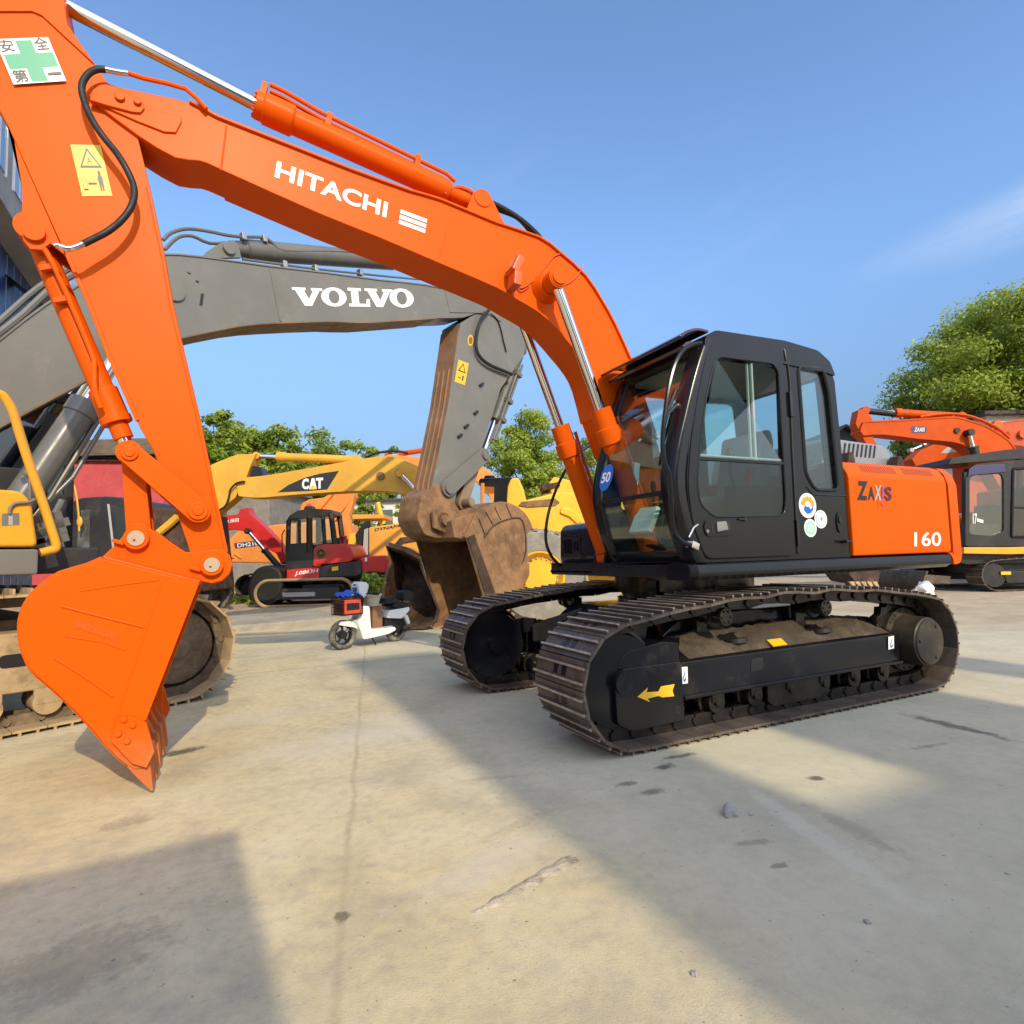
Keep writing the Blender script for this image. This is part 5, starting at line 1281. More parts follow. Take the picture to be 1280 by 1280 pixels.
b.prism(Wf.pts([(598, 602), (600, 598), (640, 596), (642, 604), (638, 608), (634, 644), (616, 646), (618, 608), (600, 608)], .7), -.7, .7); b.prism(Wf.pts([(604, 600), (606, 594), (618, 594), (622, 600)], .4), -.4, .4); b.obj('roof_frame', GREYBLK, wx, bevel=.02)
b = MB(); b.prism(Wf.pts([(632, 640), (634, 608), (638, 598), (648, 596), (655, 612), (660, 634), (650, 640)], .74), -.74, .74); b.obj('rear_cowl', LYEL, wx, bevel=.05)
b = MB(); b.tube([Wf.un3(q, .72) for q in ((603, 604), (603, 640))], .04, 6); b.obj('cab_post', ORANGE_B, wx)
b = MB(); b.prism(Wf.pts([(600, 640), (612, 626), (640, 632), (640, 680), (604, 700)], .7), -.7, .7); b.obj('front_frame', LYEL, wx, bevel=.04)
def wheel(root, s, z, y, r, w, name='wheel'):
    sg = 1 if y > 0 else -1
    b = MB(); b.turned((s, y-w*sg, z), (s, y, z), [(0, r*.5), (0, r*.92), (.12, r), (.88, r), (1, r*.93), (1, r*.55), (.8, r*.5)], 40)
    for i in range(26):
        th = 2*math.pi*i/26
        for sd_ in (-1, 1):
            c_ = Vector((s+r*math.cos(th+sd_*.05), y-w*sg*.5+sd_*w*.25*sg, z+r*math.sin(th+sd_*.05)))
            b.obox(c_, (-math.sin(th), .35*sd_, math.cos(th)), (0, 1, 0), (math.cos(th), 0, math.sin(th)), .04, w*.24, .025)
    t = b.obj(name, TYRE_G, root, ang=30)
    b = MB(); b.turned((s, y-w*sg*.8, z), (s, y-w*.02*sg, z), [(0, r*.3), (0, r*.56), (.9, r*.60), (1, r*.57), (1, r*.5), (.82, r*.43), (.7, r*.40), (.95, r*.36), (.97, r*.05)], 40)
    for i in range(22):
        th = 2*math.pi*i/22; b.cyl((s+r*.385*math.cos(th), y-w*.2*sg, z+r*.385*math.sin(th)), (s+r*.385*math.cos(th), y-w*.0*sg, z+r*.385*math.sin(th)), r*.018, 6)
    b.mi = 1; b.turned((s, y-w*.33*sg, z), (s, y-w*.27*sg, z), [(0, r*.40), (1, r*.40), (1, r*.47), (0, r*.47), (0, r*.40)], 40)
    b.obj('wheel_rim', [LYEL, RUST_DK], t)
    return t
zr = .86
sW = Wf.un((675, 714), 1.2)[0]
for y in (1.2, -1.2): wheel(wx, sW, zr, y, zr, .6)
sW2 = sW-2.75
for y in (1.2, -1.2): wheel(wx, sW2, zr, y, zr, .6)
b = MB(); b.box(sW2-.5, sW+.3, -.5, .5, .55, 1.0); b.box(sW-.15, sW+.15, -.7, .7, .7, 1.0); b.box(sW2-.15, sW2+.15, -.7, .7, .7, 1.0); b.obj('chassis', LYEL, wx, bevel=.05)

# ---- dark rusty bucket standing behind the scooter
Bf = facing(515, 10.75)
bx = thing('loose_bucket', 'dark rusty digging bucket standing on the concrete behind the scooter', 'bucket', Bf)
op = Bf.pts([(481, 679), (505, 687), (524, 697), (529, 712), (540, 738), (550, 763), (547, 778), (530, 787), (507, 790), (484, 778), (476, 755), (479, 725), (487, 700)], .35)
gx0 = sum(q[0] for q in op)/len(op); gz0 = sum(q[1] for q in op)/len(op)
def bring(k, l, up=0): return [(gx0+(s-gx0)*k, l, max(.02, gz0+(z-gz0)*k+up)) for s, z in op]
b = MB(); b.loft([bring(.90, .34), bring(.78, -.1), bring(.55, -.42), bring(.55, -.46), bring(.82, -.14), bring(1.0, .35), bring(.90, .34)], cap=False)
b.poly(bring(.55, -.42)); b.poly(bring(.55, -.46)[::-1])
bo = b.obj('shell', RUST_DK, bx, bevel=.006)
b = MB(); tp = Bf.pts([(480, 677), (506, 684), (527, 696), (526, 700), (504, 689), (481, 682)], .4); b.prism(tp, .0, .4); b.obj('top_lip', RUST, bx, bevel=.01)

# ---- right-hand machines
Gf = facing(1235, 16.6)
gx = thing('crawler_excavator', 'crawler excavator with black cab, yellow waist band and dozer blade at the right edge', 'excavator', Gf)
GN = 1.5
b = MB()
b.prism(rnd(Gf.pts([(1197, 684), (1198, 600), (1200, 585), (1206, 578), (1258, 574), (1262, 590), (1262, 684)], GN), .08), GN-.06, GN)
b.prism(Gf.pts([(1190, 577), (1192, 570), (1258, 560), (1330, 556), (1330, 566), (1258, 570)], GN+.05), -.2, GN+.05)
b.prism(Gf.pts([(1256, 684), (1258, 570), (1330, 566), (1330, 684)], GN), GN-.06, GN)
gcab = None
b = MB()
gw1 = rnd(Gf.pts([(1212, 668), (1212, 598), (1217, 594), (1252, 592), (1255, 600), (1255, 664), (1240, 670)], GN), .1)
gw2 = rnd(Gf.pts([(1264, 671), (1266, 586), (1330, 584), (1330, 671)], GN), .05)
plate_into(b, rnd(Gf.pts([(1207, 683), (1207, 600), (1211, 586), (1220, 580), (1258, 576), (1330, 572), (1330, 683)], GN), .08), [gw1, gw2], GN-.03, .06)
b.prism(rnd(Gf.pts([(1186, 580), (1190, 572), (1258, 562), (1335, 556), (1335, 570), (1258, 574)], GN+.05), .03), .1, GN+.05)
b.prism(Gf.pts([(1207, 683), (1207, 655), (1330, 655), (1330, 683)], GN-.1), .1, GN-.1)
for q0, q1 in (((1209, 655), (1209, 590)), ((1258, 655), (1258, 576)), ((1330, 655), (1330, 572))):
    p0 = Gf.un3(q0, GN); p1 = Gf.un3(q1, GN)
    for l in (.15, GN-.08): b.tube([(p0.x, l, p0.z), (p1.x, l, p1.z)], .07, 6)
gcab = b.obj('cab', CABBLK, gx, bevel=.02)
b = MB(); b.prism(gw1, GN-.04, GN-.03); b.obj('window', GLASS, gcab)
b = MB(); b.prism(gw2, GN-.04, GN-.03); b.obj('window', GLASS_D, gcab)
b = MB(); b.tube([(s, GN+.01, z) for s, z in gw2]+[(gw2[0][0], GN+.01, gw2[0][1])], .035, 6); b.tube([Gf.un3((1266, 634), GN+.01), Gf.un3((1330, 634), GN+.01)], .03, 6); b.obj('door_frame', GREYBLK, gcab)
b = MB(); b.prism(Gf.pts([(1210, 596), (1211, 587), (1219, 582), (1256, 580), (1257, 590), (1214, 594)], GN+.02), GN, GN+.03); b.obj('sun_strip', NAVYD, gcab, bevel=.01)
decal('cab_sticker', Gf, GN+.001, [(WHITE, text_shape('17', .02), (1216, 655), (1221, 655), (1216, 642)), (WHITE, quad_shape(0, 0, 1, 1), (1221, 652), (1229, 654), (1221, 648))], gcab)
b = MB(); b.box(*(lambda p: (p.x-.2, p.x+.25, .5, 1.0, p.z-.2, p.z+.4))(Gf.un3((1240, 650), .8))); b.prism(Gf.pts([(1236, 650), (1240, 634), (1254, 632), (1254, 652)], .9), .5, .9); b.obj('seat', RUBBER, gcab, bevel=.05)
b = MB(); b.prism(Gf.pts([(1205, 692), (1205, 684), (1262, 684), (1340, 682), (1340, 691), (1262, 693)], GN+.03), -1.4, GN+.03); b.obj('waist_band', VYEL, gx, bevel=.02)
b = MB(); b.prism(Gf.pts([(1180, 700), (1190, 690), (1270, 693), (1340, 691), (1340, 703), (1210, 706)], GN-.2), -1.3, GN-.2); b.obj('swing_deck', CABBLK, gx, bevel=.03)
b = MB(); b.prism(rnd(Gf.pts([(1330, 683), (1330, 600), (1430, 600), (1430, 683)], GN), .1), -1.4, GN); b.obj('engine_cover', ORANGE_R, gx, bevel=.08)
b = MB(); b.prism(Gf.pts([(1119, 726), (1119, 713), (1172, 714), (1222, 718), (1222, 734), (1172, 732)], 1.7), -1.7, 1.7) if False else None
b = MB()
pA = Gf.g((1120, 727)); pB = Gf.g((1221, 735))
sA = Gf.un((1205, 735), 1.6)[0]
for k in (0,):
    b.loft([[(sA+.9, -1.7, z0) , (sA+.9, 1.7, z0), (sA+.78, 1.7, z1), (sA+.78, -1.7, z1)] for z0, z1 in ((.02, .02),)]) if False else None
dbm = MB()
prof = [(0, .03), (.10, .22), (.08, .42), (.0, .58), (-.05, .58), (.03, .42), (.05, .22), (-.06, .03)]
dbm.loft([[(sA+1.0+a_, y, z) for a_, z in prof] for y in (-1.9, 1.75)])
dbm.obox((sA+.45, 1.0, .35), (1, 0, .1), (0, 1, 0), (-.1, 0, 1), .5, .10, .10); dbm.obox((sA+.45, -1.0, .35), (1, 0, .1), (0, 1, 0), (-.1, 0, 1), .5, .10, .10)
dbm.obj('dozer_blade', paint('worn_blade', (.10, .075, .055), .6, metal=.3, var=.3, dirt=(.22, .15, .1), damt=.4), gx, bevel=.01)
s_tr = Gf.un((1222, 720), 1.4)[0]
for y in (1.25, -1.25):
    t_ = track(gx, y, 1.5, .38, .03, .55, .19, .05, mats=(SHOE, GROUSER, CHAIN), n_gr=1, detail=False); t_.location.x = s_tr-1.9
    b = MB(); b.prism(rnd([(-1.3, .2), (1.2, .2), (1.3, .5), (-1.3, .5)], .05), y-.16, y+.2); o = b.obj('track_frame', CABBLK, gx, bevel=.02); o.location.x = s_tr-1.9
    b = MB(); b.cyl((1.5, y-.12, .41), (1.5, y+.18, .41), .3, 22); b.obj('idler', CABBLK, o)
    b = MB(); b.box(1.1, 1.35, y+.2, y+.215, .42, .50); b.obj('yellow_tag', YELLOWD, o)
b = MB(); b.box(s_tr-3.2, s_tr-.6, -1.1, 1.1, .4, .9); b.obj('car_body', CABBLK, gx, bevel=.03)

def boom_machine(fr, label, top, bot, hw, mat_, body_px, extra=None):
    root = thing('crawler_excavator', label, 'excavator', fr)
    b = MB(); b.prism(sm2(fr.pts(top, hw), 2)+sm2(fr.pts(bot, hw), 2)[::-1], -hw, hw); o = b.obj('boom', mat_, root, bevel=.03)
    b = MB(); b.ribbon(sm2(fr.pts(top, hw), 2), -hw-.02, hw+.02, .05); b.obj('flange_plate', mat_, o)
    s = fr.un(body_px, 0)[0]
    b = MB(); b.box(s-1.8, s+1.6, -1.3, 1.3, 1.1, 2.3); b.obj('machine_body', mat_, root, bevel=.08)
    for y in (1.1, -1.1):
        t_ = track(root, y, 1.5, .4, .03, .6, .2, .05, mats=(DUSTY_DK, DUSTY_DK, CHAIN), n_gr=1, detail=False); t_.location.x = s
    b = MB(); b.box(-1.2, 1.2, -1.0, 1.0, .4, 1.2); o2 = b.obj('car_body', RUBBER, root, bevel=.03); o2.location.x = s
    return root, o
Hf = facing(1200, 19.5)
hx_, hb_ = boom_machine(Hf, 'orange excavator with arched boom rising over the black cab at right', [(1076, 540), (1080, 528), (1092, 527), (1134, 525), (1180, 522), (1197, 522), (1215, 527), (1232, 532.5), (1254, 545.6), (1266, 557), (1280, 580), (1290, 610)], [(1080, 545), (1105, 543.5), (1149, 549), (1193, 553), (1210, 560), (1226, 574), (1240, 592), (1256, 620)], .28, ORANGE_R, (1300, 640))
b = MB(); b.prism(Hf.pts([(1069.5, 530), (1073, 512), (1082, 511), (1090, 522), (1096, 534), (1092, 548), (1104, 566), (1140, 590), (1132, 596), (1096, 580), (1078, 546)], .2), -.2, .2); harm = b.obj('arm', ORANGE_R, hx_, bevel=.03)
o_ = cyl_part(hx_, 'arm_cylinder', Hf.un3((1200, 521), 0), Hf.un3((1080, 513.5), 0), .13, .08, ORANGE_R, .68)
b = MB(); b.cyl(Hf.un3((1118, 517.5), .0), Hf.un3((1081, 513.5), 0), .10, 14); b.obj('rod_cover', RUBBER, o_)
decal('boom_badge', Hf, .281, [(NAVYD, poly_shape([(0, .5), (.08, 0), (.92, 0), (1, .5), (.92, 1), (.08, 1)]), (1138, 541), (1159, 541), (1138, 533)), (WHITE, text_shape('ZAXIS', .01, .2), (1143, 539.5), (1156, 539.5), (1143, 534.5))], hb_)
cyl_part(hx_, 'boom_cylinder', Hf.un3((1222, 580), .4), Hf.un3((1211, 541), .4), .14, .07, CABBLK, .55)
b = MB()
for k in range(6): b.ball(Hf.un3((1190+k*14, 521+k*4.2), .1), .08, 1)
b.tube([Hf.un3(q, .15) for q in ((1150, 521), (1185, 517), (1215, 521), (1245, 534), (1262, 548))], .05, 6, smooth=3); b.obj('hydraulic_hose', ORANGE_R, hb_)
b = MB(); s, z = Hf.un((1196, 538), .3); b.cyl((s, .2, z), (s, .34, z), .09, 12); b.obj('pin_boss', RUST_DK, hb_)
Jf = facing(1190, 22.5)
jx = thing('crawler_excavator', 'orange excavator with slanting lower boom and pale plate, just beneath the arched boom at right', 'excavator', Jf)
b = MB(); b.prism(Jf.pts([(1140, 574), (1152, 562), (1174, 553), (1210, 552), (1240, 575), (1240, 640), (1210, 640), (1204, 580), (1150, 592)], .3), -.3, .3); o = b.obj('boom', ORANGE_R, jx, bevel=.03)
decal('pale_plate', Jf, .301, [(GREYD, poly_shape([(0, .1), (.35, 1), (.75, .95), (1, .3), (.9, 0), (.1, 0)]), (1176, 567), (1212, 563), (1176, 556))], o)
cyl_part(jx, 'arm_cylinder', Jf.un3((1175, 548), .1), Jf.un3((1138, 563), .1), .1, .05, STEEL, .6)
b = MB(); b.prism(Jf.pts([(1180, 705), (1180, 650), (1250, 640), (1250, 705)], 1.2), -1.2, 1.2); b.obj('machine_body', ORANGE_R, jx, bevel=.08)
sJ = Jf.un((1215, 700), 0)[0]
for y in (1.1, -1.1):
    t_ = track(jx, y, 1.5, .4, .03, .6, .2, .05, mats=(DUSTY_DK, DUSTY_DK, CHAIN), n_gr=1, detail=False); t_.location.x = sJ
b = MB(); b.box(sJ-1.2, sJ+1.2, -1, 1, .4, 1.3); b.obj('car_body', RUBBER, jx, bevel=.03)
Kf = facing(1300, 21)
kx, kb_ = boom_machine(Kf, 'red-orange excavator boom entering at the right edge behind the black cab', [(1230, 546), (1246, 531), (1256, 528), (1290, 524), (1340, 530), (1370, 560)], [(1236, 560), (1254, 556), (1290, 560), (1320, 572), (1345, 610)], .28, paint('deep_orange', (.46, .07, .015), .5, var=.15, dirt=(.2, .08, .04), damt=.3), (1400, 650))
b = MB(); s, z = Kf.un((1247, 531), .3); b.cyl((s, -.3, z), (s, .34, z), .16, 14); s, z = Kf.un((1277, 543), .3); b.cyl((s, -.3, z), (s, .4, z), .15, 14); b.obj('pin_boss', ORANGE_DK, kb_)
# bucket of teeth on the ground, seen under the orange counterweight
Tf = facing(1080, 15.8)
tx = thing('loose_bucket', 'dark toothed bucket lying beyond the track, under the orange rear panel', 'bucket', Tf)
b = MB(); b.prism(Tf.pts([(1058, 718), (1062, 706), (1090, 704), (1098, 716), (1096, 728), (1080, 731), (1066, 728)], .5), -.6, .6); b.obj('shell', RUST_DK, tx, bevel=.03)
for k in range(5):
    p0 = Tf.un3((1064+k*7.2, 727), .62); p1 = Tf.un3((1071+k*7.2, 738), .66); b = MB(); d = (p1-p0)
    b.loft([[p0+Vector((-.07, 0, 0)), p0+Vector((.05, 0, 0)), p0+Vector((.05, -.1, 0)), p0+Vector((-.07, -.1, 0))], [p1+Vector((-.03, 0, 0)), p1+Vector((.0, 0, 0)), p1+Vector((.0, -.06, 0)), p1+Vector((-.03, -.06, 0))]])
    b.obj('bucket_tooth', DUSTY, tx)

# ---- dark cab machine and red hut at left, between the arm links
Nf = facing(130, 15)
nx_ = thing('truck', 'dark lorry cab standing behind the big orange bucket, in front of the red boards', 'lorry', Nf)
b = MB()
b.prism(rnd(Nf.pts([(80, 742), (82, 640), (90, 626), (100, 622), (130, 620), (158, 622), (166, 632), (175, 690), (178, 742)], 1.1), .1), -1.1, 1.1)
ncab = b.obj('cab', CABBLK, nx_, bevel=.06)
decal('window', Nf, 1.101, [(GLASS_B, poly_shape(rnd([(0, 0), (1, .1), (.9, 1), (.1, .95)], .1)), (96, 690), (112, 690), (98, 636)), (GREYD, quad_shape(0, 0, 1, 1), (141, 692), (144, 692), (134, 630)), (GLASS_D, poly_shape(rnd([(0, 0), (1, 0), (.9, 1), (.05, 1)], .1)), (145, 678), (163, 678), (143, 634))], ncab)
b = MB(); b.tube([Nf.un3(q, 1.3) for q in ((84, 584), (94, 612), (98, 640), (99, 664))], .022, 6, smooth=3); b.ball(Nf.un3((99.5, 652), 1.3), .07, 2, (1, .5, 1.8)); b.obj('mirror_arm', CYEL, ncab)
b = MB(); b.prism(Nf.pts([(176, 740), (176, 630), (240, 640), (250, 740)], .9), -.9, .9); b.obj('lorry_body', RUST_DK, nx_, bevel=.05)
for q in ((120, 735), (215, 735)):
    s = Nf.un(q, 1.0)[0]; b = MB(); b.turned((s, -1.1, .5), (s, 1.12, .5), [(0, .2), (0, .48), (.02, .5), (.13, .5), (.13, .2), (.87, .2), (.87, .5), (.98, .5), (1, .48), (1, .2)], 28); b.obj('wheel', TYRE, nx_)
b = MB(); b.tube([Nf.un3(q, 1.0) for q in ((196, 668), (212, 655), (222, 646))], .09, 8); b.obj('yellow_tube', CYEL, nx_)
# ================================================================== scooter with basket, plant and box
gF = ground((428, 812)); gR = ground((495, 801.5)); hv = (gF-gR)
S = Frame((gF.x+gR.x)/2, (gF.y+gR.y)/2, math.degrees(math.atan2(hv.y, hv.x)))
sx = thing('scooter', 'small white electric scooter with a black seat parked on the concrete', 'scooter', S)
wb = hv.length/2
def swheel(s, r, nm):
    b = MB(); N_ = 30
    b.loft([[(s+rr*math.cos(2*math.pi*i/N_), y, r+rr*math.sin(2*math.pi*i/N_)) for i in range(N_)] for rr, y in ((r-.065, -.03), (r-.02, -.042), (r, -.022), (r, .022), (r-.02, .042), (r-.065, .03), (r-.065, -.03))], cap=False)
    o = b.obj(nm, TYRE, sx)
    b = MB(); b.loft([[(s+rr*math.cos(2*math.pi*i/N_), y, r+rr*math.sin(2*math.pi*i/N_)) for i in range(N_)] for rr, y in ((r-.062, -.025), (r-.062, .025), (r-.085, .025), (r-.085, -.025), (r-.062, -.025))], cap=False)
    for i in range(5):
        th = 2*math.pi*i/5+.3; b.tube([(s, 0, r), (s+(r-.07)*math.cos(th), 0, r+(r-.07)*math.sin(th))], .018, 6)
    b.cyl((s, -.045, r), (s, .045, r), .055, 14); b.obj('wheel_rim', RUBBER, o)
swheel(wb, .205, 'front_wheel'); swheel(-wb, .185, 'rear_wheel')
def sp(*q): return S.pts(q, 0)
b = MB(); b.prism(rnd(sp((420.5, 781), (424, 777), (434, 776), (441, 779), (445, 787), (440, 784), (430, 782.5)), .02), -.07, .07); b.obj('front_fender', WHITEP, sx, bevel=.015)
b = MB(); b.prism(rnd(sp((447, 757), (456, 757), (457, 775), (458, 786), (488, 783), (489, 787), (480, 792), (458, 797), (448, 799), (445, 790), (440, 776), (446, 773)), .03), -.13, .13); body = b.obj('leg_shield', WHITEP, sx, bevel=.03)
b = MB(); b.prism(sp((457.5, 786.3), (458, 784.8), (485, 781.6), (486, 783)), -.11, .11); b.obj('foot_mat', GREYD, body, bevel=.005)
b = MB(); b.prism(rnd(sp((477, 772), (480, 763), (490, 761), (505, 758), (506, 762), (501, 768), (496, 773)), .03), -.13, .13); b.obj('tail_cover', WHITEP, sx, bevel=.035)
b = MB(); b.prism(rnd(sp((499, 769), (503, 768), (506.5, 778), (504, 780)), .015), .08, .13); b.obj('side_trim', WHITEP, sx, bevel=.01)
b = MB(); b.prism(sp((476, 790), (477, 773), (500, 770), (502, 780), (494, 789)), -.08, .08); b.tube(S.p3(((496, 785), (508, 788), (512, 784)), .06), .018, 6); b.obj('motor_frame', RUBBER, sx, bevel=.02)
b = MB(); b.prism(rnd(sp((475, 751), (477, 747), (486, 746.5), (492, 749), (492, 753), (478, 755)), .03), -.12, .12); b.prism(rnd(sp((483, 758), (486, 754.5), (500, 752.5), (508, 753), (508, 757), (496, 760)), .03), -.13, .13); b.obj('seat', RUBBER, sx, bevel=.03)
b = MB(); b.tube(S.p3(((504, 757), (503, 750)), 0), .012, 6); b.prism(rnd(sp((499, 750), (500, 740), (504, 737.5), (510, 739), (512.5, 742), (512, 749), (508, 751)), .03), -.10, .10); b.obj('backrest', RUBBER, sx, bevel=.02)
b = MB(); b.prism(rnd(sp((443, 732), (446, 727), (454, 727.5), (457, 731), (454, 745), (449, 747.5), (444, 741)), .02), -.10, .10); hd_ = b.obj('head_cowl', WHITEP, sx, bevel=.03)
b = MB(); c = S.un3((445.5, 735), 0); b.cyl(c+Vector((.0, 0, 0)), c+Vector((.03, 0, 0)), .06, 18); b.obj('headlight', GLASS_D, hd_)
b = MB(); b.tube(S.p3(((451, 745), (451, 760)), 0), .025, 8); c = S.un3((452, 742), 0); b.tube([c+Vector((-.05, -.30, .0)), c, c+Vector((-.05, .30, 0))], .013, 6); b.tube([c+Vector((-.05, -.33, 0)), c+Vector((-.05, -.2, 0))], .02, 8); b.tube([c+Vector((-.05, .33, 0)), c+Vector((-.05, .2, 0))], .02, 8); b.obj('handlebar', RUBBER, sx)
b = MB(); b.tube(S.p3(((452, 772), (437, 783), (428.6, 797)), 0), .02, 6) ; b.obj('fork', STEEL, sx)
b = MB(); b.tube(S.p3(((464, 795), (470, 806)), .09), .01, 6); b.obj('kickstand', RUBBER, sx)
# basket hung in front
b = MB(); c0 = S.un3((421.5, 749), 0); c1 = S.un3((446, 766), 0)
x0, x1, z0, z1 = min(c0.x, c1.x), max(c0.x, c1.x), c1.z, c0.z+.02
for k in range(6):
    z = z0+(z1-z0)*k/5; g_ = .02*(1-k/5)
    b.tube([(x0+g_, -.15+g_, z), (x1-g_, -.15+g_, z), (x1-g_, .15-g_, z), (x0+g_, .15-g_, z), (x0+g_, -.15+g_, z)], .008, 4)
for i in range(9):
    y = -.15+.3*i/8
    for x in (x0, x1): b.tube([(x, y, z0), (x, y, z1)], .005, 4)
    x = x0+(x1-x0)*i/8
    for y2 in (-.15, .15): b.tube([(x, y2, z0), (x, y2, z1)], .005, 4)
b.box(x0, x1, -.15, .15, z0-.01, z0)
b.obj('basket', RUBBER, sx)
cr_ = thing('crate', 'red and black box sitting in the front basket of the scooter', 'box', S)
b = MB(); b.box(x0+.03, x1-.02, -.12, .157, z0+.005, z1-.03); b.obj('box_shell', paint('red_box', (.6, .07, .03), .5, var=.2), cr_, bevel=.015)
b = MB(); b.box(x0+.06, x1-.05, .157, .159, z0+.06, z1-.08); b.box(x1-.019, x1-.017, -.08, .1, z0+.06, z1-.08); b.obj('box_print', BLACKD, cr_)
b = MB()
rows = []
for i in range(12):
    row = []
    for j in range(10):
        u, v = i/11-.5, j/9-.5
        row.append((x0+.14+u*.3, v*.3, z1+.02+.06*math.exp(-5*(u*u+v*v))+.02*math.sin(9*u+4*v)+.015*math.sin(13*v)))
    rows.append(row)
b.loft(rows, cap=False, closed=False)
cl_ = b.obj('cloth', flat('blue_cloth', (.03, .10, .55), .8), ang=80); cl_.location = S.o; cl_.rotation_euler.z = S.a
tag(cl_, 'crumpled blue cloth lying over the basket of the scooter', 'cloth')
bxs = thing('cardboard_box', 'brown cardboard box standing on the footboard of the scooter', 'box', S)
pb = sp((461, 758), (473, 757), (473, 783), (461, 784.5)); b = MB(); b.prism(pb, -.10, .10); b.obj('carton', paint('cardboard', (.24, .12, .06), .85, var=.15), bxs, bevel=.006)
pl = thing('potted_plant', 'bushy green plant in a pale pot perched on the box of the scooter', 'plant', S)
pc = S.un3((465, 757.5), 0); pt = S.un3((465, 742), 0)
b = MB(); b.turned(pc, pt, [(0, .09), (.8, .13), (.82, .145), (1, .145), (1, .12), (.9, .11), (.9, .01)], 24); b.obj('pot', paint('pale_pot', (.5, .46, .36), .7, var=.15), pl)

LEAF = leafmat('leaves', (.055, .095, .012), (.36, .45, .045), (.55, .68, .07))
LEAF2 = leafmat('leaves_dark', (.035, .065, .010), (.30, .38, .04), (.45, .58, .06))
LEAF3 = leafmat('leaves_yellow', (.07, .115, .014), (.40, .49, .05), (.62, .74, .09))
BARK = paint('bark', (.13, .10, .075), .9, var=.3, dirt=(.05, .04, .03), damt=.4, scale=3, bump=.8, bscale=20)
def leaf_mesh(name, clumps, n, size, seed, flat_=.55):
    rr = random.Random(seed); V = []; Fc = []; T = []
    wts = [c[3]**2 for c in clumps]
    picks = rr.choices(range(len(clumps)), wts, k=n)
    for ci in picks:
        cx, cy, cz, r, tone, sq = clumps[ci]
        while True:
            d = Vector((rr.gauss(0, 1), rr.gauss(0, 1), rr.gauss(0, 1)))
            if d.length > .1: break
        d.normalize()
        q = rr.random()**.38*r*(1+.22*rr.gauss(0, 1)*.6)
        p = Vector((cx+d.x*q, cy+d.y*q, cz+d.z*q*sq))
        nn = (d+Vector((0, 0, .5))+Vector((rr.gauss(0, .6), rr.gauss(0, .6), rr.gauss(0, .6)))).normalized()
        a = nn.orthogonal().normalized(); a = (Matrix.Rotation(rr.random()*6.28, 3, nn) @ a); b_ = nn.cross(a)
        s = size*(.55+.9*rr.random()); w = s*(.36+.2*rr.random())
        i = len(V)
        V += [p-a*s*.5, p+b_*w*.5-nn*s*.06, p+a*s*.5-nn*s*.12, p-b_*w*.5-nn*s*.06]
        Fc.append((i, i+1, i+2, i+3))
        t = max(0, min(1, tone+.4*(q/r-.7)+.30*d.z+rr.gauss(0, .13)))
        T += [t]*4
    me = D.meshes.new(name); me.from_pydata([tuple(v) for v in V], [], Fc)
    at = me.attributes.new('tone', 'FLOAT', 'POINT'); at.data.foreach_set('value', T)
    return me
def tree(label, px, depth, top, width, seed, n, leaf, mt, low=.30, name='tree', group=None, nc=40, cr=1.):
    p = CP+fh*depth+rh*((px-640)/FPX*depth); p.z = 0
    hz = 640+FPX*math.tan(PITCH)-math.tan(-ROLL)*(px-640)
    H = CH+(hz-top)/FPX*depth; Wd = width/FPX*depth/2
    t = thing(name, label, 'tree', loc=p, group=group)
    rr = random.Random(seed)
    clumps = []
    zc = H*(low+1)/2; hz2 = H*(1-low)/2
    k = 0
    while len(clumps) < nc:
        d = Vector((rr.gauss(0, 1), rr.gauss(0, 1), rr.gauss(0, 1))).normalized()
        q = rr.uniform(.35, .86); r = rr.uniform(.20, .36)*cr*min(Wd, hz2*1.1)
        taper = 1-.28*max(0, d.z)
        c = (d.x*q*Wd*taper, d.y*q*Wd*taper, zc+d.z*q*hz2*.92, r*(1.15-.35*abs(q-.5)), rr.uniform(.22, .62), rr.uniform(.6, .85))
        if c[2]+c[3] > H*1.02: continue
        clumps.append(c)
    zm = max(c[2]+.75*c[3]*c[5] for c in clumps); k_ = (H-zc)/(zm-zc)
    clumps = [(c[0], c[1], zc+(c[2]-zc)*(k_ if c[2] > zc else 1), *c[3:]) for c in clumps]
    b = MB()
    tr = .035*H**.75
    tops = [Vector((rr.gauss(0, .05)*H, rr.gauss(0, .05)*H, H*low*1.2))]
    b.mi = 0
    pts = [Vector((0, 0, -.1)), Vector((tops[0].x*.4, tops[0].y*.4, H*low*.6)), tops[0]]
    rings = []
    P = spline(pts, 4)
    for i, q in enumerate(P):
        r_ = tr*(1.25-.6*i/(len(P)-1))*(1.3 if i == 0 else 1)
        rings.append([(q.x+r_*math.cos(2*math.pi*j/9), q.y+r_*math.sin(2*math.pi*j/9), q.z) for j in range(9)])
    b.loft(rings)
    for c in rr.sample(clumps, 14):
        e = Vector(c[:3]); m_ = tops[0].lerp(e, .5)+Vector((0, 0, .06*H))
        Q = spline([tops[0]-Vector((0, 0, .05*H)), m_, e], 3); a = None; rg_ = []
        for i, q in enumerate(Q):
            r_ = tr*(.5-.42*i/(len(Q)-1)); rg_.append([(q.x+r_*math.cos(2*math.pi*j/6), q.y+r_*math.sin(2*math.pi*j/6), q.z) for j in range(6)])
        b.loft(rg_)
    b.obj('trunk', BARK, t)
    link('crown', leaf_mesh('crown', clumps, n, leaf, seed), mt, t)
    return t
pcl = []
rr = random.Random(3)
for k in range(9):
    a_ = rr.random()*6.28; pcl.append((pt.x+.12*math.cos(a_), .12*math.sin(a_), pt.z+.05+.22*rr.random(), .09, .4, .9))
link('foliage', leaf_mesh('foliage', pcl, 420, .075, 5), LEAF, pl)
TG = 'trees behind the machines'
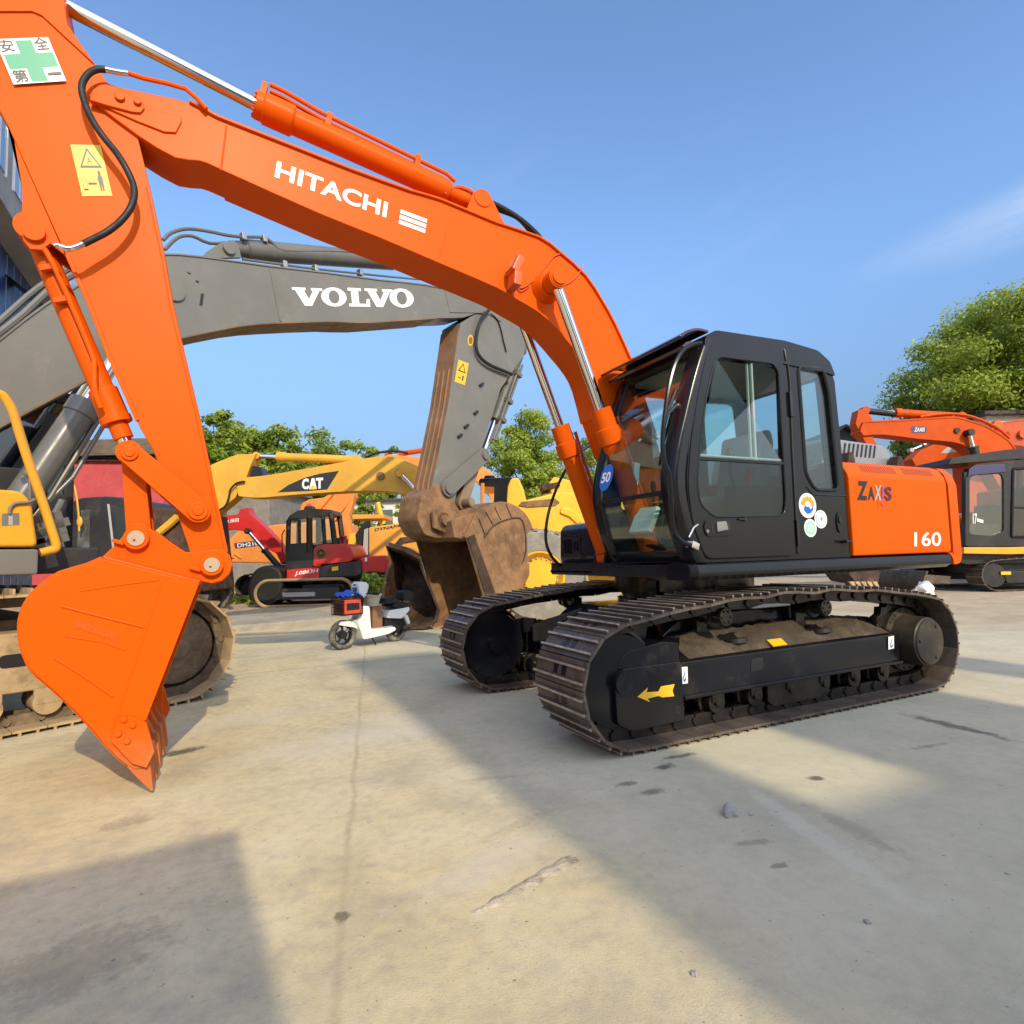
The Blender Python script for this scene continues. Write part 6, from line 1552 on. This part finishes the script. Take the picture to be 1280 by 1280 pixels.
for a_ in (
    ('tall bushy tree at the left end of the tree line, beside the orange arm', 262, 40, 510, 92, 11, 10000, .34, LEAF, .25),
    ('rounded green tree second from the left in the tree line', 312, 44, 524, 104, 12, 10000, .36, LEAF3, .25),
    ('dense tree above the tip of the yellow boom', 352, 42, 530, 96, 13, 9000, .36, LEAF, .25),
    ('broad tree above the middle of the yellow boom', 398, 45, 534, 110, 14, 10000, .36, LEAF2, .25),
    ('lower tree at the right end of the tree line, over the lettered boom', 444, 47, 546, 100, 15, 9000, .36, LEAF, .2),
    ('small dark tree peeping over the far orange boom', 497, 52, 556, 66, 16, 5000, .38, LEAF2, .2),
    ('low leafy tree filling the gap under the yellow boom tip', 345, 33, 588, 70, 17, 4200, .26, LEAF2, .08),
    ('dark low tree right of the dark-roofed cab, below the yellow boom', 460, 34, 606, 52, 18, 3200, .26, LEAF2, .1),
    ('sparse grey-green tree left of the rusty bucket, above the roller', 512, 36, 612, 56, 19, 2200, .26, LEAF, .15),
    ('wide light green tree seen between the grey arm and the cylinders', 662, 33, 509, 128, 20, 26000, .19, LEAF3, .22, 'tree', TG, 70, .7),
    ('smaller tree partly hidden behind the lower boom cylinder', 735, 37, 545, 80, 21, 4200, .28, LEAF, .2),
    ('large spreading tree at the right edge above the orange booms', 1288, 27, 346, 318, 22, 115000, .17, LEAF3, .28, 'tree', TG, 115, .68),
    ('tall leafy tree just beyond the right edge of the yard', 1440, 31, 350, 240, 23, 9000, .26, LEAF, .3),
    ('shorter tree under the spreading one, behind the orange booms', 1165, 30, 466, 100, 24, 11000, .25, LEAF, .25)):
    tree(*a_[:10], group=TG, nc=a_[12] if len(a_) > 10 else 50, cr=a_[13] if len(a_) > 10 else .85)

# weeds along the edge of the hard standing
rr = random.Random(8); wc_ = []
for i in range(60):
    q = (rr.uniform(255, 350), rr.uniform(747, 756)); p = ground(q)
    wc_.append((p.x, p.y, .05, rr.uniform(.10, .25), rr.uniform(.3, .7), .7))
for i in range(40):
    q = (rr.uniform(380, 560), rr.uniform(733, 742)); p = ground(q)
    wc_.append((p.x, p.y, .05, rr.uniform(.15, .3), rr.uniform(.2, .6), .6))
tag(link('weeds', leaf_mesh('weeds', wc_, 3500, .16, 77), LEAF), kind='stuff')

# ------------------------------------------------------------------ buildings
LB = Frame(10.5, 0, -90)
lb_ = thing('office_building', 'dark blue building with grey concrete upper floor at the left edge', 'building', LB)
zA = LB.un((13, 268), 0)[1]; sE = LB.un((110, 300), 0)[0]; sS = LB.un((-260, 300), 0)[0]
LCON = paint('grey_render', (.33, .33, .32), .85, var=.12, dirt=(.2, .19, .17), damt=.35, scale=.6)
LBLU = paint('blue_cladding', (.014, .035, .13), .4, var=.2, dirt=(.05, .07, .14), damt=.3, scale=.5)
b = MB(); b.box(sS, sE, 0, 6, zA, zA+4.2); b.obj('upper_floor', LCON, lb_, bevel=.04)
b = MB(); b.box(sS, sE-.4, .9, 6, 0, zA-.002); lbw = b.obj('lower_wall', LBLU, lb_)
b = MB()
for k in range(16): x = sE-.6-k*.85; b.box(x, x+.02, .885, .90, .3, zA-.1)
for z in (1.4, 3.0, 4.4):
    if z < zA-.2: b.box(sS, sE-.45, .885, .898, z, z+.02)
b.obj('cladding_joint', GREYD, lb_)
for k in range(7):
    s0 = sE-1.6-k*2.1
    b = MB(); b.box(s0, s0+1.2, -.03, .03, zA+1.0, zA+2.9); o = b.obj('window', GLASS_D, lb_)
    b = MB(); b.box(s0-.1, s0, -.06, .05, zA+.9, zA+3.0); b.box(s0+1.2, s0+1.3, -.06, .05, zA+.9, zA+3.0); b.box(s0+.57, s0+.63, -.05, .05, zA+1.0, zA+2.9); b.obj('window_frame', WHITE, o)
s0, z0 = LB.un((12, 360), .9)
b = MB(); b.loft([[(s0-.5, .89, z0+.3), (s0+.5, .89, z0+.3), (s0+.5, .2, z0-.25), (s0-.5, .2, z0-.25)], [(s0-.5, .88, z0+.33), (s0+.5, .88, z0+.33), (s0+.5, .18, z0-.22), (s0-.5, .18, z0-.22)]]); b.obj('open_window', BLACKD, lb_)

RHf = facing(140, 24)
rh_ = thing('red_hut', 'pinkish red boarded hut with a brown tiled roof behind the orange links', 'hut', RHf)
b = MB(); b.prism(RHf.pts([(40, 735), (40, 574), (204, 576), (206, 735)], 1), .2, 1); b.obj('wall', paint('red_boards', (.55, .085, .10), .7, var=.12, dirt=(.45, .2, .2), damt=.3), rh_)
b = MB()
for y_ in (572, 575.5): b.prism(RHf.pts([(38, y_-1.5), (206, y_+.2), (206, y_+2), (38, y_+.5)], 1.1), .9, 1.15)
b.obj('eaves_board', RUST_DK, rh_)
b = MB(); za = RHf.un((100, 571), 1.1)[1]; zb_ = RHf.un((100, 545), 1.1)[1]; sa = RHf.un((36, 571), 1.1)[0]; sb_ = RHf.un((196, 571), 1.1)[0]
b.loft([[(s, 1.35, za), (s, 1.35, za+.08), (s, .2, zb_), (s, 0, za)] for s in (sa, sb_)]); 
for k in range(22):
    t = k/21; y = 1.36-1.16*t; z = za+.09+(zb_-za-.09)*t; b.box(min(sa, sb_), max(sa, sb_), y-.05, y, z-.03, z+.04)
b.obj('roof', paint('brown_tiles', (.15, .12, .095), .85, var=.25, dirt=(.24, .2, .15), damt=.4), rh_)
def shed(label, px, depth, q0, q1, wall, roofm, name='shed', gable=0, wins=0):
    f = facing(px, depth); t = thing(name, label, 'building', f)
    a0 = f.un(q0, 0); a1 = f.un(q1, 0); x0, x1 = sorted((a0[0], a1[0])); h = max(a0[1], a1[1])
    b = MB(); b.box(x0, x1, -5, 0, 0, h); b.obj('wall', wall, t)
    b = MB()
    if gable: b.loft([[(x0-.3, y, h-.05), ((x0+x1)/2, y, h+gable), (x1+.3, y, h-.05), (x1+.3, y, h+.08), ((x0+x1)/2, y, h+gable+.13), (x0-.3, y, h+.08)] for y in (-5.3, .3)]); b.prism([(x0, h), (x1, h), ((x0+x1)/2, h+gable-.05)], -.2, -.02)
    else: b.box(x0-.3, x1+.3, -5.3, .35, h, h+.15)
    b.obj('roof', roofm, t)
    for k in range(wins):
        s = x0+(x1-x0)*(k+.5)/wins; b = MB(); b.box(s-.5, s+.5, -.02, .03, h-1.7, h-.6); b.obj('window', GLASS_D, t)
    return t
PALE = paint('pale_render', (.62, .61, .57), .85, var=.1, dirt=(.4, .38, .33), damt=.3, scale=.7)
ROOFD = paint('dark_roof', (.055, .055, .06), .7, var=.2, dirt=(.12, .11, .1), damt=.3)
shed('pale house glimpsed under the yellow boom, left of the rusty bucket', 490, 42, (436, 628), (560, 700), PALE, ROOFD, 'house', 0, 4)
shed('grey boarded shed behind the red boom', 310, 29, (284, 612), (337, 700), paint('weathered_boards', (.23, .21, .19), .85, var=.2, dirt=(.12, .1, .08), damt=.4), paint('teal_roof', (.10, .17, .16), .7, var=.2))
shed('white gabled house peeking out between the cab and the arched boom', 1062, 34, (1030, 556), (1092, 690), PALE, ROOFD, 'house', 1.0, 2)
shed('long dark roofed shed at the far right, above the red-orange boom', 1330, 25, (1232, 520), (1460, 690), PALE, ROOFD)
w0 = CP+fh*62+rh*(-75); w1 = CP+fh*62+rh*75
b = MB(); d_ = (w1-w0).normalized(); n_ = Vector((-d_.y, d_.x, 0))
b.loft([[Vector((p.x, p.y, z)) for p in (w0, w1, w1+n_*.3, w0+n_*.3)] for z in (0, 3.0)])
tag(b.obj('boundary_wall', paint('boundary_render', (.40, .37, .31), .9, var=.15, dirt=(.22, .19, .15), damt=.4, scale=.3)), 'long beige boundary wall far behind all the machines', 'wall')
# ------------------------------------------------------------------ ground
mt, nt, out = nodes('concrete_yard'); N = NT(nt)
tc = N.n('TexCoord').outputs['Object']
n1 = N.noise(tc, .35, 5, .6); n2 = N.noise(tc, 1.6, 7, .68); n3 = N.noise(tc, 14, 6, .7); n4 = N.noise(tc, 120, 4, .7)
c = N.mix(N.ramp(n1, .35, .65), (.53, .462, .295), (.59, .475, .245))
c = N.mix(N.ramp(n2, .35, .72, 0, .55), c, (.70, .61, .41))
c = N.mix(N.ramp(n2, .52, .30, 0, .45), c, (.285, .26, .215))
c = N.mix(N.ramp(n3, .4, .7, 0, .35), c, (.27, .255, .23))
c = N.mix(N.ramp(n4, .58, .75, 0, .55), c, (.20, .19, .17))
c = N.mix(N.ramp(N.noise(tc, 60, 3, .6), .62, .75, 0, .5), c, (.60, .57, .50))
sep = N.n('SeparateXYZ', Vector=tc)
X, Y = sep.outputs[0], sep.outputs[1]
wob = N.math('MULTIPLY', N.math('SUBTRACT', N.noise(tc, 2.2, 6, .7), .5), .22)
gs = N.ramp(N.math('ADD', X, N.math('MULTIPLY', wob, 3.)), 3.0, 1.7)       # greyer concrete on the excavator's side, partly shade put into the colour
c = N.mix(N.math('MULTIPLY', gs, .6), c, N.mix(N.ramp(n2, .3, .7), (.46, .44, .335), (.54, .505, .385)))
far = N.ramp(Y, -6, -13)
far = N.math('MAXIMUM', far, N.ramp(X, -4.5, -7.5))
c = N.mix(N.math('MULTIPLY', far, .85), c, N.mix(N.ramp(n2, .3, .7), (.33, .245, .155), (.47, .37, .25)))
hgt = N.math('MULTIPLY', n3, .4)
def stain_or_glint(px, rx, ry, ang, strength, col, wobble=.9):
    global c
    p = ground(px)
    a = R(ang)
    dx = N.math('SUBTRACT', X, p.x); dy = N.math('SUBTRACT', Y, p.y)
    u = N.math('DIVIDE', N.math('ADD', N.math('MULTIPLY', dx, math.cos(a)), N.math('MULTIPLY', dy, math.sin(a))), rx)
    v = N.math('DIVIDE', N.math('SUBTRACT', N.math('MULTIPLY', dy, math.cos(a)), N.math('MULTIPLY', dx, math.sin(a))), ry)
    d = N.math('ADD', N.math('SQRT', N.math('ADD', N.math('MULTIPLY', u, u), N.math('MULTIPLY', v, v))), N.math('MULTIPLY', N.math('SUBTRACT', N.noise(tc, 13, 6, .72), .5), wobble*3.4))
    c = N.mix(N.ramp(d, 1.25, .45, 0, strength), c, col)
def px_ang(a, b):
    A, B = ground(a), ground(b); return math.degrees(math.atan2(B.y-A.y, B.x-A.x)), (B-A).length
OIL = (.035, .033, .030)
an, ln = px_ang((1122, 891), (1257, 924)); stain_or_glint((1190, 907), ln*.5, .06, an, .7, OIL, .8)
for q, r1, r2, s_ in (((225, 940), .16, .07, .8), ((428, 1147), .028, .04, .7), ((832, 958), .07, .04, .8), ((817, 990), .08, .04, .6), ((850, 945), .12, .03, .7), ((784, 980), .07, .03, .6), ((1019, 973), .05, .03, .8), ((944, 1053), .09, .025, .45), ((1165, 932), .16, .03, .45), ((972, 1082), .06, .02, .5), ((160, 1028), .12, .08, .4), ((620, 972), .22, .03, .25), ((650, 1030), .25, .04, .2), ((1065, 1035), .05, .3, .3), ((100, 1200), .25, .2, .35)):
    stain_or_glint(q, r1, r2, random.uniform(-20, 20), s_, OIL if s_ > .45 else (.14, .105, .07))
an, ln = px_ang((930, 980), (1130, 1120)); stain_or_glint((1020, 1045), ln*.6, .06, an, .42, (.66, .60, .48), .6)  # pale streak: light glinting off the cab glass, painted into the ground colour
stain_or_glint((480, 910), .5, .4, 0, .4, (.60, .56, .48)); stain_or_glint((610, 1080), .4, .12, 20, .4, (.58, .52, .42)); stain_or_glint((300, 900), .9, .3, 10, .3, (.58, .54, .46)); stain_or_glint((420, 930), .9, .25, 0, .3, (.6, .56, .47))
JA, JB = ground((452, 860)), ground((418, 1270))        # slab joint
jk = (JB.x-JA.x)/(JB.y-JA.y)
dd = N.math('SUBTRACT', N.math('SUBTRACT', X, JA.x), N.math('MULTIPLY', jk, N.math('SUBTRACT', Y, JA.y)))
dd = N.math('ABSOLUTE', N.math('ADD', dd, N.math('MULTIPLY', wob, .35)))
c = N.mix(N.math('MULTIPLY', N.ramp(dd, .026, .0, 0, .45), N.ramp(n2, .3, .65, .25, 1.)), c, (.26, .19, .10))
for y0 in (-3.1, -9.0, 6.2):
    dd = N.math('ABSOLUTE', N.math('ADD', N.math('SUBTRACT', Y, y0), N.math('MULTIPLY', wob, .3)))
    c = N.mix(N.ramp(dd, .03, .01, 0, .45), c, (.17, .14, .10))
for rot, sc_, st_ in ((25, (1.3, 26, 1), .30), (-35, (1.1, 34, 1), .24), (80, (1.5, 30, 1), .2)):     # scrapes left by tracks
    mm = N.n('Mapping', Vector=tc, Rotation=(0, 0, R(rot)), Scale=sc_).outputs[0]
    sc2 = N.math('MULTIPLY', N.ramp(N.noise(mm, 1.6, 4, .6), .60, .72), N.ramp(N.noise(tc, .9, 3), .5, .66))
    c = N.mix(N.math('MULTIPLY', sc2, st_), c, (.25, .22, .17) if rot > 0 else (.70, .65, .54))
c = N.mix(N.ramp(N.noise(tc, 4.5, 8, .75), .56, .70, 0, .45), c, (.66, .585, .42))
c = N.mix(N.ramp(N.noise(tc, 33, 3, .6), .66, .74, 0, .75), c, (.10, .09, .075))
b = N.n('BsdfPrincipled', Base__Color=c, Roughness=N.ramp(n3, .3, .7, .72, .95))
n5 = N.noise(tc, 420, 3, .7)
c = N.mix(N.ramp(n5, .45, .75, 0, .4), c, (.22, .19, .14))
b.inputs['Base Color'].default_value = (.5, .5, .5, 1); nt.links.new(c, b.inputs['Base Color'])
bn = N.n('Bump', Strength=.55, Distance=.012, Height=N.math('ADD', N.math('ADD', hgt, N.math('MULTIPLY', n4, .45)), N.math('MULTIPLY', n5, .2)))
nt.links.new(bn.outputs[0], b.inputs['Normal']); nt.links.new(b.outputs[0], out.inputs[0])
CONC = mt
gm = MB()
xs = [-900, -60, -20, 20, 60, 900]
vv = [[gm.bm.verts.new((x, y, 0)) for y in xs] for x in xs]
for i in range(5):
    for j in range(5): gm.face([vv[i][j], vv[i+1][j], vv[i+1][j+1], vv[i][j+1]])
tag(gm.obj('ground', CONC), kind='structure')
# low kerb and cracked patch
KERB = paint('kerb_concrete', (.33, .30, .24), .9, var=.2, dirt=(.2, .15, .1), damt=.4, scale=2, bump=.4, bscale=20)
k0, k1 = ground((262, 793)), ground((436, 778))
kd = (k1-k0).normalized(); kn = Vector((-kd.y, kd.x, 0)); kn = kn if kn.dot(fh) > 0 else -kn
kb = MB()
kb.loft([[(p+kn*a_+Vector((0, 0, z))) for a_, z in ((0, -.02), (.01, .10), (.06, .13), (2.2, .13), (2.25, -.02))] for p in (k0-kd*2.2, k0, (k0+k1)/2, k1)])
tag(kb.obj('kerb', KERB, bevel=.01), kind='structure')
rg = MB()                                               # rough ridge of spilt cement
A = ground((586, 1146)); B = ground((722, 1070)); d_ = (B-A); nn = Vector((-d_.y, d_.x, 0)).normalized()
rows = []
for i in range(41):
    t = i/40; row = []
    w = .028*(.6+.9*t)*(1+.15*math.sin(t*37))
    for j in range(9):
        v = j/4-1
        h = .011*(1-v*v)*(.45+.55*abs(math.sin(t*17+j)))*min(1, 8*t, 8*(1-t))+.002*random.random()
        row.append(A+d_*t+nn*(w*v+.004*math.sin(t*31))+Vector((0, 0, h-.002)))
    rows.append(row)
rg.loft(rows, cap=False, closed=False)
tag(rg.obj('cement_ridge', paint('ridge_cement', (.47, .40, .29), .95, var=.2, dirt=(.2, .15, .09), damt=.5, scale=8, bump=.8, bscale=60), ang=80), kind='structure')

def rock(name, px, sx, sy, sz, col, label, seed, z=0):
    rr = random.Random(seed); mb = MB(); mb.ball((0, 0, 0), 1, 3)
    for v in mb.bm.verts:
        n_ = v.co.normalized(); f = 1+.25*math.sin(n_.x*3+seed)+.2*math.sin(n_.y*4+seed*2)+.1*rr.random()+(.3*math.sin(n_.x*8+2)*math.sin(n_.y*7+1)+.15*math.sin(n_.z*11+n_.x*6) if name == 'rag' else 0)
        v.co = Vector((n_.x*sx*f, n_.y*sy*f, max(-.25, n_.z)*sz*f))
    o = mb.obj(name, col, ang=60); p = ground(px, z); o.location = p+Vector((0, 0, sz*.22)); o.rotation_euler.z = seed*1.3
    return tag(o, label, 'stone')
STONE = paint('stone', (.42, .40, .36), .95, var=.3, dirt=(.16, .14, .11), damt=.5, scale=12, bump=.8, bscale=80)
rock('stone', (913, 1016), .06, .03, .034, STONE, 'angular grey lump of concrete lying in the shade right of the excavator track', 3)
for i, (q, lab) in enumerate((((463, 1028), 'tiny pale pebble alone in the sunlit concrete'), ((1083, 1153), 'small dark pebble in the shaded concrete at lower right'), ((938, 1019), 'small stone chip just right of the concrete lump'), ((868, 1218), 'dark pebble in the shade near the bottom edge'))):
    rock('pebble', q, .009+.002*i, .008, .007, STONE, lab, 5+i)
rock('rag', (1152, 747), .24, .20, .27, paint('white_sack', (.72, .70, .66), .9, var=.15, dirt=(.4, .33, .25), damt=.3, bump=.6, bscale=8), 'crumpled white sack on the ground beyond the rear of the near track', 9)
D.objects['rag'].name = 'sack'; D.objects['sack']['category'] = 'sack'

# ------------------------------------------------------------------ unseen blocks added behind the camera, shaped to throw the big shadows
BRK = paint('shadow_block_wall', (.36, .33, .29), .85, var=.12, dirt=(.2, .17, .14), damt=.3, scale=.4)
TAN = math.tan(R(32))
wk = thing('shadow_block', 'pale unseen stepped block added behind the camera to cast the ground shadows', 'building', loc=(0, 18, 0))
for nme, x0, x1, ys, dpt in (('wall', -4.5, 2.53, 2.34, 9), ('shadow_tower', 1.27, 2.53, -3.4, 2), ('shadow_tower', -1.6, .45, .6, 2), ('shadow_tower', -3.45, -2.7, .2, 2)):  # towers made up so the shadow edge steps in and out
    b = MB(); h = (18-ys)*TAN; z0 = 0 if nme == 'wall' else (18-2.34)*TAN-.001
    b.box(x0, x1, 0, dpt, z0, h); b.obj(nme, BRK, wk)
for i in range(2):
    b = MB(); b.box(-3.5+i*3, -2+i*3, -.04, .02, 3, 5); b.obj('window', GLASS_D, wk)
sh_ = thing('shadow_box', 'unseen flat topped box added behind the camera to cast the lower left shadow', 'hut', loc=(3.80, 8, 0), rz=R(4.4))
b = MB(); b.box(0, 3.4, 0, 3, 0, (8-1.16)*TAN); b.obj('wall', paint('shadow_box_wall', (.42, .41, .38), .8, var=.1), sh_)  # added only for the shadow it throws at lower left
b = MB(); b.box(1, 2, -.05, 0, 0, 2.1); b.obj('door', BLUED, sh_)

# ------------------------------------------------------------------ sky and sun
w = D.worlds.new('World'); SC.world = w; w.use_nodes = True
nt = w.node_tree; nt.nodes.clear(); N = NT(nt)
sky = nt.nodes.new('ShaderNodeTexSky'); sky.sky_type = 'NISHITA'; sky.sun_disc = False
sky.sun_elevation = R(32); sky.sun_rotation = 0; sky.air_density = 1.0; sky.dust_density = .6; sky.ozone_density = 3.0; sky.altitude = 50
tcw = N.n('TexCoord').outputs['Generated']
wd = ray((1210, 292)).normalized(); we = (ray((1280, 262)).normalized()-ray((1090, 340)).normalized()).normalized(); wn = wd.cross(we)
ca = N.n('VectorMath', _operation='DOT_PRODUCT', i0=tcw, i1=tuple(we)).outputs['Value']
cb_2 = N.n('VectorMath', _operation='DOT_PRODUCT', i0=tcw, i1=tuple(wn)).outputs['Value']
cc_ = N.n('VectorMath', _operation='DOT_PRODUCT', i0=tcw, i1=tuple(wd)).outputs['Value']
sv = N.n('CombineXYZ', X=N.math('MULTIPLY', ca, 2.2), Y=N.math('MULTIPLY', cb_2, 11.), Z=N.math('MULTIPLY', cc_, 1.5)).outputs[0]
mp = N.n('Mapping', Vector=sv, Location=(.3, .2, 0))
wv = N.math('MULTIPLY', N.math('SUBTRACT', N.noise(tcw, 6, 3, .5), .5), .05)
ofs = N.math('ABSOLUTE', N.math('SUBTRACT', N.math('ADD', cb_2, wv), wd.dot(wn)))
wis = N.math('MULTIPLY', N.ramp(ofs, .045, .0), N.ramp(ca, wd.dot(we)-.20, wd.dot(we)+.10))
cl = N.noise(mp.outputs[0], 1.25, 8, .62)
cl2 = N.noise(tcw, 1.7, 3, .5)
zz = N.n('SeparateXYZ', Vector=tcw).outputs[2]
cf_ = N.math('MULTIPLY', N.ramp(cl, .5, .82), N.ramp(cl2, .42, .68))
cf_ = N.math('MULTIPLY', cf_, N.ramp(zz, .02, .2, .04, .09))
cf_ = N.math('MAXIMUM', cf_, N.math('MULTIPLY', N.math('MULTIPLY', wis, N.ramp(cl, .3, .7, .25, 1.)), .34))
skc = N.mix(1., sky.outputs[0], N.mix(N.ramp(N.n('SeparateXYZ', Vector=N.n('TexCoord').outputs['Generated']).outputs[2], .0, .5), (.43, .40, .42), (1.66, 1.80, 1.90)), 'MULTIPLY')
colr = N.mix(cf_, skc, (7.5, 7.8, 8.2, 1))
dsun = N.n('VectorMath', _operation='DOT_PRODUCT', i0=tcw, i1=(0, math.cos(R(32)), math.sin(R(32)))).outputs['Value']
sky_fill = N.ramp(dsun, .05, .95)                             # warm glow added to the unseen sunward sky to fill the shadows
colr = N.mix(1., colr, N.mix(sky_fill, (0, 0, 0, 1), (5.7, 5.1, 4.1, 1)), 'ADD')
bg = N.n('Background', Color=colr, Strength=SKY_STRENGTH)
wo = nt.nodes.new('ShaderNodeOutputWorld'); nt.links.new(bg.outputs[0], wo.inputs[0])
sl_ = D.lights.new('sun', 'SUN'); sl_.energy = SUN_STRENGTH; sl_.angle = R(.53); sl_.color = (1, .85, .58)
so = D.objects.new('sun', sl_); COL.objects.link(so)
dirv = Vector((0, -math.cos(R(32)), -math.sin(R(32))))
so.rotation_euler = dirv.to_track_quat('-Z', 'Y').to_euler(); so.location = (0, 30, 30)
SC.view_settings.view_transform = 'Standard'; SC.view_settings.look = 'None'; SC.view_settings.exposure = 0; SC.view_settings.gamma = 1
SC.render.engine = 'CYCLES'
SC.cycles.max_bounces = 8; SC.cycles.transparent_max_bounces = 16; SC.cycles.diffuse_bounces = 3; SC.cycles.glossy_bounces = 4
SC.cycles.use_denoising = True
SC.cycles.sample_clamp_indirect = 6
SC.render.resolution_x = SC.render.resolution_y = 1024
